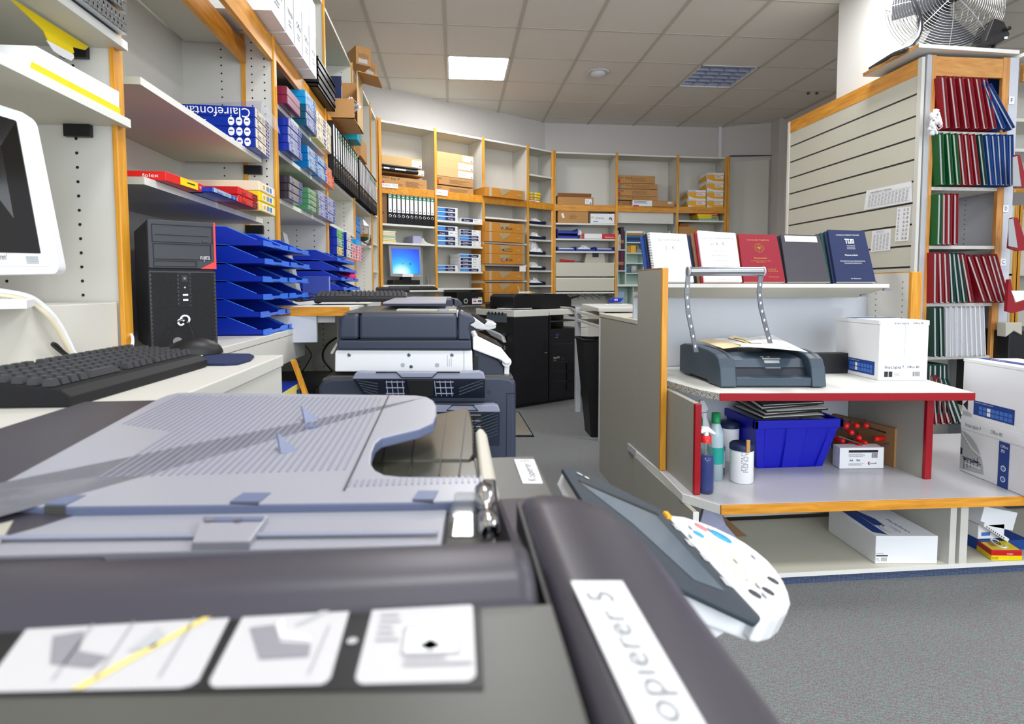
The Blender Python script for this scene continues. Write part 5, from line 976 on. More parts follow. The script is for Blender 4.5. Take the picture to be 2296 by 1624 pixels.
MB('beige_plastic').ext([B(885, 701, YB+.06), B(1024, 701, YB+.06), B(1024, 694, YB+.06), B(890, 693, YB+.06)], (0, .05, 0)).build('paper_guide', t, .003)
MB('tray_grey').ext([B(983, 699.5, YB+.05), B(1006, 699.5, YB+.05), B(1006, 693, YB+.05), B(983, 693, YB+.05)], (0, .03, 0)).build('guide_tab', t, .002)
# body
slab('body_side', [(713, 1395), (713, 868), (722, 854), (740, 846), (1120, 843), (1145, 846), (1157, 856), (1158, 1395)], YB+.0, YB+.6, 'copier_navy', .014, seg=4)
slab('body_top', [(722, 850), (742, 843), (1120, 841), (1152, 846), (1150, 852), (722, 856)], YB+.002, YB+.58, 'copier_olive', .004)
slab('scanner_neck', [(753, 846), (753, 834), (1128, 834), (1128, 846)], YB+.06, YB+.5, 'copier_navy_dark', 0)
slab('front_column', [(1061, 843), (1061, 778), (1075, 786), (1120, 808), (1128, 822), (1128, 843)], YB+.04, YB+.4, 'copier_navy', .006)
slab('recess', [(1061, 842), (1061, 800), (1072, 800), (1072, 842)], YB+.03, YB+.1, 'black', 0)
m = MB('black'); a = B(1136, 885, YB-.001); b = B(1134, 1060, YB-.001); m.obox(a, (.002, 0, 0), b-a, (0, -.0006, 0)); a = B(1135, 884, YB-.001); m.obox(a, (B(1157, 883)-B(1135, 884)), (0, 0, .003), (0, -.0006, 0)); m.disc(B(1097, 880, YB-.001), (0, -1, 0), .006, 'black').disc(B(1097, 880, YB-.002), (0, -1, 0), .004, 'dark_grey').build('panel_gap', t)
# bypass tray with ribbed underside
def tray_asm(name, x0, x1, yt, yb, D, yoff=0):
    tr = slab(name, [(x0, yt+17), (x0+6, yt+5), (x0+16, yt), (x0+55, yt+1), (x0+66, yt+1), (x1-66, yt+1), (x1-14, yt-1), (x1-4, yt+3), (x1, yt+17)], YB-D, YB-D+.035, 'shell_grey', .004)
    fr = MB('copier_navy'); fr.ext([B(x0+2, yt+17, YB-D+.005), B(x1-1, yt+17, YB-D+.005), B(x1-2, yb, YB-.0), B(x0+30, yb, YB-.0)], (0, .012, 0)); fr.build('underside', tr)
    rb = MB('shell_grey')
    for k in range(8):   # slanting ribs left and right
        for s in (0, 1):
            xa = x0+8+k*7 if not s else x1-62+k*7; ya = yt+20+k*4.5 if not s else yb-8-k*1
            if s: pts = [(x1-60, yb-6-k*7), (x1-6, yb-26-k*7)] if yb-26-k*7 > yt+12 else None
            else: pts = [(x0+10+k*4, yt+20+k*6), (x0+58, yt+28+k*6.5)] if yt+28+k*6.5 < yb else None
            if pts: a, b = B(*pts[0], YB-D+.003), B(*pts[1], YB-D+.003); rb.obox(a, b-a, (0, .004, 0), (0, 0, .0035), 'slate_dark')
    for x in range(int(x0+76), int(x1-70), 12):
        if x0+122 < x < x1-118: continue
        a, b = B(x, yt+20, YB-D+.003), B(x+4, yb-4, YB-D+.006); rb.obox(a, (.0025, 0, 0), b-a, (0, .004, 0), 'shell_grey')
    for q in range(3):
        for xs in ((x0+76, x0+118), (x1-112, x1-72)):
            a, b = B(xs[0], yt+24+q*13, YB-D+.003), B(xs[1], yt+24+q*13, YB-D+.003); rb.obox(a, b-a, (0, .004, 0), (0, 0, .003), 'shell_grey')
    rb.build('rib_pattern', tr)
    MB('black').ext([B(x0+122, yt+18, YB-D+.003), B(x1-118, yt+18, YB-D+.003), B(x1-118, yb-3, YB-D+.01), B(x0+130, yb-3, YB-D+.01)], (0, .004, 0)).build('recess', tr, .004)
    g = MB('tray_edge'); P_ = [B(x, y, YB-D-.002) for x, y in ((x0+54, yt+1), (x0+100, yt+1), (x0+112, yt+13), (x1-120, yt+13), (x1-108, yt+1), (x1-58, yt+1))]; g.tube(P_, .0022, 'copier_navy_dark', n=6); g.build('handle', tr)
tray_asm('bypass_tray', 789, 1089, 834, 893, .12)
slab('paper_slot', [(980, 900), (1085, 900), (1085, 908), (980, 908)], YB-.004, YB+.01, 'copier_navy_dark', 0)
tray_asm('lower_tray', 960, 1122, 908, 1000, .08)
# control panel on an arm
P_ = [B(1060, 757, YB-.0), B(1069, 753.5), B(1123, 780), B(1141, 802), B(1146, 816), B(1133, 817), B(1123, 808), B(1060, 784)]
MB('white').ext(P_, (0, .26, 0)).build('control_panel', t, .004)
MB('screen_off').ext([B(1070, 754.5, YB+.015), B(1122, 779.5, YB+.015), B(1124, 777, YB+.015), B(1072, 752, YB+.015)], (0, .22, 0)).build('display', t)
MB('white').cyl(B(1136, 812, YB+.02), B(1136, 812, YB+.24), .017, n=16).build('hinge', t)
MB('white').ext([B(1131, 818, YB+.05), B(1143, 818, YB+.05), B(1141, 842, YB+.05), B(1130, 842, YB+.05)], (0, .16, 0)).build('panel_arm', t, .003)
MB('beige_plastic').ext([B(x, y, YB+.02) for x, y in ((741, 791), (755, 768), (757, 774), (747, 793), (742, 794))], (0, .03, 0)).build('rear_lever', t)
# ================================================================ copier C further back
YC = 3.3
def Cc(x, y, Y=YC): return atY(x, y, Y)
t = thing('copier', 'second bluish grey copier partly hidden behind the middle one', 'copier', (Cc(945, 700)[0], YC+.3, 0))
def slabc(name, pts, Y0, Y1, m, bevel=.006): return MB(m).ext([Cc(x, y, Y0) for x, y in pts], (0, Y1-Y0, 0)).build(name, t, bevel, seg=3)
slabc('feeder_cover', [(854, 694), (857, 688), (872, 674), (880, 671), (1012, 671), (1016, 675), (1016, 694)], YC, YC+.28, 'copier_navy')
slabc('feeder_nose', [(1018, 694), (1018, 671), (1028, 672), (1037, 682), (1036, 686), (1028, 689), (1027, 694)], YC, YC+.28, 'copier_navy')
slabc('feeder_top', [(872, 672.5), (885, 669), (1012, 669), (1026, 671)], YC+.02, YC+.26, 'copier_olive', .002)
slabc('document_tray', [(915, 669), (912, 667.5), (1010, 667.5), (1012, 669)], YC+.05, YC+.4, 'tray_grey', .001)
slabc('scanner_band', [(852, 712), (852, 695), (1028, 695), (1028, 712)], YC+.0, YC+.5, 'white', .004)
slabc('body', [(848, 1080), (848, 716), (1075, 716), (1075, 1080)], YC+.02, YC+.6, 'copier_navy', .01)
MB('white').ext([Cc(x, y) for x, y in ((1034, 698), (1058, 708), (1086, 728), (1113, 731), (1111, 737), (1095, 741), (1068, 738), (1034, 718))], (0, .25, 0)).build('control_panel', t, .006)
MB('screen_off').ext([Cc(x, y, YC+.01) for x, y in ((1040, 700), (1062, 704), (1092, 720), (1087, 726))], (0, .2, 0)).build('display', t)
MB('white_gloss').ext([Cc(x, y, YC-.002) for x, y in ((1087, 727), (1095, 720), (1112, 725), (1114, 729), (1108, 733), (1088, 732))], (0, .25, 0)).build('keypad', t, .006)
MB('white').ext([Cc(x, y, YC+.03) for x, y in ((1067, 735), (1085, 738), (1084, 741), (1067, 741))], (0, .08, 0)).build('bracket', t)
# ================================================================ production printer D
cD = atZ(1153, 918, 0); uD = nrm((.86, .51, 0)); nD = np.array([-uD[1], uD[0], 0])
def DP(x, y, off=0.0): return on_plane(x, y, cD+nD*off, nD)
def DL(x, y): return on_plane(x, y, cD, uD)
t = thing('production_printer', 'tall black production printer with white top bands near the back shelves', 'printer', cD+uD*.4+nD*.3)
zf1, zf0 = DP(1153, 695)[2], DP(1153, 711.5)[2]; wf = np.dot(DP(1230, 800)-cD, uD); LEN = .68
def dbox(name, u0, u1, n0, n1, z0, z1, m, bevel=.004): return MB(m).obox(cD+uD*u0+nD*n0+Z*z0, uD*(u1-u0), nD*(n1-n0), Z*(z1-z0)).build(name, t, bevel)
dbox('finisher_body', 0, wf, 0, LEN, .03, zf0, 'machine_black', .008)
dbox('finisher_band', -.004, wf+.002, -.006, LEN, zf0, zf1-.004, 'machine_white', .006)
dbox('finisher_top', 0, wf, 0, LEN, zf1-.004, zf1, 'black_soft', .001)
m = MB('mid_grey'); q0, q1 = DL(1092, 695), DL(1137, 700); n0, n1 = np.dot(q0-cD, nD), np.dot(q1-cD, nD); m.obox(cD+nD*n0-uD*.006+Z*(zf0-.06), nD*(n1-n0), uD*.004, Z*(zf1-zf0+.02), 'slate_light')
for k in range(5): m.obox(cD+nD*(n0+(n1-n0)*(.15+.17*k))-uD*.008+Z*(zf1-.06), nD*.02, uD*.004, Z*.03, 'black')
m.build('exit_slot', t)
for k in range(3):   # fold-down output tray and bin slots on the left face
    pass
MB('light_grey').ext([DL(x, y)-uD*.05 for x, y in ((1096, 738), (1112, 742), (1133, 752), (1138, 768), (1130, 762), (1110, 752))], uD*.04).build('output_tray', t, .004)
m = MB('dark_grey'); 
for k in range(12): a, b = DL(1102+k*3, 760+k*1.5)-uD*.004, DL(1102+k*3, 785)-uD*.004; m.obox(a, nD*.008, uD*.003, b-a, 'mid_grey' if k % 2 else 'light_grey')
m.build('booklet_slot', t)
MB('dark_grey').obox(DL(1136, 748)-uD*.03, nD*.05, uD*.03, Z*-.02).build('latch', t)
m = MB('light_grey'); a, b = DP(1221, 760, -.002), DP(1221, 792, -.002); m.obox(a, uD*.012, b-a, nD*.002, 'black').obox(b, uD*.03, Z*.006, -nD*.006, 'light_grey').build('door_handle', t)
# main engine
wm = np.dot(DP(1305, 800)-cD, uD); M0 = wf+.01
zb1, zb0 = DP(1260, 692)[2], DP(1260, 706)[2]
dbox('engine_base', M0, wm, .0, .7, .03, DP(1260, 737)[2], 'machine_black', .006)
dbox('engine_back', M0, wm, .3, .7, DP(1260, 737)[2], zb0, 'black', 0)
dbox('engine_side', M0, M0+.02, 0, .3, DP(1260, 737)[2], zb0, 'black', 0); dbox('output_shelf', M0+.02, wm-.05, .03, .3, DP(1260, 722)[2], DP(1260, 722)[2]+.012, 'dark_grey', .002)
dbox('scanner_band', M0-.002, wm-.04, -.012, .6, zb0, zb1-.006, 'machine_white', .006)
zA = DP(1200, 659, .1)[2]
ua, ub = np.dot(DP(1151, 670, .12)-cD, uD), np.dot(DP(1282, 670, .12)-cD, uD)
MB('black_soft').ext([cD+uD*(a)+Z*b+nD*.12 for a, b in ((ua, zf1), (ua, zA-.03), (ua+.04, zA), (ub-.07, zA-.004), (ub, zA-.06), (ub, zf1))], nD*.42).build('feeder', t, .012)
m = MB('white'); 
for k, a in enumerate((ua+.12, ua+.40)): m.obox(cD+uD*a+nD*.09+Z*(zA+.001), uD*.10, nD*.05, Z*.001)
m.build('sticker', t)
MB('black').ext([cD+uD*a+Z*b+nD*.2 for a, b in ((ub, zA-.05), (ub+.20, zA-.02), (ub+.20, zA-.035), (ub, zA-.08))], nD*.3).build('document_tray', t)
m = MB('hole')
for y in (772, 812, 833, 855): a, b = DP(1236, y, -.001), DP(1272 if y > 780 else 1297, y-.5, -.001); m.obox(a, b-a, -nD*.001, Z*.004, 'dark_grey')
a = DP(1234.5, 737, -.001); b = DP(1234.5, 905, -.001); m.obox(a, uD*.005, -nD*.001, b-a, 'hole'); m.text('bizhub PRO', DP(1241, 805, -.003), uD, Z, .03, 'white', w=.085).text('C754e', DP(1241, 810, -.003), uD, Z, .02, 'light_grey', w=.04); m.obox(DP(1262, 806, -.002), uD*.012, Z*.014, nD*.001, 'red').obox(DP(1246, 757, -.002), uD*.03, Z*.003, nD*.001, 'white').tube([DP(1247, 754, -.003), DP(1250, 749, -.003), DP(1253, 753, -.003)], .003, 'sky_print', n=5); m.build('lettering', t)
for k, y in enumerate((815, 836, 858)): dbox('drawer', np.dot(DP(1270, y)-cD, uD), wm-.02, -.014, .0, DP(1270, y+18)[2], DP(1270, y)[2], 'black_soft', .006)
zz = [DP(1300, y)[2] for y in (700, 711, 735, 768, 810, 829, 849, 869)]
for k in range(len(zz)-1): dbox('side_cover', wm-.035, wm+.07, -.02, .02, zz[k+1]+.004, zz[k], 'machine_white', .004)
MB('machine_white').ext([DP(x, y, -.05) for x, y in ((1279, 688), (1306, 702), (1308, 712), (1298, 706))], nD*.2-Z*.0).build('control_panel', t, .003)
MB('screen_off').ext([DP(x, y, -.045) for x, y in ((1284, 689), (1304, 700), (1306, 698), (1288, 687))], nD*.2).build('display', t)
dbox('caster_base', .02, wm-.02, .03, .6, 0, .03, 'black', 0)
solo(MB('white').obox(cD+uD*.02+nD*.12+Z*(zf1+.001), uD*.30, nD*.2, Z*.006), 'paper_stack', 'thin white paper stack lying on top of the black finisher', 'paper')
solo(MB('white').tube([cD+uD*(ua+.2)+nD*.3+Z*(zA+.010), cD+uD*(ua+.36)+nD*.3+Z*(zA+.012)], .010, n=6).tube([cD+uD*(ua+.22)+nD*.3+Z*(zA+.02), cD+uD*(ua+.19)+nD*.3+Z*(zA+.08)], .004, 'cream', n=5).tube([cD+uD*(ua+.33)+nD*.28+Z*(zA+.01), cD+uD*(ua+.40)+nD*.28+Z*(zA+.01)], .005, 'yellow', n=5), 'stapler', 'small white and yellow hand tool on the feeder of the black printer', 'tool')
# doormat piece in the aisle
P_ = [atZ(x, y, .001) for x, y in ((1100, 980), (1198, 980), (1164, 925), (1100, 925))]
t = thing('door_mat', 'grey speckled floor mat with a black border beside the middle copier', 'mat', P_[1]); MB('black').ext(P_, (0, 0, .006)).build('border', t); ce = sum(P_)/4
mat('mat_fleck', '#7E7A70', .95, noise=.5, nscale=160); MB('mat_fleck').ext([ce+(p-ce)*.93+Z*.006 for p in P_], (0, 0, .003)).build('pile', t)
# ================================================================ white side table, bin, grey counter
t = thing('side_table', 'white slim side table with cross shelves at the end of the grey counter', 'table', (1.3, 4.5, 0))
f1 = atZ(1345, 990, 0); g1 = atZ(1318, 952, 0); zt = on_plane(1343, 691, f1, (0, 1, 0))[2]
tA, tB, tC, tD = atZ(1342, 691, zt), atZ(1460, 691, zt), atZ(1410, 681, zt), atZ(1304, 681.5, zt)
MB('edge_white').ext([tA, tB, tC, tD], (0, 0, -.03)).build('tabletop', t, .003)
xl = f1[0]; MB('laminate_cool').box(xl-.01, xl+.03, f1[1], f1[1]+.02, 0, zt-.03).build('leg', t, .002)
MB('laminate_cool').box(g1[0]-.005, g1[0]+.045, tD[1]-.06, tD[1]-.01, 0, zt-.03).build('leg', t, .002)
for y in (712, 734): zq = on_plane(1342, y+4, f1, (0, 1, 0))[2]; MB('laminate').ext([(xl, f1[1]+.02, zq), (xl+.5, f1[1]+.02, zq), (g1[0]+.4, tD[1]-.08, zq), (g1[0], tD[1]-.08, zq)], (0, 0, .02)).build('shelf', t)
t = thing('waste_bin', 'tall tapered black waste bin beside the white side table', 'bin', (1.15, 4.4, 0))
bA, bB = atY(1303, 768, 4.42), atY(1338, 975, 4.42); xr = 1.30
b0, b1 = [(bA[0], 4.33), (xr, 4.30), (xr, 4.62), (bA[0], 4.62)], [(atY(1322, 950, 4.42)[0], 4.37), (xr-.03, 4.35), (xr-.03, 4.58), (atY(1322, 950, 4.42)[0], 4.58)]
bt = atY(1303, 764, 4.33)[2]; V = [np.array([*p, bt]) for p in b0]+[np.array([*p, .005]) for p in b1]; m = MB('black'); m.add(V, [(0, 1, 5, 4), (1, 2, 6, 5), (2, 3, 7, 6), (3, 0, 4, 7), (4, 5, 6, 7)]); ce = np.array([(bA[0]+xr)/2, 4.47, 0]); m.add([ce*np.array([1, 1, 0])+(v-ce)*np.array([.97, .97, 0])+Z*(v[2]+(.01 if i > 3 else 0)) for i, v in enumerate(V)], [(4, 5, 1, 0), (5, 6, 2, 1), (6, 7, 3, 2), (7, 4, 0, 3), (7, 6, 5, 4)]); m.build('bucket', t)
m = MB('black_soft'); P_ = [np.array([*p, bt]) for p in b0]; m.tube(P_, .012, n=8, closed=True); m.build('rim', t)
# grey counter behind the display unit
XG = 0.94
zg = atX(1347, 703, XG)[2]; yg0, yg1 = 2.832, atX(1346, 760, XG)[1]
t = thing('grey_counter', 'grey panelled counter with a pale top behind the display stand', 'counter', (1.2, 3.2, 0))
MB('laminate_grey').box(XG, XG+.02, yg0, yg1, 0, zg-.025).build('side_panel', t, .001)
MB('laminate_grey').box(XG+.02, XG+.75, yg1-.02, yg1, 0, zg-.025).build('end_panel', t)
MB('laminate_beige').prism([(XG-.002, yg0+.002), (XG+.024, yg0+.002), (XG+.024, 3.10), (XG+.8, 3.14), (XG+.8, yg1+.004), (XG-.002, yg1+.004)], zg-.024, zg).build('worktop', t, .003)
MB('beech').box(XG-.004, XG+.01, yg1, yg1+.012, zg-.03, zg).build('edge_band', t)
# blue hole punch on the side table
c = atZ(1380, 684, zt)+Z*.001; t = thing('hole_punch', 'blue hole punch on a white pad on the side table', 'hole punch', c)
MB('white').ext([c+np.array(p) for p in ((-.10, -.03, 0), (.10, -.03, 0), (.12, .05, 0), (-.06, .05, 0))], (0, 0, .006)).build('pad', t)
MB('steel').box(c[0]-.06, c[0]+.05, c[1]-.02, c[1]+.03, c[2]+.006, c[2]+.018).build('base', t); MB('tray_blue').ext([c+np.array(p) for p in ((-.06, -.015, .018), (.04, -.015, .022), (.075, -.015, .06), (-.02, -.015, .068), (-.055, -.015, .045))], (0, .04, 0)).build('lever', t, .006); MB('white').disc(c+np.array([.0, -.0165, .045]), (0, -1, 0), .016, 'white', 14, .010).disc(c+np.array([.0, -.0175, .044]), (0, -1, 0), .009, 'tray_blue', 14, .006).build('emblem', t)
solo(MB('laminate_beige').box(1.93, 2.02, 5.0, 5.03, .0, atY(1420, 622, 5.0)[2]).box(2.02, 2.045, 4.99, 5.03, .0, atY(1420, 619, 5.0)[2], 'beech'), 'screen_panel', 'beige panel end with a wooden edge seen left of the display stand', 'panel')
# ================================================================ nearest copier (camera stands just in front of its feeder)
t = thing('copier', 'nearest copier filling the foreground with its grey document tray and tilted panel', 'copier', (-.2, .45, 0))
TN = nrm((0, -.05, 1)); TP = (0, .40, 1.055)
def TT(x, y, dz=0.0): return on_plane(x, y, np.array(TP)+np.array([0, 0, dz]), TN)
out = [(-260, 1140), (924, 1126), (1080, 1122), (1078, 1070), (900, 1068), (862, 1064), (842, 1054), (832, 1040), (834, 1015), (842, 994), (856, 982), (940, 962), (972, 948), (979, 930), (979, 910), (972, 898), (958, 890), (935, 886.5), (880, 885.5), (420, 880), (396, 881), (372, 887), (350, 896), (0, 1085), (-260, 1225)]
P_ = [TT(x, y) for x, y in out]
dtray = MB('tray_grey').ext(P_, (0, 0, -.010), None, 'tray_edge').build('document_tray', t, .0018, seg=2)
rb = MB('tray_line'); up = np.array([0, 0, .0002]); Xl = -.33
def trayz(Y): return 1.055+.05*(Y-.40)
PG = [(p[0], p[1]) for p in P_]; cg = np.mean(PG, 0)
def inside(x, y):
    def pin(x, y):
        r = False
        for i in range(len(PG)):
            (x1, y1), (x2, y2) = PG[i-1], PG[i]
            if (y1 > y) != (y2 > y) and x < (x2-x1)*(y-y1)/(y2-y1)+x1: r = not r
        return r
    return all(pin(x+dx, y+dy) for dx, dy in ((.012, 0), (-.012, 0), (0, .014), (0, -.014)))
xk = -.36
while xk < .012:
    Ya, Yb = .455, .80
    fx = lambda X, Y: (CX+F*((X*RR[0]+Y*RR[1]+(trayz(Y)-H)*RR[2])/(X*FF[0]+Y*FF[1]+(trayz(Y)-H)*FF[2])))
    def seg(a, b):
        ok = [y_ for y_ in np.arange(a, b, .006) if inside(xk, y_)]
        if len(ok) < 3: return
        g0 = ok[0]; pv = g0
        for y_ in ok[1:]+[9]:
            if y_-pv > .007:
                if pv-g0 > .012: rb.obox((xk, g0, trayz(g0)+.0001), (.0017, 0, 0), (0, pv-g0, .05*(pv-g0)), (0, 0, .0005))
                g0 = y_
            pv = y_
    lim = .80
    if xk < -.27: seg(.56+(-.27-xk)*.5, .79)
    elif xk < -.085: seg(.445, .795)
    elif xk < -.02: seg(.70-(.0), .785)
    xk += .0062
for k in range(22): x = -.078+k*.0046; rb.obox((x, .411, trayz(.411)+.0001), (.0016, 0, 0), (0, .012, .0006), (0, 0, .0005))
a, b = TT(871, 887), TT(769, 1102); rb.obox(a+up*2, (.0014, 0, 0), b-a, (0, 0, .0005), 'copier_slate'); rb.build('rib_pattern', dtray)
for x, y in ((690, 946), (637, 1014)):
    c = TT(x, y); MB('tray_edge').ext([c+np.array([-.003, -.003, 0]), c+np.array([.009, .005, 0]), c+np.array([-.010, .012, .014])], (.002, -.002, 0)).build('fin', dtray)
c = TT(681, 962); MB('tray_edge').obox(c, (.012, 0, 0), (0, .010, 0), (0, 0, .0015)).build('tab', dtray)
for x0, x1, y in ((103, 150, 1121), (517, 582, 1115), (925, 972, 1110)):
    a, b = TT(x0, y+12), TT(x1, y+12); MB('tray_edge').obox(a+np.array([0, -.001, .0]), b-a, (.003, .016, 0), (0, 0, .0012)).obox(a-np.array([0, .002, .009]), b-a, (0, .004, 0), (0, 0, .009), 'copier_olive').build('hinge_tab', dtray)
# middle deck between tray and feeder cover
def PZ(x, y, z): return atZ(x, y, z)
MB('tray_grey').ext([PZ(-200, 1250, 1.048), PZ(990, 1222, 1.048), PZ(1005, 1120, 1.048), PZ(-100, 1128, 1.048)], (0, 0, -.02)).build('deck', t, .001)
MB('shell_grey').ext([PZ(-150, 1210, 1.0505), PZ(980, 1196, 1.0505), PZ(984, 1189, 1.0505), PZ(-150, 1202, 1.0505)], (0, 0, -.001)).build('deck_step', t)
MB('tray_grey').ext([PZ(430, 1215, 1.053), PZ(560, 1213, 1.053), PZ(602, 1155, 1.053), PZ(452, 1155, 1.053)], (0, 0, -.006)).build('deck_tab', t, .001)
m = MB('tray_edge'); m.ext([PZ(460, 1170, 1.0535), PZ(588, 1168, 1.0535), PZ(594, 1160, 1.0535), PZ(456, 1160, 1.0535)], (0, 0, .0004)); m.disc(PZ(470, 1164, 1.0542), (0, 0, 1), .003, 'mid_grey').disc(PZ(534, 1165, 1.0545), (0, 0, 1), .0022, 'chrome').build('deck_latch', t)
MB('beige_plastic').ext([PZ(-160, 1250, 1.05), PZ(-10, 1230, 1.05), PZ(48, 1140, 1.05), PZ(-60, 1140, 1.05)], (0, 0, -.03)).build('deck_corner', t)
MB('glass_clear').ext([PZ(1003, 1206, 1.05), PZ(1066, 1206, 1.05), PZ(1066, 1140, 1.05), PZ(1020, 1140, 1.05)], (0, 0, .012)).build('sensor_window', t, .002)
MB('chrome').lathe([(.0045, 0), (.006, .004), (.006, .02), (.0035, .024), (.0035, .04), (.0065, .044), (.0065, .062), (.002, .066)], PZ(1098, 1195, 1.062), ax=(0, 1, .02)).build('hinge_pin', t)
MB('black').ext([PZ(1085, 1210, 1.05), PZ(1122, 1208, 1.05), PZ(1112, 1090, 1.05), PZ(1082, 1090, 1.05)], (0, 0, .006)).build('hinge_block', t, .002)
# feeder cover with rounded ridge: profile (Y, z) extruded along X
prof = [(.02, 1.0), (.02, 1.068), (.06, 1.076), (.12, 1.079), (.168, 1.0800), (.205, 1.0802), (.2085, 1.0815), (.2125, 1.0855), (.219, 1.0880), (.232, 1.0888), (.243, 1.0875), (.251, 1.083), (.2555, 1.076), (.257, 1.066), (.257, 1.0)]
xr_ = .036
fc = MB('copier_olive').ext([(-.36, y, z) for y, z in prof[:6]]+[(-.36, .2052, 1.0)], (.36+xr_, 0, 0)); fo = fc.build('feeder_cover', t, .0004)
rp = [(.2045, 1.07)]+prof[5:13]+[(.257, 1.06)]
rg = MB('copier_slate'); V0 = [(-.62, y, z) for y, z in rp]; cx_ = .0315
rings = [[(x, .231+(y-.231)*s, 1.06+(z-1.06)*q) for y, z in rp] for x, s, q in ((-.36, 1, 1), (cx_-.008, 1, 1), (cx_-.003, .985, .97), (cx_, .94, .85), (cx_+.001, .9, .55))]; n_ = len(rp)
V = [p for r in rings for p in r]; rg.add(V, [(i*n_+j, i*n_+j+1, (i+1)*n_+j+1, (i+1)*n_+j) for i in range(4) for j in range(n_-1)]+[tuple(4*n_+j for j in range(n_))], None, True); rg.build('feeder_ridge', t)
def SZ(x, y, z=1.0806): return atZ(x, y, z)
MB('black').ext([SZ(-120, 1370, 1.0803), SZ(1078, 1350, 1.0803), SZ(1085, 1545, 1.0803), SZ(-120, 1564, 1.0803)], (0, 0, .0002)).build('sticker_field', t)
def rquad(p, r=.08):
    a, b, c, d = p; o = []
    for q0, q1, q2 in ((d, a, b), (a, b, c), (b, c, d), (c, d, a)): o += [q1+(q0-q1)*r, q1+(q0-q1)*r*.35+(q2-q1)*r*.35, q1+(q2-q1)*r]
    return o
st = [[(-100, 1378), (33, 1372), (-30, 1440), (-100, 1470)], [(90, 1370), (527, 1361), (437, 1541), (-45, 1552)], [(556, 1361), (787, 1357), (737, 1534), (462, 1541)], [(838, 1356), (1060, 1351), (1068, 1527), (793, 1534)]]
for k, s in enumerate(st):
    q = [SZ(x, y, 1.0808) for x, y in s]; m = MB('sticker_white').ext(rquad(q, .07), (0, 0, -.0002))
    def W_(a, b, q=q): return q[3]*(1-a)*(1-b)+q[2]*a*(1-b)+q[0]*(1-a)*b+q[1]*a*b+np.array([0, 0, .0003])
    if k == 1:
        m.add([W_(.16, .62), W_(.30, .68), W_(.34, .42), W_(.50, .35), W_(.46, .22), W_(.24, .28)], [tuple(range(6))], 'sticker_grey'); m.add([W_(.42, .0), W_(.47, .0), W_(.97, .98), W_(.93, .98)], [(0, 1, 2, 3)], 'yellow_soft'); m.add([W_(.58, .4), W_(.70, .45), W_(.72, .60), W_(.66, .72)], [(0, 1, 2, 3)], 'light_grey')
        for a in (.3, .5, .8): m.add([W_(a, .1), W_(a+.01, .1), W_(a+.03, .95), W_(a+.02, .95)], [(0, 1, 2, 3)], 'sticker_line')
    if k == 2: m.add([W_(.12, .68), W_(.34, .72), W_(.46, .48), W_(.74, .45), W_(.76, .30), W_(.34, .28)], [tuple(range(6))], 'sticker_grey'); m.add([W_(.40, .80), W_(.46, .62), W_(.70, .56), W_(.72, .50), W_(.44, .54), W_(.36, .72)], [tuple(range(6))], 'white'); m.add([W_(.8, .1), W_(.815, .1), W_(.86, .7), W_(.845, .7)], [(0, 1, 2, 3)], 'sticker_line'); m.add([W_(.52, .70), W_(.60, .72), W_(.9, .98), W_(.80, .98)], [(0, 1, 2, 3)], 'light_grey')
    if k == 3:
        m.lines(W_(.1, .45), q[1]-q[0], q[0]-q[3], .008, .018, 5, .3, 'sticker_line'); m.add([W_(.38, .32), W_(.86, .32), W_(.86, .64), W_(.38, .64)], [(0, 1, 2, 3)], 'white'); m.lines(W_(.38, .15), q[1]-q[0], q[0]-q[3], .022, .006, 2, .4, 'sticker_line')
        for b in (.30, .62): m.add([W_(.35, b), W_(.85, b), W_(.85, b+.01), W_(.35, b+.01)], [(0, 1, 2, 3)], 'ink_soft')
        for a in (.35, .84): m.add([W_(a, .3), W_(a+.01, .3), W_(a+.01, .62), W_(a, .62)], [(0, 1, 2, 3)], 'ink_soft')
        m.add([W_(.5, .4), W_(.6, .34), W_(.7, .4), W_(.6, .48)], [(0, 1, 2, 3)], 'mid_grey')
    m.build('picture_sticker', fo)
MB('light_grey').disc(SZ(790, 1437, 1.0809), (0, 0, 1), .0018).build('rivet', t)
# front housing to the right of the seam: profile (X, z) along Y
hp = [(.0385, 1.0), (.0385, 1.074), (.041, 1.0785), (.050, 1.0805), (.064, 1.0795), (.080, 1.075), (.094, 1.068), (.104, 1.059), (.110, 1.049), (.1125, 1.038), (.1125, .90), (.0385, .90)]
hb = MB('copier_slate'); ys = [.01, .30, .322, .332]; sc_ = [1, 1, .97, .88]; n_ = len(hp)
V = [(.045+(x-.045)*s, y, 1.0+(z-1.0)*s if z > 1.0 else z) for y, s in zip(ys, sc_) for x, z in hp]
hb.add(V, [(i*n_+j, i*n_+(j+1) % n_, (i+1)*n_+(j+1) % n_, (i+1)*n_+j) for i in range(3) for j in range(n_)], None, True); hb.add([V[3*n_+j] for j in range(n_)], [tuple(range(n_))]); hb.build('front_housing', t)
MB('black').box(.0365, .0384, .01, .33, 1.0, 1.072).build('seam', t)
lz = .0; P_ = [on_plane(x, y, (.06, 0, 1.0806), nrm((.16, 0, 1))) for x, y in ((1280, 1303), (1395, 1303), (1590, 1640), (1440, 1645))]
lab = MB('white').ext(P_, (0, 0, -.0006)); d_ = nrm(P_[0]-P_[3]); lab.text('Kopierer 5', P_[3]+(P_[2]-P_[3])*.72+(P_[0]-P_[3])*(-.12)+np.array([0, 0, .0004]), d_, -(P_[2]-P_[3]), .0155, 'ink_soft', w=np.linalg.norm(P_[0]-P_[3])*1.02); lab.build('name_label', t)
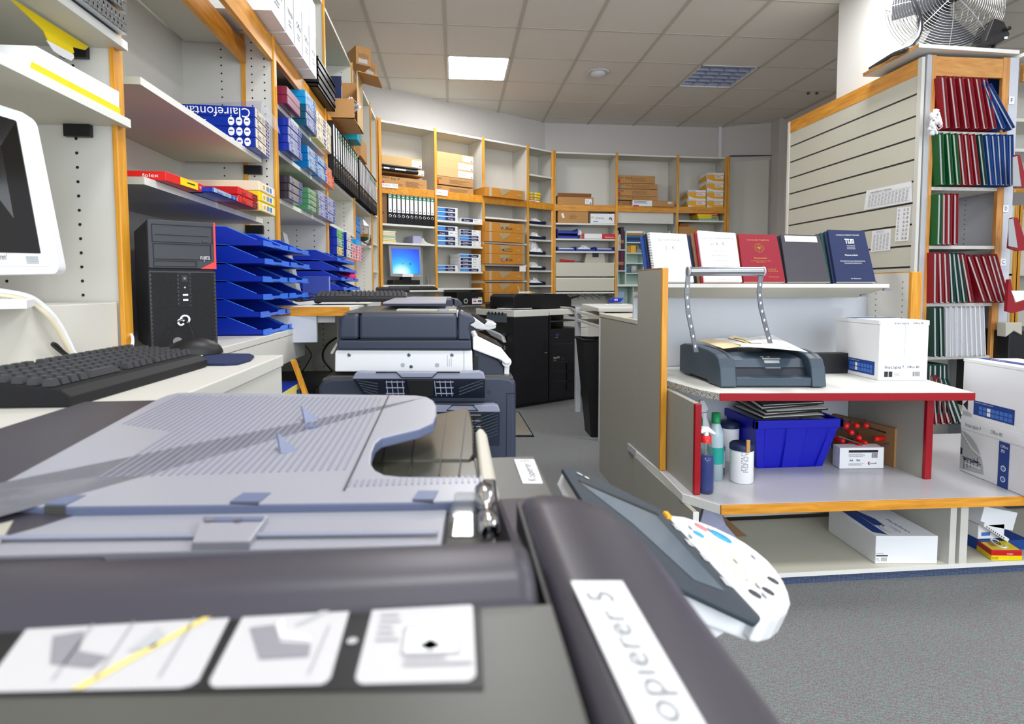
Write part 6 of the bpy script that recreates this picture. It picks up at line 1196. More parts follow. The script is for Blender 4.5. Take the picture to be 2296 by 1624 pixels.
# body, rear plate, smoky output cover
MB('copier_olive').box(-.37, .095, .258, .655, .90, 1.0).build('top_frame', t, .003)
P_ = [atZ(x, y, 1.0012) for x, y in ((1153, 1030), (1197, 1030), (1217, 1083), (1172, 1083))]; lab = MB('white').ext(P_, (0, 0, -.001)); lab.text('Kopierer 5', P_[3]+(P_[2]-P_[3])*.78+(P_[0]-P_[3])*.05+np.array([0, 0, .0004]), P_[0]-P_[3], -(P_[2]-P_[3]), .014, 'ink_soft', w=np.linalg.norm(P_[0]-P_[3])*.9); lab.build('name_label', t)
zr = 1.0575; cl_, cr_ = atZ(190, 900, zr), atZ(420, 899, zr)
MB('copier_slate').ext([(cl_[0], .30, zr), (cl_[0], cl_[1], zr), (-.20, cl_[1], zr), (-.20, .50, zr-.006), (-.30, .30, zr-.012)], (0, 0, -.006)).box(-.37, -.2, .30, .655, .95, zr-.012).build('rear_plate', t, .004, seg=3)
m = MB('smoke').ext([atZ(x, y, 1.036) for x, y in ((838, 1032), (700, 1032), (780, 950), (900, 940), (1000, 925), (1030, 916), (1045, 914), (1054, 922), (1062, 960), (1064, 1018), (1056, 1030))], (0, 0, -.012)); m.build('output_cover', t, .002, seg=3)
MB('smoke').ext([atZ(x, y, 1.034) for x, y in ((820, 1075), (1072, 1075), (1066, 1033), (830, 1034))], (0, 0, -.01)).build('output_step', t, .001)
m = MB('black')  # black lines paint the reflected ceiling grid onto the smoky cover
for x in (870, 935, 1000, 1045): a, b = atZ(x-18, 1066, 1.0362), atZ(x, 930+(1000-x)*.12, 1.0362); m.obox(a, (.0012, 0, 0), b-a, (0, 0, .0003))
m.build('grid_reflection', t)
MB('beige_plastic').ext([atZ(x, y, 1.046) for x, y in ((1066, 968), (1072, 960), (1084, 961), (1092, 972), (1120, 1110), (1080, 1108))], (0, 0, -.02)).build('edge_frame', t, .003, seg=3)
MB('copier_slate').ext([(.030, .262, 1.0), (.030, .262, 1.066), (.030, .42, 1.040), (.030, .42, 1.0)], (.034, 0, 0)).build('side_shoulder', t, .004)
MB('copier_olive').box(-.37, .090, .06, .70, .0, .90).build('body', t, .01)
MB('copier_olive').box(-.37, .0384, .03, .258, .90, 1.0).build('feeder_base', t, .003)
# tilted control panel
PN = nrm((math.sin(math.radians(25.7)), 0, math.cos(math.radians(25.7)))); PP = np.array([.12, .6, 1.0])
def CP(x, y, d=0.0): return on_plane(x, y, PP+PN*d, PN)
near_in = np.array([.122, .40, 1.0-(.002)*.48]); outl = [(1262, 1049), (1277, 1046), (1300, 1052), (1490, 1146), (1500, 1158), (1704, 1372), (1708, 1384), (1698, 1394)]
cpan = MB('slate_dark').ext([CP(x, y) for x, y in outl]+[near_in], -PN*.006).build('control_panel', t, .002, seg=3)
MB('white').ext([CP(x, y, -.006) for x, y in ((1262, 1054), (1490, 1156), (1704, 1392))]+[near_in-PN*.006-np.array([0, .002, 0])], -PN*.020).build('panel_shell', t, .004, seg=3)
MB('screen_grey').ext([CP(x, y, .0006) for x, y in ((1300, 1082), (1470, 1156), (1626, 1326), (1556, 1300), (1420, 1175))], -PN*.0004).build('display', cpan)
MB('black').ext([CP(x, y, .0004) for x, y in ((1296, 1076), (1474, 1150), (1478, 1156), (1300, 1082))], -PN*.0003).build('display_frame', cpan)
m = MB('light_grey')
for x, y in ((1516, 1187), (1545, 1222), (1580, 1256), (1628, 1312)): m.obox(CP(x, y, .0008), (.001, .014, 0), (.006, 0, -.0029), PN*.0002)
m.disc(CP(1300, 1063, .001), PN, .004).disc(CP(1316, 1071, .001), PN, .003, 'cream').build('key_legend', cpan)
kp = [(1497, 1153), (1530, 1157), (1560, 1166), (1600, 1181), (1640, 1200), (1672, 1218), (1700, 1238), (1726, 1260), (1745, 1282), (1760, 1305), (1770, 1328), (1775, 1350), (1768, 1368), (1752, 1380), (1730, 1384), (1708, 1380), (1600, 1265)]
kpad = MB('white_gloss').ext([CP(x, y, .002) for x, y in kp], -PN*.024).build('keypad', t, .004, seg=4)
def key(x, y, r, m, name='button', ry=None): b = MB(m); c = CP(x, y, .0022); b.lathe([(r, 0), (r*.98, .0012), (r*.6, .0018), (0, .0018)], c, ax=PN, n=18); return b.build(name, kpad)
key(1616, 1204, .0125, 'blue_key'); key(1571, 1183, .0075, 'pink_key'); key(1566, 1199, .006, 'blue_key')
for x, y in ((1733, 1303), (1722, 1327), (1692, 1333)): key(x, y, .0055, 'dark_grey')
for r in range(4):
    for c in range(3): x, y = 1580+r*27+c*22, 1220+r*24-c*(-1)*4; key(x, y-0+c*2, .0062, 'cream', 'key')
m = MB('ink_soft')
for k, (x, y) in enumerate(((1548, 1186), (1590, 1190), (1700, 1318), (1672, 1300), (1650, 1262), (1690, 1252), (1548, 1205), (1715, 1340))): m.obox(CP(x, y, .0028), (.001, .009, 0), (.003, 0, -.0014), PN*.0001)
m.build('lettering', kpad)
MB('amber').ext([CP(x, y, .003) for x, y in ((1488, 1146), (1497, 1147), (1508, 1160), (1498, 1158))], -PN*.01).build('indicator', t)
b_ = [CP(1560, 1340, -.036), CP(1692, 1400, -.036)]
MB('white').ext([atY(x, y, .42) for x, y in ((1560, 1372), (1690, 1408), (1684, 1420), (1640, 1412), (1603, 1436), (1580, 1412))], (0, .12, 0)).build('panel_bracket', t, .003)
# ================================================================ display counter on the right
ZB, ZTB = .353, .76
zi = .10
t = thing('display_stand', 'grey display stand with wooden edged side panels and a tilted book shelf', 'stand', (1.5, 2.6, ZB))
zt1 = atX(1478, 603, XG)[2]; yf = atX(1478, 1050, XG)[1]; yb_ = atX(1430, 650, XG)[1]
zt1 = atX(1478, 603, XG)[2]
MB('laminate_grey').box(XG, XG+.022, yf+.008, yb_, ZB, zt1).build('side_panel', t, .001)
MB('beech').box(XG-.001, XG+.028, yf-.012, yf+.008, ZB, zt1+.003).build('edge_strip', t, .004, seg=3)
MB('beech_y').box(XG-.001, XG+.023, yf, yb_, zt1, zt1+.004).build('top_strip', t)
YR = 2.75; xr1 = atY(2041, 650, YR)[0]; xr2 = atY(2063, 650, YR)[0]; zr1 = atY(2050, 611, YR)[2]; ybk = atX(1928, 700, xr1)[1]; ybk = min(ybk, 3.08)
m = MB('laminate').box(xr1, xr1+.022, YR+.01, ybk, ZTB, zr1)
for hx in (.03, .22):
    for k in range(14): m.disc((xr1-.0006, YR+.02+hx, zr1-.05-k*.032), (-1, 0, 0), .0036, 'hole', 8)
m.build('side_panel', t, .001); MB('beech').box(xr1-.003, xr2, YR-.012, YR+.01, ZTB, zr1+.003).build('edge_strip', t, .004, seg=3); MB('beech_y').box(xr1-.001, xr1+.023, YR, ybk, zr1, zr1+.004).build('top_strip', t)
yk = atZ(1495, 826, ZTB)[1]; bkY = 2.985
sy = 2.70; sl, sr = atY(1485, 636, sy), atY(1994, 637, sy); xl_ = XG+.022
sf = [np.array([xl_, sy, sl[2]-.019]), np.array([sr[0], sy, sr[2]-.019])]; zbk = atY(1600, 667, sy+.27)[2]; MB('laminate_cool').ext([(XG+.03, bkY, ZTB), (xr1, ybk-.02, ZTB), (xr1, ybk-.02, zbk+.03), (XG+.03, bkY, zbk+.03)], (0, .016, 0)).build('back_panel', t); dv = np.array([0, .27, zbk-sf[0][2]])
m = MB('laminate_beige').ext([sf[0], sf[1], sf[1]+dv+np.array([.03, 0, 0]), sf[0]+dv], (0, 0, .019)).obox(sf[0]-np.array([0, .0012, 0]), sf[1]-sf[0], (0, .001, 0), (0, 0, .019), 'edge_white').build('display_shelf', t, .001)
for k in range(2): p = sf[1]+dv*(.1+.6*k)+np.array([-.0, 0, -.010]); MB('steel').box(p[0]-.01, p[0]+.03, p[1]-.006, p[1]+.006, p[2], p[2]+.009).build('shelf_pin', t)
# ---- thesis books leaning on the shelf
BP0 = np.array([0, sy+.045, sl[2]-.004]); BD = nrm((0, .48, .88)); BN = nrm(np.cross((1, 0, 0), BD)); BN = BN if BN[1] < 0 else -BN
def BK(x, y, d=0.0): return on_plane(x, y, BP0+BN*d, BN)
def book(label, px, m, thick=.012, back=0, deco=None, group=None, page=True, spiral=False):
    TLp, TRp, BRp, BLp = [BK(*p) for p in px]; w = np.linalg.norm(BRp-BLp); zb = min(BLp[2], BRp[2]); off = -BN*back
    u = nrm((TRp-TLp)*np.array([1, 0, 0])+0); BL2 = BLp+off; W = BRp-BLp; Hh = nrm(TLp-BLp)*np.linalg.norm(TLp-BLp)
    t = thing('display_book', label, 'book', BL2+W/2, 0, group)
    A_ = [BLp+off, BRp+off, TRp+off, TLp+off]
    fcv = MB(m).ext(A_, -BN*.0025).build('front_cover', t, .0006); MB('page').ext([p-BN*.003 for p in A_], -BN*(thick-.006)).build('pages', t); MB(m).ext([p-BN*(thick-.0025) for p in A_], -BN*.0025).build('back_cover', t)
    if not spiral: a, b = A_[0], A_[3]; MB(m).ext([a, b, b-BN*thick, a-BN*thick], nrm(A_[0]-A_[1])*.0025).build('spine', t)
    else:
        cm = MB('black'); 
        for k in range(30): p = A_[0]+(A_[3]-A_[0])*(.02+.96*k/29); cm.tube([p+nrm(W)*.012+BN*.001, p-nrm(W)*.004+BN*.004, p-nrm(W)*.008-BN*.006, p+nrm(W)*.002-BN*.012], .0016, n=5)
        cm.build('spiral_binding', t)
    if deco:
        o = A_[0]+BN*.0006; d = MB('ink'); U, V_ = nrm(A_[1]-A_[0]), nrm((A_[2]+A_[3])/2-(A_[0]+A_[1])/2); hh = np.linalg.norm(A_[3]-A_[0]); ww = w
        sh = lambda a, b: o+(A_[1]-A_[0])*a*(1-b)+(A_[3]-A_[0])*b+(A_[2]-A_[3])*a*b
        deco(d, sh, U, V_, ww, hh); d.build('cover_print', fcv)
    return t
def tx(d, sh, U, V, s, a, b, h, m, w, hh): d.text(s, sh(a, b), U, V, h, m, w=w, align=.5)
def d_spiral(d, sh, U, V, w, h):
    d.text('Spiralbindung', sh(.52, .84), U, V, .018, 'mid_grey', w=w*.55, align=.5).text('mit transparenter oder Kartonrückseite', sh(.52, .79), U, V, .008, 'light_grey', w=w*.62, align=.5).text('2,- €', sh(.52, .66), U, V, .026, 'ink_soft', w=w*.26, align=.5)
    for k, s in enumerate(('für Ihre', 'Skripte', 'Lehrbücher', 'Seminararbeit', 'Hausarbeit', 'Diplomarbeit', 'Broschüren ...')): d.text(s, sh(.52, .58-k*.065), U, V, .009, 'light_grey', w=w*(.12+.022*len(s)), align=.5)
    d.text('Hardcover ab 200 Blatt', sh(.35, .08), U, V, .008, 'light_grey', w=w*.4, align=.5).text('3,-', sh(.84, .08), U, V, .012, 'ink_soft', w=w*.08)
def d_soft(d, sh, U, V, w, h):
    d.text('Softcover-Heißleimbindung', sh(.5, .85), U, V, .014, 'mid_grey', w=w*.85, align=.5).text('ab', sh(.28, .72), U, V, .016, 'ink_soft', w=w*.1).text('4,- €', sh(.42, .72), U, V, .026, 'ink_soft', w=w*.26)
    for k, s in enumerate(('für Ihre', 'Bachelorarbeit', 'Masterarbeit', 'Seminararbeit')): d.text(s, sh(.5, .60-k*.10), U, V, .012, 'ink_soft', w=w*(.10+.022*len(s)), align=.5)
    d.text('ab 100 Blatt 5,- €', sh(.5, .03), U, V, .008, 'mid_grey', w=w*.3, align=.5)
def d_aug(d, sh, U, V, w, h):
    d.text('Universität Augsburg', sh(.48, .86), U, V, .014, 'gold', w=w*.55, align=.5); c = sh(.48, .70)
    for r in (.028, .021): d.tube([c+U*r*math.cos(a)+V*r*math.sin(a)+BN*.0004 for a in np.linspace(0, 2*math.pi, 24)[:-1]], .0007, 'gold', n=4, closed=True)
    for a in np.linspace(0, 2*math.pi, 9)[:-1]: d.tube([c+BN*.0006, c+U*.016*math.cos(a)+V*.016*math.sin(a)+BN*.0006], .0012, 'gold', n=4)
    d.text('Masterarbeit', sh(.48, .47), U, V, .014, 'gold', w=w*.32, align=.5); d.text('zur Erlangung des akademischen Grades', sh(.48, .42), U, V, .007, 'gold', w=w*.5, align=.5).text('Master of Science', sh(.48, .39), U, V, .007, 'gold', w=w*.22, align=.5).text('im Einsatz', sh(.62, .25), U, V, .008, 'gold', w=w*.2).text('der Beurteilung', sh(.62, .21), U, V, .008, 'gold', w=w*.24).text('Max Mustermann', sh(.62, .09), U, V, .008, 'gold', w=w*.24)
def d_blk(d, sh, U, V, w, h):
    a = [sh(.08, .84), sh(.90, .84), sh(.90, .97), sh(.08, .97)]; d.add([p+BN*.0003 for p in a], [(0, 1, 2, 3)], 'white'); d.text('Buchbindung mit Prägung Hardcover', sh(.2, .93)+BN*.0006, U, V, .008, 'ink_soft', w=w*.55).text('bis 100 Blatt    15,- €', sh(.2, .88)+BN*.0006, U, V, .007, 'ink_soft', w=w*.35)
def d_tum(d, sh, U, V, w, h):
    d.text('TECHNISCHE UNIVERSITÄT MÜNCHEN', sh(.5, .89), U, V, .010, 'white', w=w*.62, align=.5)
    b = BN*.0004; lw, bh = w*.022, h*.085; x0, y0 = .40, .72
    def R(a0, a1, b0, b1): d.add([sh(a0, b0)+b, sh(a1, b0)+b, sh(a1, b1)+b, sh(a0, b1)+b], [(0, 1, 2, 3)], 'white')
    R(.39, .52, .805, .825); R(.42, .445, .73, .82); R(.475, .50, .73, .82); R(.475, .56, .73, .75); R(.535, .56, .73, .825); R(.535, .64, .805, .825); R(.575, .60, .73, .82); R(.615, .64, .73, .82)
    for k, s in enumerate(('TECHNISCHE', 'UNIVERSITÄT', 'MÜNCHEN')): d.text(s, sh(.42, .68-k*.03), U, V, .008, 'white', w=w*.22)
    d.text('Masterarbeit', sh(.5, .49), U, V, .016, 'white', w=w*.34, align=.5).text('TESTKONZEPTION UND TESTDURCHFÜHRUNG', sh(.5, .38), U, V, .008, 'white', w=w*.66, align=.5).text('TECHNISCHE DOKUMENTATION', sh(.5, .34), U, V, .008, 'white', w=w*.46, align=.5).text('Max Mustermann', sh(.5, .05), U, V, .009, 'white', w=w*.26, align=.5)
gb = 'books behind the display copies'
def behind(px, ms, labs):
    for k, (m, lab) in enumerate(zip(ms, labs)):
        dx = -(k+1)*6.5; q = [(x+dx+2, y+1) for x, y in px]; book(lab, q, m, .012, .013*(k+1), group=gb)
px = [(1451, 521), (1539, 525), (1556, 632), (1466, 632)]; book('white spiral bound display book with a price of two euros', px, 'white', .014, 0, d_spiral, spiral=True); behind(px, ['navy', 'blue_cloth'], ['navy book directly behind the white spiral book', 'blue book farthest behind the white spiral book'])
px = [(1565, 517), (1649, 523), (1664, 632), (1581, 632)]; book('white softcover display book with a price of four euros', px, 'white', .014, 0, d_soft); behind(px, ['crimson_cloth', 'matte_brown', 'navy', 'maroon_wrap'], ['dark red book directly behind the white softcover book', 'brown book second behind the white softcover book', 'navy book third behind the white softcover book', 'maroon book farthest behind the white softcover book'])
px = [(1656, 524), (1741, 527), (1761, 632), (1669, 632)]; book('crimson display book with a round golden university seal', px, 'crimson_cloth', .014, 0, d_aug); behind(px, ['cardboard_dark'], ['rust brown book behind the crimson display book'])
px = [(1751, 525), (1838, 528), (1862, 632), (1767, 632)]; book('plain charcoal display book with a white strip label at the top', px, 'copier_slate', .014, 0, d_blk); behind(px, ['black', 'blue_cloth'], ['black book directly behind the charcoal display book', 'blue book farthest behind the charcoal display book'])
px = [(1857, 515), (1938, 518), (1964, 632), (1877, 632)]; book('navy blue display book with white university lettering', px, 'navy_cloth', .014, 0, d_tum); behind(px, ['navy', 'green_dark', 'navy'], ['navy book directly behind the lettered navy display book', 'dark green book behind the lettered navy display book', 'navy book farthest behind the lettered navy display book'])
# ---- red edged table
tb = thing('workbench', 'white topped workbench with red painted edges standing on the low cabinet', 'table', (1.5, 2.4, ZB))
pa, pb_, pc_, pd, pe_ = atZ(1491.5, 844, ZTB), atZ(1567.7, 873.5, ZTB), atZ(1613, 881.5, ZTB), atZ(2184, 880.5, ZTB), atZ(2086, 853.5, ZTB)
pa[0] = XG+.03
poly = [pa, pb_, pc_, pd, pe_+(pe_-pd)*.2, np.array([pe_[0]-.1, 2.70, ZTB]), np.array([xr1-.01, 2.70, ZTB]), np.array([xr1-.01, ybk-.05, ZTB]), np.array([XG+.03, bkY-.002, ZTB])]
MB('edge_white').prism([p[:2] for p in poly], ZTB-.031, ZTB).build('tabletop', tb, .001)
def edge(par, nm, a, b, z0, z1, m, out=.004):
    a, b = a*np.array([1, 1, 0]), b*np.array([1, 1, 0]); d = b-a; o_ = nrm(np.cross(d, (0, 0, 1))); o_ = -o_ if o_[1] > 0 and abs(o_[1]) > .3 else o_; MB(m).obox(a+Z*z0, d, o_*out, Z*(z1-z0)).build(nm, par, .001)
edge(tb, 'raw_edge', pa, pb_, ZTB-.031, ZTB-.001, 'chipboard'); edge(tb, 'raw_edge', pb_, pc_, ZTB-.031, ZTB-.001, 'chipboard'); edge(tb, 'red_edge', pc_, pd, ZTB-.032, ZTB-.0005, 'red_table', .008); edge(tb, 'red_edge', pd, pe_, ZTB-.032, ZTB-.0005, 'red_table', -.006)
l0, l1 = atZ(1554, 1109, ZB), atZ(1569, 1109.5, ZB); lb = atZ(1496, 1054, ZB)
MB('laminate_grey').ext([(l0[0], l0[1]+.006, ZB), (l1[0]-.003, l1[1]+.006, ZB), (l1[0]-.003+(lb-l0)[0], 2.75, ZB), (l0[0]+(lb-l0)[0]*.9, 2.75, ZB)], (0, 0, ZTB-.032-ZB)).build('side_panel', tb)
MB('red_table').box(l0[0]-.002, l1[0], l0[1]-.012, l0[1]+.006, ZB, ZTB-.032).build('red_edge', tb, .004, seg=3)
r0, r1_ = atZ(2068, 1074, ZB), atZ(2083, 1074, ZB)
MB('laminate_grey').box(r0[0]+.003, r1_[0]-.001, r0[1]+.006, r0[1]+.62, ZB, ZTB-.032).build('side_panel', tb)
MB('red_table').box(r0[0], r1_[0]+.004, r0[1]-.012, r0[1]+.006, ZB, ZTB-.032).build('red_edge', tb, .004, seg=3)
MB('laminate_cool').box(l1[0], r0[0], 2.74, 2.755, ZB, ZTB-.032).build('back_panel', tb)
# ---- low cabinet and its board
cb_ = thing('low_cabinet', 'low white cabinet with a wooden front edge and blue grey carpet plinth', 'cabinet', (1.8, 2.4, 0))
b0 = atZ(1427, 1012, ZB); b1, b2, b3, b4 = atZ(1480, 1054.5, ZB), atZ(1531.5, 1107, ZB), atZ(1615, 1132, ZB), atZ(2300, 1112, ZB); b5 = b4+(b4-b3)*.8
poly = [b0, b1, b2, b3, b4, b5, np.array([b5[0], 2.95, 0]), np.array([b0[0], 2.95, 0])]
MB('top_grey').prism([p[:2] for p in poly], ZB-.036, ZB).build('worktop', cb_, .001)
edge(cb_, 'worn_edge', b0, b1, ZB-.036, ZB-.0006, 'edge_white'); edge(cb_, 'worn_edge', b1, b2, ZB-.036, ZB-.0006, 'edge_white'); edge(cb_, 'worn_edge', b2, b3, ZB-.037, ZB-.0006, 'lip'); edge(cb_, 'wooden_edge', b3, b5, ZB-.037, ZB-.0005, 'beech_h', .010)
yc0 = b3[1]+.03; xc0 = b2[0]+.0
MB('laminate_grey').box(xc0, xc0+.018, yc0+.002, 2.83, 0, ZB-.037).build('side_panel', cb_); MB('edge_white').box(xc0-.001, xc0+.022, yc0-.004, yc0+.001, .0, ZB-.037).build('side_edge', cb_)
MB('laminate').box(xc0+.018, 3.0, 2.60, 2.615, .07, ZB-.037).build('back_panel', cb_)
zf = atY(1900, 1277, yc0)[2]
MB('laminate_beige').box(xc0+.018, 3.0, yc0-.002, 2.6, zf-.018, zf).build('bottom_shelf', cb_); MB('edge_white').box(xc0, 3.0, yc0-.004, yc0-.0022, zf-.018, zf).build('shelf_edge', cb_)
for xa_, xb_ in ((2128, 2142), (2151, 2168)):
    a, b = atY(xa_, 1200, yc0)[0], atY(xb_, 1200, yc0)[0]; MB('laminate').box(a, b, yc0-.003, 2.6, zf, ZB-.037).build('divider', cb_)
MB('carpet_blue').box(xc0+.0, 3.0, yc0+.004, yc0+.02, 0, zf-.018).build('plinth', cb_)
# things inside the cabinet
def pbox4(label, name, cat, pts, z, h, m='white', bevel=.002, deco=None, group=None):
    """box from three base corners (back-left, front-left, front-right) in pixels on height z"""
    A, B_, D_ = [atZ(x, y, z) for x, y in pts]; t = thing(name, label, cat, (A+D_)/2, 0, group); MB(m).obox(B_+Z*.001, D_-B_, A-B_, Z*h).build('carton', t, bevel)
    if deco: deco(t, B_, D_, A, h)
    return t, A, B_, D_
def deco_wb(t, B_, D_, A, h):
    u, v, n = D_-B_, Z, A-B_; w = np.linalg.norm(u); o = B_-nrm(n)*.001
    m = MB('white'); m.obox(o+Z*.006, nrm(u)*w*.2, Z*h*.42, -nrm(n)*.0004); m.bars(o-nrm(n)*.0006+nrm(u)*w*.09+Z*.012, u, Z, w*.09, h*.14); m.text('0140320', o-nrm(n)*.0006+nrm(u)*.004+Z*h*.36, u, Z, .007, 'ink', w=w*.11); m.obox(o-nrm(n)*.0006+nrm(u)*.002+Z*h*.28, nrm(u)*w*.19, Z*h*.05, -nrm(n)*.0002, 'ink'); m.lines(o-nrm(n)*.0006+nrm(u)*.003+Z*.012, u, Z, w*.07, h*.12, 3, .3); m.build('shipping_label', t)
    p = MB('brand_blue'); T0 = B_+Z*(h+.0016); P = lambda a, b: T0+u*a+n*b
    p.add([P(.05, .12), P(.22, .04), P(.30, .95), P(.12, .95)], [(0, 1, 2, 3)]); p.add([P(.26, .35), P(.42, .30), P(.46, .55), P(.34, .95), P(.30, .95)], [tuple(range(5))]); p.text('MultiScan', P(.62, .55), -n, u, .02, 'print_blue', w=.14)
    for r in (.03, .045): p.tube([P(.40, .2)+np.array([math.cos(a)*r*.7, math.sin(a)*r, .0004]) for a in np.linspace(0, 2*math.pi, 16)[:-1]], .0008, 'light_grey', n=4, closed=True)
    p.build('print', t)
wb = atZ(1962, 1265, zf); hwb = atY(1963, 1203, wb[1])[2]-zf
pbox4('long white cardboard box with a blue printed lid inside the low cabinet', 'long_carton', 'box', ((1857, 1192), (1962, 1265), (2101, 1265)), zf, hwb, 'white', .002, deco_wb)
a, b = atY(2083, 1145, 2.45), atY(2124, 1225, 2.45); solo(MB('navy').box(a[0], b[0], 2.40, 2.50, zf+.001, a[2]).box((a[0]+b[0])/2-.02, (a[0]+b[0])/2+.02, 2.42, 2.44, a[2], a[2]+.012, 'black'), 'equipment_case', 'dark blue black case standing behind the long white box', 'case', bevel=.008)
m = MB('palelilac'); P_ = [atZ(1560, 1215, zf), atZ(1640, 1225, zf)]; o = P_[0]; solo(MB('palelilac').ext([o, o+np.array([.05, .02, .16]), o+np.array([.10, .0, .17]), o+np.array([.13, -.02, .08]), o+np.array([.2, -.02, 0])], (0, .012, 0)).ext([o+np.array([.02, .03, 0]), o+np.array([.06, .05, .17]), o+np.array([.26, .03, .0])], (0, .01, 0), 'matte_brown'), 'paper_bag', 'crumpled lilac and brown paper at the left inside the low cabinet', 'paper')
o = atZ(2172, 1222, zf); 
solo(MB('blue_cloth').box(o[0]-.01, o[0]+.22, 2.18, 2.40, zf+.001, zf+.045), 'flat_box', 'flat blue box under the white boxes in the right cabinet hole', 'box', bevel=.002)
solo(MB('white').box(o[0]-.005, o[0]+.12, 2.2, 2.38, zf+.047, zf+.11).lines((o[0]+.01, 2.199, zf+.055), (1, 0, 0), (0, 0, 1), .05, .02, 1, .8, 'brand_mid'), 'small_carton', 'small white carton with blue print in the right cabinet hole', 'box', bevel=.002)
solo(MB('white').obox((o[0], 2.2, zf+.112), (.16, .0, -.035), (0, .17, 0), (.02, 0, .08)), 'tilted_carton', 'tilted white carton at the top in the right cabinet hole', 'box', bevel=.002)
c = atY(2205, 1180, 2.17); d = atY(2260, 1216, 2.17); m = MB('white').obox(c, d-c, (0, .16, 0), (.006, 0, .014)); 
for k in range(9): m.obox(c+(d-c)*(.12+.085*k)-np.array([0, .0008, -.003]), (d-c)*.04, (0, .0006, 0), (0, 0, .006), 'dark_grey')
solo(m, 'network_switch', 'flat white box with a row of dark openings leaning in the right cabinet hole', 'device')
def deco_y(t, B_, D_, A, h):
    u, n = D_-B_, A-B_; T0 = B_+Z*(h+.0016); P = lambda a, b: T0+u*a+n*b; o = B_-nrm(n)*.0012; w = np.linalg.norm(u)
    m = MB('yellow'); m.obox(B_+u*.002+Z*.001-nrm(n)*.0008, u*.996, Z*h*.5, -nrm(n)*.0004); m.obox(B_-nrm(u)*.0008+Z*.001, n, Z*h*.5, nrm(u)*.0004); m.add([P(.03, .04), P(.97, .04), P(.97, .96), P(.03, .96)], [(0, 1, 2, 3)]); m.add([P(.2, .3)+Z*.0004, P(.36, .3)+Z*.0004, P(.4, .75)+Z*.0004, P(.2, .75)+Z*.0004], [(0, 1, 2, 3)], 'cardboard_orange')
    m.tube([P(.55, .5)+u*.14*math.cos(a)+n*.32*math.sin(a)+Z*.001 for a in np.linspace(.6, 5.6, 14)], .004, 'white', n=5); m.tube([P(.55, .55)+u*.06*math.cos(a)+n*.14*math.sin(a)+Z*.001 for a in np.linspace(0, 2*math.pi, 10)[:-1]], .0018, 'navy', n=5, closed=True)
    m.bars(o+u*.02+Z*h*.1, u, Z, w*.2, h*.3); m.text('STABILO', o+u*.5+Z*h*.62, u, Z, h*.22, 'white', w=w*.2); m.build('print', t)
pbox4('yellow and red flat box lying at the front of the right cabinet hole', 'pencil_box', 'box', ((2180, 1226), (2222, 1257), (2291, 1258)), zf, .042, 'red', .002, deco_y)
# ---- things under the workbench
def bottle(label, x, y, prof, ms, name='spray_bottle', cat='bottle', sx=1.0, extra=None, parts=None):
    c = atZ(x, y, ZB)+Z*.001; t = thing(name, label, cat, c)
    for nm, pr, m in parts(c): MB(m).lathe(pr, c, n=18).build(nm, t)
    if extra: extra(t, c)
    return t
def H_(x, yb, yt): return atY(x, yt, atZ(x, yb, ZB)[1])[2]-ZB
h1 = H_(1581, 1106, 958)
def ex1(t, c):
    b = MB('white'); b.ext([c+np.array([-.035, -.012, h1-.028]), c+np.array([-.02, -.012, h1]), c+np.array([.01, -.012, h1-.004]), c+np.array([.040, -.012, h1-.03]), c+np.array([.030, -.012, h1-.035]), c+np.array([.005, -.012, h1-.022])], (0, .024, 0)); b.build('trigger', t, .004)
bottle('spray bottle with dark blue fluid and a red collar beside the red leg', 1581, 1104, None, None, extra=ex1, parts=lambda c: [('fluid', [(0, .004), (.030, .004), (.032, .02), (.032, h1*.5), (.028, h1*.56), (0, h1*.56)], 'fluid_blue'), ('bottle', [(0, 0), (.032, 0), (.034, .02), (.034, h1*.5), (.026, h1*.62), (.024, h1*.68), (.024, h1*.74), (.018, h1*.8)], 'glass_clear'), ('collar', [(.021, h1*.76), (.021, h1*.86), (0, h1*.86)], 'red_bright'), ('neck', [(.010, h1*.86), (.010, h1-.02), (0, h1-.02)], 'white')])
h2 = H_(1603, 1074, 927)
bottle('tall clear bottle with a green cap and teal label', 1603, 1074, None, None, name='cleaning_bottle', parts=lambda c: [('bottle', [(0, 0), (.034, 0), (.034, h2*.70), (.016, h2*.86)], 'fluid_clear'), ('cap', [(.019, h2*.85), (.019, h2), (0, h2)], 'green_cap'), ('label', [(.0345, h2*.25), (.0345, h2*.5)], 'teal_label')])
c = atZ(1600, 1050, ZB)+np.array([0, .12, .001]); h3 = atY(1600, 897, c[1])[2]-ZB; t = thing('spray_bottle', 'white spray bottle at the back left behind the green capped bottle', 'bottle', c)
MB('white').lathe([(0, 0), (.038, 0), (.038, h3*.5), (.018, h3*.72), (.018, h3*.8)], c).build('bottle', t); MB('white').ext([c+np.array([-.03, -.01, h3*.84]), c+np.array([-.02, -.01, h3]), c+np.array([.0, -.01, h3]), c+np.array([.022, -.01, h3*.86]), c+np.array([.012, -.01, h3*.80]), c+np.array([-.014, -.01, h3*.80])], (0, .02, 0)).build('trigger', t, .004)
c = atZ(1580, 1060, ZB)+np.array([-.0, .1, .001]); t = thing('cleaning_bottle', 'dark green bottle with a red cap at the far left under the workbench', 'bottle', c); h_g = atY(1578, 905, c[1])[2]-ZB
MB('green_cap').lathe([(0, 0), (.03, 0), (.03, h_g*.75), (.018, h_g*.88)], c).build('bottle', t); MB('red').lathe([(.018, h_g*.88), (.018, h_g), (0, h_g)], c).build('cap', t)
h4 = H_(1614, 1064, 980)
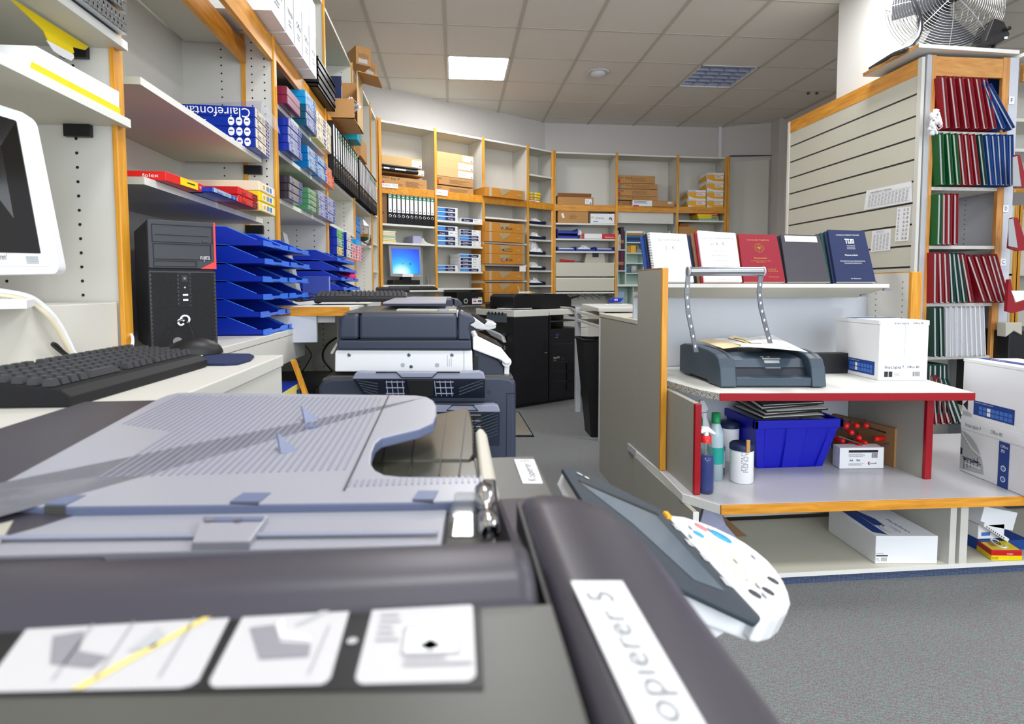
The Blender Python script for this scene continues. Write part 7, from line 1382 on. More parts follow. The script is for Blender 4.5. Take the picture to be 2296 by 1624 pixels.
bottle('small silver metal bottle with a white cap and label', 1614, 1064, None, None, name='metal_bottle', parts=lambda c: [('bottle', [(0, 0), (.021, 0), (.021, h4*.72), (.012, h4*.84)], 'silver_tin'), ('cap', [(.014, h4*.82), (.014, h4), (0, h4)], 'white'), ('label', [(.0214, h4*.2), (.0214, h4*.64)], 'white')])
h5 = H_(1662, 1080, 994)
def ex5(t, c):
    m = MB('ink'); 
    for r in range(16):
        for q in range(7):
            a = math.radians(-120+q*9+(38 if q > 3 else 0)); z = h5*(.32+.038*r)
            if (r*7+q) % 5 and not (r < 6 and q > 4): p = c+np.array([.0497*math.cos(a), .0497*math.sin(a), z]); m.obox(p, np.array([-math.sin(a), math.cos(a), 0])*.006, Z*.0016, (math.cos(a)*.0004, math.sin(a)*.0004, 0))
    m.build('label_print', t)
    k = MB('osb_clip') if False else MB('ply'); k.box(c[0]-.008, c[0]+.008, c[1]-.055, c[1]-.046, c[2]+h5-.03, c[2]+h5+.025); k.build('wooden_clip', t, .002)
bottle('white plastic tub with a navy lid and a wooden clip at the front', 1662, 1079, None, None, name='paint_tub', cat='tub', extra=ex5, parts=lambda c: [('tub', [(0, 0), (.046, 0), (.049, .004), (.049, h5*.86)], 'white'), ('lid', [(.052, h5*.84), (.052, h5*.96), (.046, h5), (0, h5*.97)], 'navy')])
c = atZ(1633, 1030, ZB)+np.array([.0, .0, .001]); h6 = atY(1633, 944, c[1])[2]-ZB; t = thing('paint_tub', 'white plastic tub with a blue lid farther back beside the blue crate', 'tub', c)
MB('white').lathe([(0, 0), (.046, 0), (.048, h6*.86)], c).build('tub', t); MB('navy').lathe([(.051, h6*.84), (.051, h6*.97), (0, h6)], c).build('lid', t)
# blue crate
cA, cB, cC = atZ(1697, 1051, ZB), atZ(1860, 1054, ZB), None; Yc = cA[1]; zr0 = atY(1700, 961, Yc-.01)[2]; zr1_ = atY(1700, 946, Yc-.015)[2]; tA, tB = atY(1691, 950, Yc-.015), atY(1892, 951, Yc-.015)
t = thing('storage_crate', 'royal blue plastic crate with a wide rim under the workbench', 'crate', (cA+cB)/2)
dpt = .40; xa_, xb_ = cA[0], cB[0]; ta, tb2 = tA[0]+.012, tB[0]-.022
m = MB('tub_blue'); seg = [0, .10, .12, .36, .38, .62, .64, .88, .90, 1.0]; off = [0, 0, .012, .012, 0, 0, .012, .012, 0, 0]
lo = [np.array([xa_+(xb_-xa_)*s, Yc+o_, ZB+.001]) for s, o_ in zip(seg, off)]; hi = [np.array([ta+(tb2-ta)*s, Yc+o_*.6-.01, zr0]) for s, o_ in zip(seg, off)]; n_ = len(seg)
m.add(lo+hi, [(i, i+1, n_+i+1, n_+i) for i in range(n_-1)], None, False)
bl_b, br_b, tl_b, tr_b = np.array([xa_+.0, Yc+dpt-.03, ZB+.001]), np.array([xb_, Yc+dpt-.03, ZB+.001]), np.array([ta, Yc+dpt, zr0]), np.array([tb2, Yc+dpt, zr0])
m.add([lo[0], hi[0], tl_b, bl_b], [(0, 1, 2, 3)]); m.add([lo[-1], br_b, tr_b, hi[-1]], [(0, 1, 2, 3)]); m.add([bl_b, tl_b, tr_b, br_b], [(0, 1, 2, 3)]); m.add([lo[0], lo[-1], br_b, bl_b], [(0, 3, 2, 1)]); m.build('tub', t)
r = MB('tub_blue'); x0, x1, y0, y1 = tA[0], tB[0]-.004, Yc-.02, Yc+dpt+.01
for bx in ((x0, x1, y0, y0+.02), (x0, x1, y1-.02, y1), (x0, x0+.02, y0, y1), (x1-.02, x1, y0, y1)): r.box(*bx, zr0-.002, zr1_+.004)
r.build('rim', t, .003)
z0 = zr1_+.006
for k in range(5):
    a = np.array([x0+.05+.012*(k % 3), Yc+.0+.006*k, z0+k*.013]); u_ = nrm((.96, .10*(k % 2)-.02, .03)); v_ = nrm((-.12, .9, .05+.055*k))
    tt_ = thing('cover_board', ['lowest', 'second lowest', 'middle', 'second highest', 'topmost'][k]+' dark grey cover board on the blue crate', 'board', a+u_*.15, 0, 'dark cover boards on the blue crate'); MB('black').obox(a, u_*.30, v_*.22, Z*.008).build('board', tt_, .001); MB('page').obox(a+Z*.0085+u_*.003, u_*.29, v_*.212, Z*.002).build('lining', tt_)
    if k == 4: MB('copier_slate').obox(a+Z*.0106, u_*.30, v_*.22, Z*.001).build('top_sheet', tt_)
solo(MB('page_grey').obox((x1-.16, Yc+.0, zr1_-.01), (.10, 0, .004), (0, .2, 0), (0, 0, .003)), 'loose_sheet', 'loose grey sheet lying inside the blue crate', 'sheet')
# white paper box with tools
def deco_mondi(t, B_, D_, A, h):
    u, n = D_-B_, A-B_; w = np.linalg.norm(u); o = B_-nrm(n)*.0012; U = nrm(u)
    m = MB('black'); m.obox(o+U*w*.20+Z*h*.78, U*w*.66, Z*h*.12, -nrm(n)*.0004); q = o-nrm(n)*.0004; m.lines(q+U*w*.2+Z*h*.56, u, Z, w*.48, h*.18, 4, .3, 'ink_soft'); m.bars(q+U*w*.72+Z*h*.52, u, Z, w*.13, h*.24); m.text('A4', q+U*w*.22+Z*h*.36, u, Z, h*.14, 'ink', w=w*.08).text('90', q+U*w*.37+Z*h*.36, u, Z, h*.14, 'ink', w=w*.09).text('mondi', q+U*w*.68+Z*h*.22, u, Z, h*.13, 'ink', w=w*.15); m.tube([q+U*w*.67+Z*h*.33, q+U*w*.645+Z*h*.27, q+U*w*.67+Z*h*.2], .0025, 'red', n=5)
    m.lines(q+U*w*.20+Z*h*.15, u, Z, w*.36, h*.14, 3, .3, 'ink_soft'); m.build('print', t)
hb_ = atY(1885, 1005, atZ(1882, 1052, ZB)[1])[2]-ZB
t, A, B_, D_ = pbox4('white paper box with black print holding red handled tools', 'paper_box', 'box', ((1866, 1042), (1882, 1052), (1981, 1051)), ZB, hb_, 'white', .002, deco_mondi)
nn = nrm(A-B_); uu = nrm(D_-B_); rnd = random.Random(8)
mat('tool_red', '#D81E1A', .3)
for k, (x, y) in enumerate(((1897, 956), (1923, 956), (1942, 956), (1912, 971), (1926, 983), (1893, 990), (1962, 985), (1944, 995), (1900, 1000), (1930, 1002))):
    p = atY(x, y, B_[1]+.02+.02*(k % 3)); az = rnd.uniform(-.35, .35)+(0 if k % 2 else .9); d = np.array([math.sin(az), math.cos(az), -.05+.02*(k % 3)]); d = nrm(d)
    tt_ = thing('screw_tool', 'red handled tool, '+['top left', 'top middle', 'top right', 'long horizontal', 'central', 'lower left', 'rightmost', 'lower right', 'lowest left', 'lowest middle'][k]+' of the pile in the white paper box', 'tool', p, 0, 'red handled tools in the white paper box')
    MB('tool_red').lathe([(0, 0), (.009, .001), (.0125, .006), (.0115, .03), (.0125, .06), (.008, .07), (0, .07)], p, ax=d, n=10).build('handle', tt_); MB('black').lathe([(.0065, .07), (.005, .11), (0, .11)], p, ax=d, n=8).build('grip', tt_); MB('steel').cyl(p+d*.11, p+d*.18, .0025, n=6).build('shaft', tt_)
for k, (x0, y0, x1, y1) in enumerate(((1950, 960, 1985, 970), (1880, 978, 1935, 997), (1975, 1002, 2008, 988))): solo(MB('steel' if k else 'black').tube([atY(x0, y0, B_[1]+.0), atY(x1, y1, B_[1]+.03)], .0035, n=6).tube([atY(x1, y1, B_[1]+.03), atY(x1+5, y1+1, B_[1]+.032)], .004, 'chrome', n=6), 'metal_rod', ['thin black rod with a bright tip above the tools', 'bright metal rod crossing the tool pile', 'metal rod sticking out to the right of the tool box'][k], 'rod')
wbA, wbB = atZ(1896, 1010, ZB), atZ(2003, 1049, ZB); hwd = atY(2003, 962, wbB[1])[2]-ZB
d = wbB-wbA; d2 = np.array([wbB[0]-.10, wbB[1]+.40, ZB])-wbB; solo(MB('mdf').obox(wbB+Z*.001, d2, (.018, .004, 0), Z*hwd).obox(wbB-nrm(d2)*.001+Z*.001, -nrm(d2)*.001, (.018, .004, 0), Z*hwd, 'ply'), 'wooden_board', 'upright brown wooden board leaning by the right inner side', 'board')
# ---- binding machine on the workbench
ma, mb_, mc = atZ(1523, 836, ZTB), atZ(1616, 871, ZTB), atZ(1854, 871, ZTB); U = nrm(mc-mb_); Wm = np.linalg.norm(mc-mb_); Nb = nrm(np.array([-U[1], U[0], 0])); Dm = max(.30, min(.42, np.dot(ma-mb_, Nb))); sk = ma-mb_; sk[2] = 0; Nv = sk/np.linalg.norm(sk)
Dm = np.linalg.norm(sk); 
t = thing('binding_machine', 'slate blue comb binding machine with a raised silver handle and papers on top', 'binding machine', (ma+mc)/2)
def MP(a, b, z): return mb_+U*Wm*a+Nv*Dm*b+Z*(z+.004)
hb1 = atY(1530, 770, ma[1])[2]-ZTB; hf = atY(1607, 800, mb_[1]+.02)[2]-ZTB
ck = [(0, 0), (.03, hf*.62), (.07, hf*.90), (.14, hf*1.02), (.30, (hf+hb1)/2*1.04), (.62, hb1*1.03), (.90, hb1), (1.0, hb1*.92), (1.0, 0.004), (.75, 0), (.72, .012), (.30, .012), (.27, 0)]
def cheek(a0, a1, nm): MB('machine_slate').ext([MP(a0, b, z) for b, z in ck], U*Wm*(a1-a0)).build(nm, t, .006, seg=3)
cheek(0, .155, 'left_cheek'); cheek(.865, 1.0, 'right_cheek')
for a_ in (.10, .93): MB('black').ext([MP(a_, b, z+.0015) for b, z in ((.045, hf*.62), (.075, hf*.9), (.14, hf*1.02), (.30, (hf+hb1)/2*1.04), (.62, hb1*1.03), (.62, hb1*.9), (.1, hf*.5))], U*Wm*.025).build('handle_slot', t)
ce = [(.02, .004), (.02, .040), (.10, .046), (.16, .046), (.16, .074), (.13, .078), (.18, hf*.86), (.40, hf*.98), (.95, hb1*.85), (.95, .004)]
MB('machine_slate').ext([MP(.155, b, z) for b, z in ce], U*Wm*.71).build('centre_body', t, .003)
MB('copier_navy_dark').ext([MP(.158, b, z) for b, z in ((.10, .0465), (.158, .0465), (.158, .0745), (.13, .0745))], U*Wm*.70).build('punch_slot', t)
MB('slate_light').ext([MP(.15, b, z) for b, z in ((.165, hf*.80), (.175, hf*.86), (.24, hf*.91), (.24, hf*.85))], U*Wm*.14).build('panel_ridge', t, .002)
MB('light_grey').ext([MP(.49, b, z) for b, z in ((.122, .062), (.165, hf*.80), (.178, hf*.80), (.138, .062))], U*Wm*.15).build('latch_plate', t, .002); MB('steel').ext([MP(.47, b, z) for b, z in ((.160, hf*.80), (.158, hf*.88), (.215, hf*.92), (.215, hf*.84))], U*Wm*.18).build('latch_lip', t, .003)
m = MB('light_grey'); 
for k in range(2): p = MP(.49+k*.06, .205, hf*.893); m.tube([p+U*.008*math.cos(a)+Z*.0+Nv*.012*math.sin(a)+Z*.002 for a in (0, 1.57, 3.14, 4.71)], .0012, n=4, closed=True)
m.build('pictogram', t)
for a_ in (.2, .8): MB('black').lathe([(0, -.004), (.012, -.004), (.012, .002)], MP(a_, .2, 0)).lathe([(0, -.004), (.012, -.004), (.012, .002)], MP(a_, .8, 0)).build('rubber_foot', t)
yh = min(MP(0, .45, 0)[1], 2.48)
def arm(pts, nm):
    P_ = [atY(x, y, yh) for i, (x, y) in enumerate(pts)]; v = [np.array([.010, 0, 0])]; m = MB('arm_steel')
    for i in range(len(P_)-1): a, b = P_[i], P_[i+1]; m.obox(a-np.array([.011, .003, 0]), (.022, .0, 0), (0, .006, 0), b-a)
    for i in range(len(P_)-1):
        for s in (.3, .8): c = P_[i]*(1-s)+P_[i+1]*s+np.array([0, -.0038, 0]); m.disc(c, (0, -1, 0), .0045, 'white', 12, .007)
    m.build(nm, t, .001); return P_
L_ = arm(((1561, 790), (1552, 745), (1543, 700), (1540, 660), (1544, 600)), 'handle_arm'); R_ = arm(((1727, 770), (1716, 730), (1706, 690), (1702, 655), (1708, 600)), 'handle_arm')
hb2 = MB('steel').tube([L_[-1]+np.array([.004, 0, -.018]), R_[-1]+np.array([.0, 0, -.018])], .021, n=20); hb2.build('handle_bar', t)
for e in (L_[-1]+np.array([-.006, 0, -.018]), R_[-1]+np.array([.002, 0, -.018])): MB('light_grey').cyl(e, e+np.array([.008, 0, 0]), .0225, n=18).build('end_cap', t)
# papers on the machine
zt_m = ZTB+hb1+.006
def sheet(label, px, m, dz, grp='papers lying on the binding machine', bend=.01, name='paper_sheet', lines=False):
    Q = [atZ(x, y, zt_m+dz) for x, y in px]; k = 6; V = []
    for i in range(k+1):
        for j in range(k+1): a, b = i/k, j/k; V.append(Q[0]*(1-a)*(1-b)+Q[1]*a*(1-b)+Q[3]*(1-a)*b+Q[2]*a*b+Z*(bend*math.sin(a*3.1)*math.sin(b*2.6+.3)))
    m_ = MB(m); m_.add(V, [(i*(k+1)+j, (i+1)*(k+1)+j, (i+1)*(k+1)+j+1, i*(k+1)+j+1) for i in range(k) for j in range(k)], None, True); m_.add([v-Z*.0012 for v in V], [(i*(k+1)+j, i*(k+1)+j+1, (i+1)*(k+1)+j+1, (i+1)*(k+1)+j) for i in range(k) for j in range(k)], None, True)
    if lines:
        for r in range(9): a, b = .35, .12+.08*r; p = V[0]; q = lambda a, b: Q[0]*(1-a)*(1-b)+Q[1]*a*(1-b)+Q[3]*(1-a)*b+Q[2]*a*b+Z*(bend*math.sin(a*3.1)*math.sin(b*2.6+.3)+.0006); m_.add([q(.4, b), q(.85, b), q(.85, b+.015), q(.4, b+.015)], [(0, 1, 2, 3)], 'light_grey')
    return solo(m_, name, label, 'paper', grp)
sheet('cream folder at the left of the papers on the binding machine', ((1562, 764), (1622, 782), (1680, 776), (1600, 760)), 'folder_cream', .0)
sheet('white sheet in the middle of the papers on the binding machine', ((1592, 760), (1690, 781), (1760, 772), (1668, 757)), 'page', .004)
sheet('large typed white sheet at the right of the papers on the binding machine', ((1660, 778), (1812, 790), (1732, 752), (1668, 760)), 'white', .009, lines=True, bend=.014)
sheet('small beige note sticking up among the papers on the binding machine', ((1632, 758), (1700, 776), (1716, 774), (1645, 752)), 'skin_paper', .014, bend=.004)
a, b = atZ(1646, 760, zt_m+.03), atZ(1684, 771, zt_m+.026); t = thing('filing_strip', 'yellow filing strip with a metal prong among the papers on the machine', 'filing strip', a); MB('yellow').obox(a, b-a, (.01, .022, 0), (0, 0, .0015)).build('strip', t); MB('dark_grey').tube([a+Z*.003, (a+b)/2+Z*.008, b+Z*.003, b+np.array([.05, 0, .001])], .0015, n=5).build('prong', t)
a, b = atY(1836, 790, 2.72), atY(1874, 826, 2.72); solo(MB('black').box(a[0]-.15, b[0]+.05, 2.66, 2.72, ZTB+.001, a[2]), 'black_box', 'low black box behind the binding machine and the white paper box', 'box', bevel=.003)
# ---- copy paper boxes
def deco_ina(t, B_, D_, A, h, front=True):
    u, n = D_-B_, A-B_; w, dpt = np.linalg.norm(u), np.linalg.norm(n); Uu, Nn = nrm(u), nrm(n); o = B_-Nn*.0012; m = MB('ink')
    m.text('Inacopia', o+Uu*w*.12+Z*h*.20, u, Z, h*.075, 'navy', w=w*.34).text('Office 80', o+Uu*w*.58+Z*h*.205, u, Z, h*.06, 'navy', w=w*.25); m.add([o+Uu*w*.485+Z*h*.20-Nn*.0, o+Uu*w*.52+Z*h*.235, o+Uu*w*.485+Z*h*.27, o+Uu*w*.50+Z*h*.235], [(0, 1, 2, 3)], 'brand_mid')
    for k in range(2): m.obox(o+Uu*w*(.12+.09*k)+Z*h*.06, Uu*w*.075, Z*h*.09, -Nn*.0003, 'ink')
    m.lines(o+Uu*w*.32+Z*h*.07, u, Z, w*.14, h*.06, 3, .3).bars(o+Uu*w*.70+Z*h*.07, u, Z, w*.15, h*.08); m.obox(o+Uu*w*.52+Z*h*.38, Uu*w*.003, Z*h*.55, -Nn*.0002, 'mid_grey').obox(o+Z*h*.38, Uu*w, Z*h*.002, -Nn*.0002, 'light_grey'); m.build('front_print', t)
    s = MB('brand_blue'); so = A-Uu*.0012+Z*.0; d = -Nn; P = lambda a, b: A-Uu*.0012+(B_-A)*a+Z*h*b
    s.add([P(.27, .07), P(.92, .07), P(.92, .30), P(.27, .30)], [(0, 1, 2, 3)])
    s.text('INACOPIA COMPLETE RANGE', P(.29, .265)-Uu*.0006, B_-A, Z, h*.02, 'white', w=dpt*.3)
    for c in range(8):
        for r in range(2): s.add([P(.36+.066*c, .10+.075*r)-Uu*.0006, P(.415+.066*c, .10+.075*r)-Uu*.0006, P(.415+.066*c, .16+.075*r)-Uu*.0006, P(.36+.066*c, .16+.075*r)-Uu*.0006], [(0, 1, 2, 3)], 'white' if c == 2 else 'brand_mid')
    s.add([P(.03, .10), P(.11, .06), P(.11, .24)], [(0, 1, 2)], 'ink'); s.lines(P(.02, .02), B_-A, Z, dpt*.2, h*.06, 4, .3); s.build('side_print', t)
    T0 = B_+Z*(h+.0016); q = lambda a, b: T0+u*a+n*b; l = MB('brand_blue'); l.add([q(.0, .55), q(1, .60), q(1, .80), q(0, .78)], [(0, 1, 2, 3)]); l.text('Office', q(.05, .6), u, n, .03, 'white', w=w*.3); l.build('lid_print', t)
    f = MB('white'); f.obox(B_-Nn*.001+Z*(h-.022), u, -Nn*.002, Z*.022).obox(B_-Uu*.003+Z*(h-.018), n, Uu*.002, Z*.018); f.text('Inacopia', B_-Nn*.0036+Uu*w*.28+Z*(h-.017), u, Z, .014, 'navy', w=w*.30).text('Office 80', B_-Nn*.0036+Uu*w*.66+Z*(h-.016), u, Z, .011, 'navy', w=w*.22); f.build('lid', t)
bI = atZ(1968.6, 853.5, ZTB); hI = atY(1970, 719, bI[1])[2]-ZTB
pbox4('open white copy paper box with blue print on the workbench', 'copy_paper_box', 'box', ((1872.5, 831), (1968.6, 853.5), (2078, 853.5)), ZTB, hI, 'white', .0015, deco_ina)
f0, f1_ = atZ(2151, 1054, ZB), atZ(2296, 1114, ZB); fd = nrm(f1_-f0); fn = np.array([-fd[1], fd[0], 0]); Lb = .37
hL = atV(2152, 931, f0, f1_)[2]-ZB; hU = atV(2154, 802, f0, f1_)[2]-ZB-hL-.002
def bigbox(label, z, h, kind):
    o = f0+Z*(z-ZB+.001); t = thing('copy_paper_box', label, 'box', o+fd*Lb/2+fn*.12); MB('white').obox(o, fd*Lb, fn*.24, Z*h).build('carton', t, .0015); q = o-fn*.0012; U_ = fd; m = MB('navy')
    if kind == 0:
        m.obox(q+U_*Lb*.0+Z*h*.78, U_*Lb, Z*h*.215, -fn*.001, 'white'); q2 = q-fn*.0012
        m.text('Inacopia', q2+U_*Lb*.07+Z*h*.83, U_, Z, h*.10, 'navy', w=Lb*.20).text('Office 80', q2+U_*Lb*.44+Z*h*.84, U_, Z, h*.09, 'navy', w=Lb*.16); m.add([q2+U_*Lb*.285+Z*h*.83, q2+U_*Lb*.305+Z*h*.87, q2+U_*Lb*.285+Z*h*.91, q2+U_*Lb*.29+Z*h*.87], [(0, 1, 2, 3)], 'brand_mid')
        m.obox(q+U_*Lb*.56, U_*Lb*.14, Z*h*.76, -fn*.0004, 'brand_blue').text('Office', q-fn*.0008+U_*Lb*.58+Z*h*.66, U_, Z, h*.07, 'white', w=Lb*.10).text('80', q-fn*.0008+U_*Lb*.59+Z*h*.58, U_, Z, h*.08, 'white', w=Lb*.05)
        for b in (.32, .14): m.disc(q-fn*.0008+U_*Lb*.63+Z*h*b, -fn, h*.05, 'white', 14).disc(q-fn*.0012+U_*Lb*.63+Z*h*b, -fn, h*.035, 'brand_mid', 14)
        cpt = [q+U_*Lb*.005+Z*h*.03]+[q+U_*Lb*(.005+.36*math.sin(a))+Z*h*(.03+.70*math.cos(a)) for a in np.linspace(0, math.pi/2*.95, 9)]; m.add(cpt, [tuple(range(len(cpt)))], 'light_grey')
        m.obox(q-fn*.0006+U_*Lb*.01+Z*h*.30, U_*Lb*.03, Z*h*.12, -fn*.0003, 'ink')
        for k in range(5): m.tube([q-fn*.001+U_*Lb*(.02+.03*k)+Z*h*(.70-.05*k), q-fn*.001+U_*Lb*(.20+.03*k)+Z*h*(.42-.01*k)], .0012, 'page', n=4); m.obox(q-fn*.0006+U_*Lb*(.06+.055*k)+Z*h*(.22+.02*(k % 2)), U_*Lb*.045, Z*h*.03, -fn*.0003, ['ink', 'mid_grey', 'brand_blue', 'ink', 'mid_grey'][k]); m.obox(q-fn*.0006+U_*Lb*(.07+.05*k)+Z*h*(.06+.03*k), U_*Lb*.006, Z*h*.16, -fn*.0003, 'ink')
        m.obox(q-fn*.0006+U_*Lb*.08+Z*h*.16, U_*Lb*.24, Z*h*.018, -fn*.0003, 'white').obox(q-fn*.0006+U_*Lb*.04+Z*h*.26, U_*Lb*.26, Z*h*.014, -fn*.0003, 'dark_grey')
    else:
        s = m; P = lambda a, b: q+U_*Lb*a+Z*h*b
        s.obox(P(.18, .08), U_*Lb*.56, Z*h*.24, -fn*.0004, 'brand_blue').text('INACOPIA COMPLETE RANGE', P(.2, .285)-fn*.0008, U_, Z, h*.022, 'white', w=Lb*.26)
        for c in range(8):
            for r in range(2): s.obox(P(.26+.058*c, .105+.075*r)-fn*.0006, U_*Lb*.048, Z*h*.06, -fn*.0003, 'white' if c == 2 else 'brand_mid')
        s.add([P(.02, .2), P(.09, .12), P(.09, .30)], [(0, 1, 2)], 'ink'); s.lines(P(.02, .02), U_, Z, Lb*.16, h*.08, 5, .3); s.obox(o+Z*(h+.001)+fn*.06, U_*Lb, fn*.05, Z*.0006, 'brand_blue').text('Office', o+Z*(h+.002)+fn*.07+U_*.05, U_, fn, .03, 'white')
        s.obox(o+Z*(h-.012)-fn*.0015, U_*Lb, -fn*.001, Z*.012, 'white')
    m.build('print', t)
bigbox('lower white copy paper box with an office picture at the right edge', ZB, hL, 0); bigbox('upper white copy paper box with a blue table at the right edge', ZB+hL, hU, 1)
# ================================================================ tall folder shelf with slat wall side
YT = 3.2
tl0, tr0_ = atY(2077, 400, YT), atY(2262, 400, YT); XL, XR = tl0[0], tr0_[0]; ZTOP = atY(2075, 122, YT)[2]
t = thing('folder_shelf', 'tall white folder shelf with oak edges and a grey slat wall on its left side', 'shelf unit', ((XL+XR)/2, YT+.2, 0))
SH = [atY(2100, y, YT)[2] for y in (294, 419, 551, 680, 799, 925)]+[ZB+.0]
for x, nm in ((XL, 'side_panel'), (XR, 'side_panel')):
    m = MB('laminate_cool').box(x, x+.022, YT+.02, YT+.36, 0, ZTOP)
    for hx in (.05, .27):
        for k in range(70): m.disc((x-.0006, YT+.02+hx, .2+k*.032), (-1, 0, 0), .0036, 'hole', 8)
    m.build(nm, t)
MB('oak_v').box(XL+.008, XL+.034, YT-.004, YT+.02, 0, ZTOP).build('front_edge', t, .003)
pr = atY(2237, 400, YT)[0]; MB('oak_v').box(pr, pr+.045, YT-.004, YT+.02, 0, ZTOP).build('front_edge', t, .003)
MB('laminate_cool').box(pr+.046, XR+.03, YT-.002, YT+.02, 0, ZTOP).build('side_strip', t); MB('light_grey').box(XL-.025, XL+.007, YT-.004, YT+.03, 0, ZTOP).build('corner_profile', t, .002)
MB('laminate').box(XL+.02, XR, YT+.35, YT+.36, 0, ZTOP).build('back_panel', t)
z0, z1 = atY(2150, 172, YT)[2], atY(2150, 128, YT)[2]; MB('oak').box(XL+.034, pr, YT-.002, YT+.018, z0, z1).build('top_rail', t, .002)
for k, z in enumerate(SH): 
    if k < 6: MB('laminate').box(XL+.03, pr+.01, YT+.0, YT+.35, z-.02, z).build('shelf', t)
for k, (s, x, y) in enumerate((('F', 2268, 225), ('D', 2255, 468), ('C', 2249, 588), ('B', 2241, 744))):
    p = atY(x, y, YT-.006); m = MB('white').box(p[0]-.018, p[0]+.018, p[1]-.001, p[1], p[2]-.022, p[2]+.022); m.text(s, p+np.array([0, -.0014, -.011]), (1, 0, 0), (0, 0, 1), .034, 'ink', w=.018, align=.5); m.build('letter_tag', t)
XS = 2.795
# slat wall
yn, yfa = 3.235, atX(1771, 330, XS)[1]
band_t = atX(2055, 134, XS)[2]; band_b = atX(2055, 170, XS)[2]
zs_ = [atX(2052, 212.4, XS)[2]-k*.1303 for k in range(12)]
sw_ = MB('laminate_beige'); tops = [band_b]+[z-.006 for z in zs_]; bots = [z+.006 for z in zs_]+[.3]
for a, b in zip(tops, bots): sw_.box(XS, XS+.018, yn, yfa, b, a)
sw_.box(XS+.008, XS+.018, yn, yfa, .3, band_b, 'dark_grey'); sw_.build('slat_wall', t)
MB('beech_y').box(XS-.002, XS+.018, yn, yfa, band_b, band_t).build('top_band', t, .001)
MB('edge_white').box(XS-.004, XS+.02, yfa, yfa+.03, 0, band_t).build('corner_profile', t); MB('laminate').box(XS-.003, XS+.018, yn-.03, yn, 0, band_t).build('corner_profile', t)
pl = [(1935, 172), (2060, 106), (2286, 121)]; zt_p = ZTOP+.012; q = [atZ(x, y, zt_p) for x, y in pl]; q.append(q[2]+(q[0]-q[1])*.9)
tpz = MB('edge_white').ext(q, (0, 0, .022)); d = q[1]-q[0]; tpz.obox(q[0]-np.array([.0012, 0, 0]), d, (0, -.0012, 0), (0, 0, .022), 'particle_edge'); solo(tpz, 'top_board', 'white chipboard top board lying on the tall folder shelf', 'board')
# papers taped on the slat wall
def wallpaper(label, px, fn):
    P_ = [atX(x, y, XS-.002) for x, y in px]; m = MB('white').ext(P_, (-.0008, 0, 0)); u, v = P_[1]-P_[0], P_[3]-P_[0]; fn(m, lambda a, b: P_[0]+u*a+v*b+np.array([-.0014, 0, 0]), u, v); solo(m, 'paper_notice', label, 'paper notice')
def f1(m, q, u, v):
    m.text('Vergleich Blattstärke / Papierstärke', q(.1, .80), u, v, .016, 'ink', w=np.linalg.norm(u)*.45)
    for c in range(12):
        for r in range(9): m.obox(q(.08+.07*c, .14+.065*r), nrm(u)*np.linalg.norm(u)*.045, nrm(v)*np.linalg.norm(v)*.02, (-.0002, 0, 0), 'ink_soft')
    for b in (.1, .74): m.obox(q(.06, b), u*.88, v*.006, (-.0002, 0, 0), 'ink')
def f2(m, q, u, v):
    for k, (a, b) in enumerate((('G', '246 - 280'), ('F', '211 - 245'), ('E', '176 - 210'), ('D', '141 - 175'), ('C', '106 - 140'), ('B', '71 - 105'), ('A', '36 - 70'), ('AA', '15 - 35'))): m.text(a, q(.12, .05+.118*k), u, v, .022, 'ink', w=np.linalg.norm(u)*.1).text(b, q(.48, .05+.118*k), u, v, .022, 'ink', w=np.linalg.norm(u)*.38)
def f3(m, q, u, v):
    for c in range(5):
        for r in range(12): m.obox(q(.10+.17*c, .08+.062*r), u*.10, v*.018, (-.0002, 0, 0), 'ink_soft')
    m.lines(q(.2, .85), u, v, np.linalg.norm(u)*.5, np.linalg.norm(v)*.1, 2)
wallpaper('large landscape table sheet curling on the grey slat wall', ((1937, 471), (2046, 453), (2044, 406), (1943, 428)), f1)
wallpaper('tall narrow white sheet listing letters and number ranges on the slat wall', ((2006, 542), (2037, 540), (2043, 463), (2012, 466)), f2)
wallpaper('small square printed sheet low on the slat wall', ((1952, 566), (1996, 561), (1998, 513), (1956, 518)), f3)
# ---- folders (local frame: leaning about Y; spine edge open to the front)
FOL = {}
def folder_proto(c, h=.305, dd=.25, w=.030):
    t_ = thing('thesis_folder', '', 'folder')
    MB(c).box(0, .003, 0, dd, 0, h).build('cover', t_, .0008, local=True); MB(c).box(w-.003, w, 0, dd, 0, h).build('cover', t_, .0008, local=True)
    m = MB('page_grey').box(.0035, .016, .006, dd-.004, .006, h-.008).box(.0165, w-.0035, .016, dd-.004, .004, h-.012, 'page'); m.build('lining', t_, local=True)
    MB('chrome').tube([(.006, .002, .004), (w/2, -.001, .002), (w-.006, .002, .004)], .0014, n=6).tube([(.004, .002, h-.004), (w/2, -.001, h-.001), (w-.004, .002, h-.004)], .0012, 'dark_grey', n=6).build('clip', t_, local=True)
    return t_
def put_folder(c, x, y, z, ang, label, group, s=1.0):
    if c not in FOL: r = FOL[c] = folder_proto(c); first = True
    else: r = FOL[c].copy(); first = False; C.objects.link(r)
    r.location = (float(x), float(y), float(z)); r.rotation_euler = (0, -math.radians(ang), 0); r['label'] = label; r['group'] = group; r.scale = (s, 1, 1)
    if not first:
        for ch in FOL[c].children: k = ch.copy(); C.objects.link(k); k.parent = r
    return r
CN = {'red_cloth': 'red', 'green_cloth': 'green', 'blue_cloth': 'blue', 'white_cloth': 'white', 'green_dark': 'dark green', 'crimson_cloth': 'crimson'}
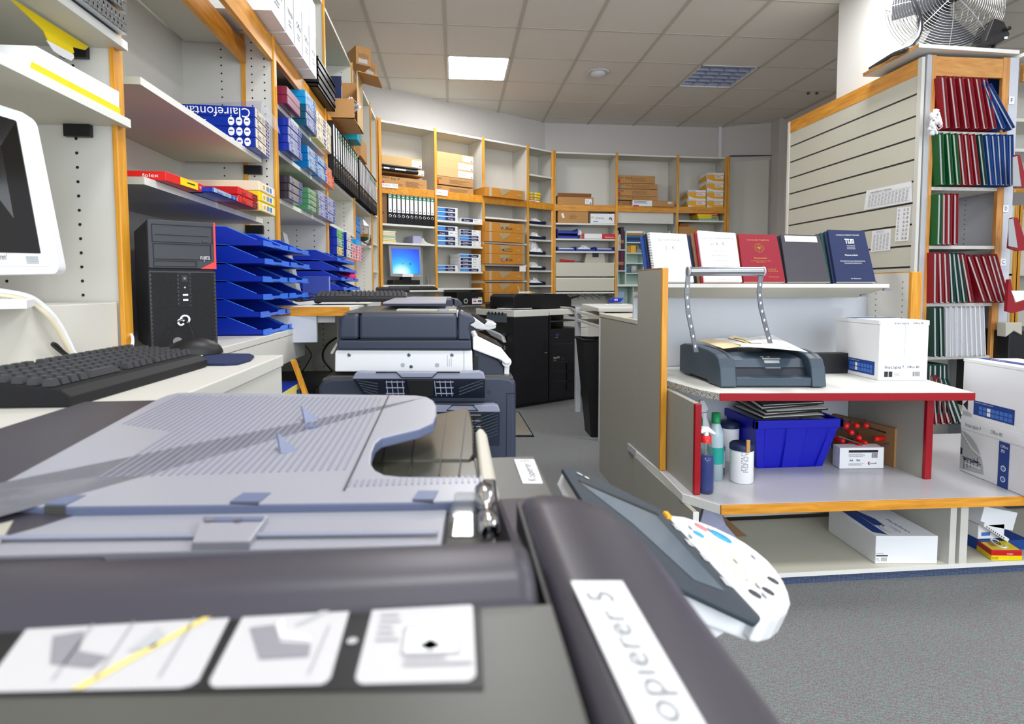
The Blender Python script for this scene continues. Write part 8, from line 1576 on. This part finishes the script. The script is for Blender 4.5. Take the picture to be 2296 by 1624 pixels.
def frow(si, where, items, dy=-.055):
    """items: (pixel x of the foot, lean degrees, colour)"""
    z = SH[si]; cnt = {}
    tot = {}
    for _, _, c in items: tot[c] = tot.get(c, 0)+1
    for k, (x, ang, c) in enumerate(items):
        cnt[c] = cnt.get(c, 0)+1; X = atY(x, [283, 408, 540, 671, 795, 922, 1045][si], YT+dy)[0]
        w = .030; a = math.radians(ang); zz = z+.0015+0.0
        # rest the lower right corner on the shelf
        put_folder(c, X-w*math.cos(a), YT+dy, zz+0.0, ang, (ORD[cnt[c]-1]+' ' if tot[c] > 1 else 'single ')+CN[c]+' folder from the left on the '+where+' of the tall shelf', 'thesis folders on the tall shelf')
R_, G_, B2, W_c, GD = 'red_cloth', 'green_cloth', 'blue_cloth', 'white_cloth', 'green_dark'
frow(0, 'uppermost shelf', [(2131, 8, R_), (2153, 10, R_), (2175, 11, R_), (2196, 12, R_), (2216, 13, R_), (2236, 15, R_), (2256, 27, B2), (2277, 34, B2)])
frow(1, 'second shelf', [(2120, 5, G_), (2140, 7, G_), (2156, 8, G_), (2170, 9, R_), (2184, 9, R_), (2200, 10, R_), (2216, 10, 'green_dark'), (2231, 9, B2), (2243, 8, B2), (2254, 7, B2), (2265, 6, B2), (2275, 4, B2)])
frow(2, 'third shelf', [(2112, 1, G_), (2124, 2, R_), (2135, 2, R_), (2149, 2, R_)])
frow(3, 'fourth shelf', [(2104, 2, R_), (2118, 4, R_), (2131, 5, R_), (2144, 6, GD), (2158, 9, GD), (2171, 11, GD), (2185, 14, R_), (2215, 23, R_), (2231, 23, R_), (2245, 22, R_), (2256, 20, R_), (2266, 20, R_)])
frow(4, 'fifth shelf', [(2105, 3, GD), (2119, 4, GD), (2132, 3, W_c), (2145, 3, W_c), (2157, 3, W_c), (2169, 4, W_c), (2180, 5, W_c), (2191, 5, W_c), (2201, 5, W_c), (2211, 5, W_c)])
frow(5, 'sixth shelf', [(2092, 1, GD), (2104, 2, GD), (2116, 2, GD), (2128, 4, GD)])
frow(6, 'lowest shelf', [(2104, 8, R_), (2118, 14, R_), (2132, 20, R_), (2146, 22, GD), (2158, 24, GD)])
rq = random.Random(4); bg = MB('white')
for k in range(16):
    c = atY(2092+rq.uniform(-8, 10), 268+rq.uniform(-18, 16), YT-.075+rq.uniform(-.012, .012)); bg.tube([c, c+np.array([rq.uniform(-.02, .03), rq.uniform(-.01, .01), rq.uniform(-.05, .02)]), c+np.array([rq.uniform(-.02, .05), 0, rq.uniform(-.06, -.01)])], [.005, rq.uniform(.010, .018), .005], n=5)
solo(bg.tube([atY(x, y, YT-.075) for x, y in ((2100, 262), (2110, 270), (2113, 284), (2104, 291), (2098, 282))], .003, 'white', n=5), 'plastic_bag', 'crumpled white plastic bag tied to the wooden edge of the tall shelf', 'bag')
# ---- fans on the top board
zf_ = zt_p+.023
def fan(label, c, R, ax, foot, feet=None):
    t_ = thing('floor_fan', label, 'fan', (c[0], c[1], zf_)); ax = nrm(ax); u = nrm(np.cross(ax, (0, 0, 1))); v = np.cross(u, ax); c = np.array(c, float)
    g = MB('chrome'); n = 22
    for k in range(1, n+1):
        r = R*(k/n)**.8; dz = .085*(1-(r/R)**2)
        for s in (1, -1):
            rr = r
            if s == -1 and k % 2: continue
            g.tube([c+ax*s*(dz+.012)+u*rr*math.cos(a)+v*rr*math.sin(a) for a in np.linspace(0, 2*math.pi, 41)[:-1]], .0017, 'chrome', n=5, closed=True)
    for a in np.linspace(0, 2*math.pi, 9)[:-1]:
        for s in (1, -1): g.tube([c+ax*s*(.085*(1-q*q)+.014)+u*R*q*math.cos(a)+v*R*q*math.sin(a) for q in (0.05, .3, .55, .8, 1.0)], .0025, 'steel', n=5)
    g.build('cage', t_)
    for k in range(3):
        b = MB('dark_grey'); a0 = k*2.094+.4; V = []
        for i in range(6):
            r = R*(.15+.72*i/5)
            for j in range(5): a = a0+(j/4-.5)*1.25; V.append(c+u*r*math.cos(a)+v*r*math.sin(a)+ax*((j/4-.5)*.06))
        b.add(V, [(i*5+j, i*5+j+1, (i+1)*5+j+1, (i+1)*5+j) for i in range(5) for j in range(4)], None, True); b.build('blade', t_)
    MB('black').lathe([(0, -.20), (.06, -.19), (.068, -.12), (.068, -.05), (.05, -.03), (0, -.03)], c, ax=ax).build('motor', t_); MB('black').lathe([(0, .10), (.035, .105), (.04, .09), (.04, .07)], c, ax=ax).build('hub', t_)
    if feet: MB('dark_chrome').tube(curve(feet), .0135, n=10).build('stand', t_)
    return t_
YF = 3.36
R1 = np.linalg.norm(atY(2228, 20, YF)-atY(2005, 20, YF))/2; cF = atY(2117, 5, YF); cF[2] = zf_+R1+.004
ft = [atY(2030, -120, YF-.02), atY(2036, -40, YF-.05), atY(2052, 10, YF-.08), atY(2064, 50, YF-.10), atY(2058, 84, YF-.12), atY(2036, 108, YF-.14)]
pfa, pfb = atZ(2004, 122, zf_+.014), atZ(1987, 132, zf_+.014); ft += [pfa, pfb, pfb+np.array([.02, .16, 0])]
fan('large chrome cage fan on a bent tube stand on top of the tall shelf', cF, R1, (-.25, -1, .12), None, ft)
c2 = cF+np.array([R1*2+.24, -.02, 0]); fan('second chrome cage fan cut by the right edge on top of the shelf', c2, R1, (.1, -1, .1), None, [c2+np.array([-.30, -.04, .1]), c2+np.array([-.26, -.06, -R1*.6]), c2+np.array([-.2, -.08, -R1-.0])+np.array([0, 0, .014])])
a = [atY(x, y, YF-.16) for x, y in ((2210, 92), (2230, 40), (2252, 48), (2266, 76), (2262, 85), (2226, 100))]; t = thing('speaker_box', 'black boxy loudspeaker on a swivel foot right of the large fan', 'loudspeaker', atY(2235, 105, YF-.16))
MB('black').ext(a, (.03, .14, 0)).build('housing', t, .006); MB('black_soft').lathe([(0, 0), (.012, .002), (.012, .02), (0, .022)], atY(2256, 66, YF-.17), ax=(1, -.6, .4)).build('knob', t); MB('white').obox(atY(2252, 88, YF-.162), (.02, 0, .004), (0, 0, .014), (0, -.002, 0)).build('sticker', t)
p = atY(2228, 96, YF-.12); MB('black').tube([(p[0], p[1], zf_+.001), (p[0]-.002, p[1], zf_+.03), p+np.array([.01, .0, .01])], .012, n=8).lathe([(0, .0), (.04, .0), (.036, .012), (0, .014)], (p[0]-.01, p[1], zf_)).build('swivel_foot', t)
# ---- next shelf and things glimpsed at the right edge
XN = XR+.045
t = thing('folder_shelf', 'next tall shelf with an oak rail, cut off by the right edge', 'shelf unit', (XN+.4, 3.3, 0))
MB('edge_white').box(XN, XN+.9, YT-.06, YT+.4, atY(2290, 128, YT)[2]-.0, atY(2290, 120, YT)[2]+.0).build('top_panel', t); MB('oak').box(XN+.02, XN+.9, YT, YT+.02, atY(2290, 182, YT)[2], atY(2290, 140, YT)[2]).build('top_rail', t)
for y in (268, 335): zz = atY(2290, y, YT+.1)[2]; MB('laminate').box(XN+.02, XN+.9, YT+.08, YT+.36, zz-.02, zz).build('shelf', t)
MB('laminate').box(XN+.02, XN+.9, YT+.36, YT+.37, 1.9, atY(2290, 128, YT)[2]).build('back_panel', t)
for k, (x, c) in enumerate(((2292, 'blue_cloth'), (2297, 'red_cloth'))): put_folder(c, atY(x, 250, YT)[0]-.03, YT+.06, atY(2290, 268, YT+.1)[2]+.002, 20, ['blue', 'red'][k]+' folder on the neighbouring shelf at the right edge', 'folders at the right edge')
for k, (pts) in enumerate((((2279, 347), (2287, 347), (2296, 408), (2296, 420), (2279, 420)), ((2270, 488), (2282, 488), (2296, 548), (2296, 561), (2284, 563), (2264, 556)), ((2262, 628), (2266, 626), (2275, 680), (2296, 672), (2296, 694), (2272, 702), (2258, 698)))):
    P_ = [atY(x+(6 if x == 2296 else 0), y, 3.05) for x, y in pts]; m = MB('red_cloth').ext(P_, (0, .02, 0)); ce = sum(P_)/len(P_); m.ext([atY(x, y, 3.045) for x, y in (((2272, 352), (2281, 350), (2290, 418), (2272, 418)), ((2262, 492), (2272, 490), (2282, 556), (2262, 552)), ((2268, 652), (2296, 652), (2296, 672), (2278, 678)))[k]], (0, .004, 0), 'page_grey' if k < 2 else 'white')
    solo(m, 'report_cover', ['upper', 'middle', 'lower'][k]+' open red report cover hanging at the right edge of the picture', 'folder')
zz = atY(2280, 735, 3.15)[2]; t = thing('black_machine', 'black machine with a grey arm at the right edge behind the paper boxes', 'device', (XN+.3, 3.3, 0)); a, b = atY(2263, 742, 3.1), atY(2300, 790, 3.1)
MB('black').box(a[0], a[0]+.6, 3.1, 3.45, .3, a[2]).build('housing', t, .006); MB('beige_plastic').ext([atY(x, y, 3.09) for x, y in ((2256, 724), (2292, 724), (2292, 752), (2274, 742), (2256, 756))], (0, .06, 0)).build('arm', t, .004)
t = thing('far_shelf', 'distant orange edged shelf seen in the gap at the right edge', 'shelf unit', (5.2, 5.4, 0)); m = MB('beech')
X0 = atY(2270, 500, 5.2)[0]
for x in (2284, 2278): X_ = atY(x, 500, 5.2)[0]; MB('beech').box(X_-.02, X_+.02, 5.18, 5.2, .4, 2.0).build('post', t)
MB('beech_h').box(X0, X0+.8, 5.18, 5.2, atY(2280, 432, 5.2)[2], atY(2280, 425, 5.2)[2]).build('rail', t); MB('laminate').box(X0, X0+.8, 5.5, 5.51, .4, 2.0).build('back_panel', t); MB('laminate').box(X0, X0+.8, 5.2, 5.5, .40, .42).box(X0, X0+.8, 5.2, 5.5, 1.3, 1.32).build('shelf', t)
MB('laminate').box(X0, X0+.02, 5.2, 5.5, 0, 2.0).build('side_panel', t)
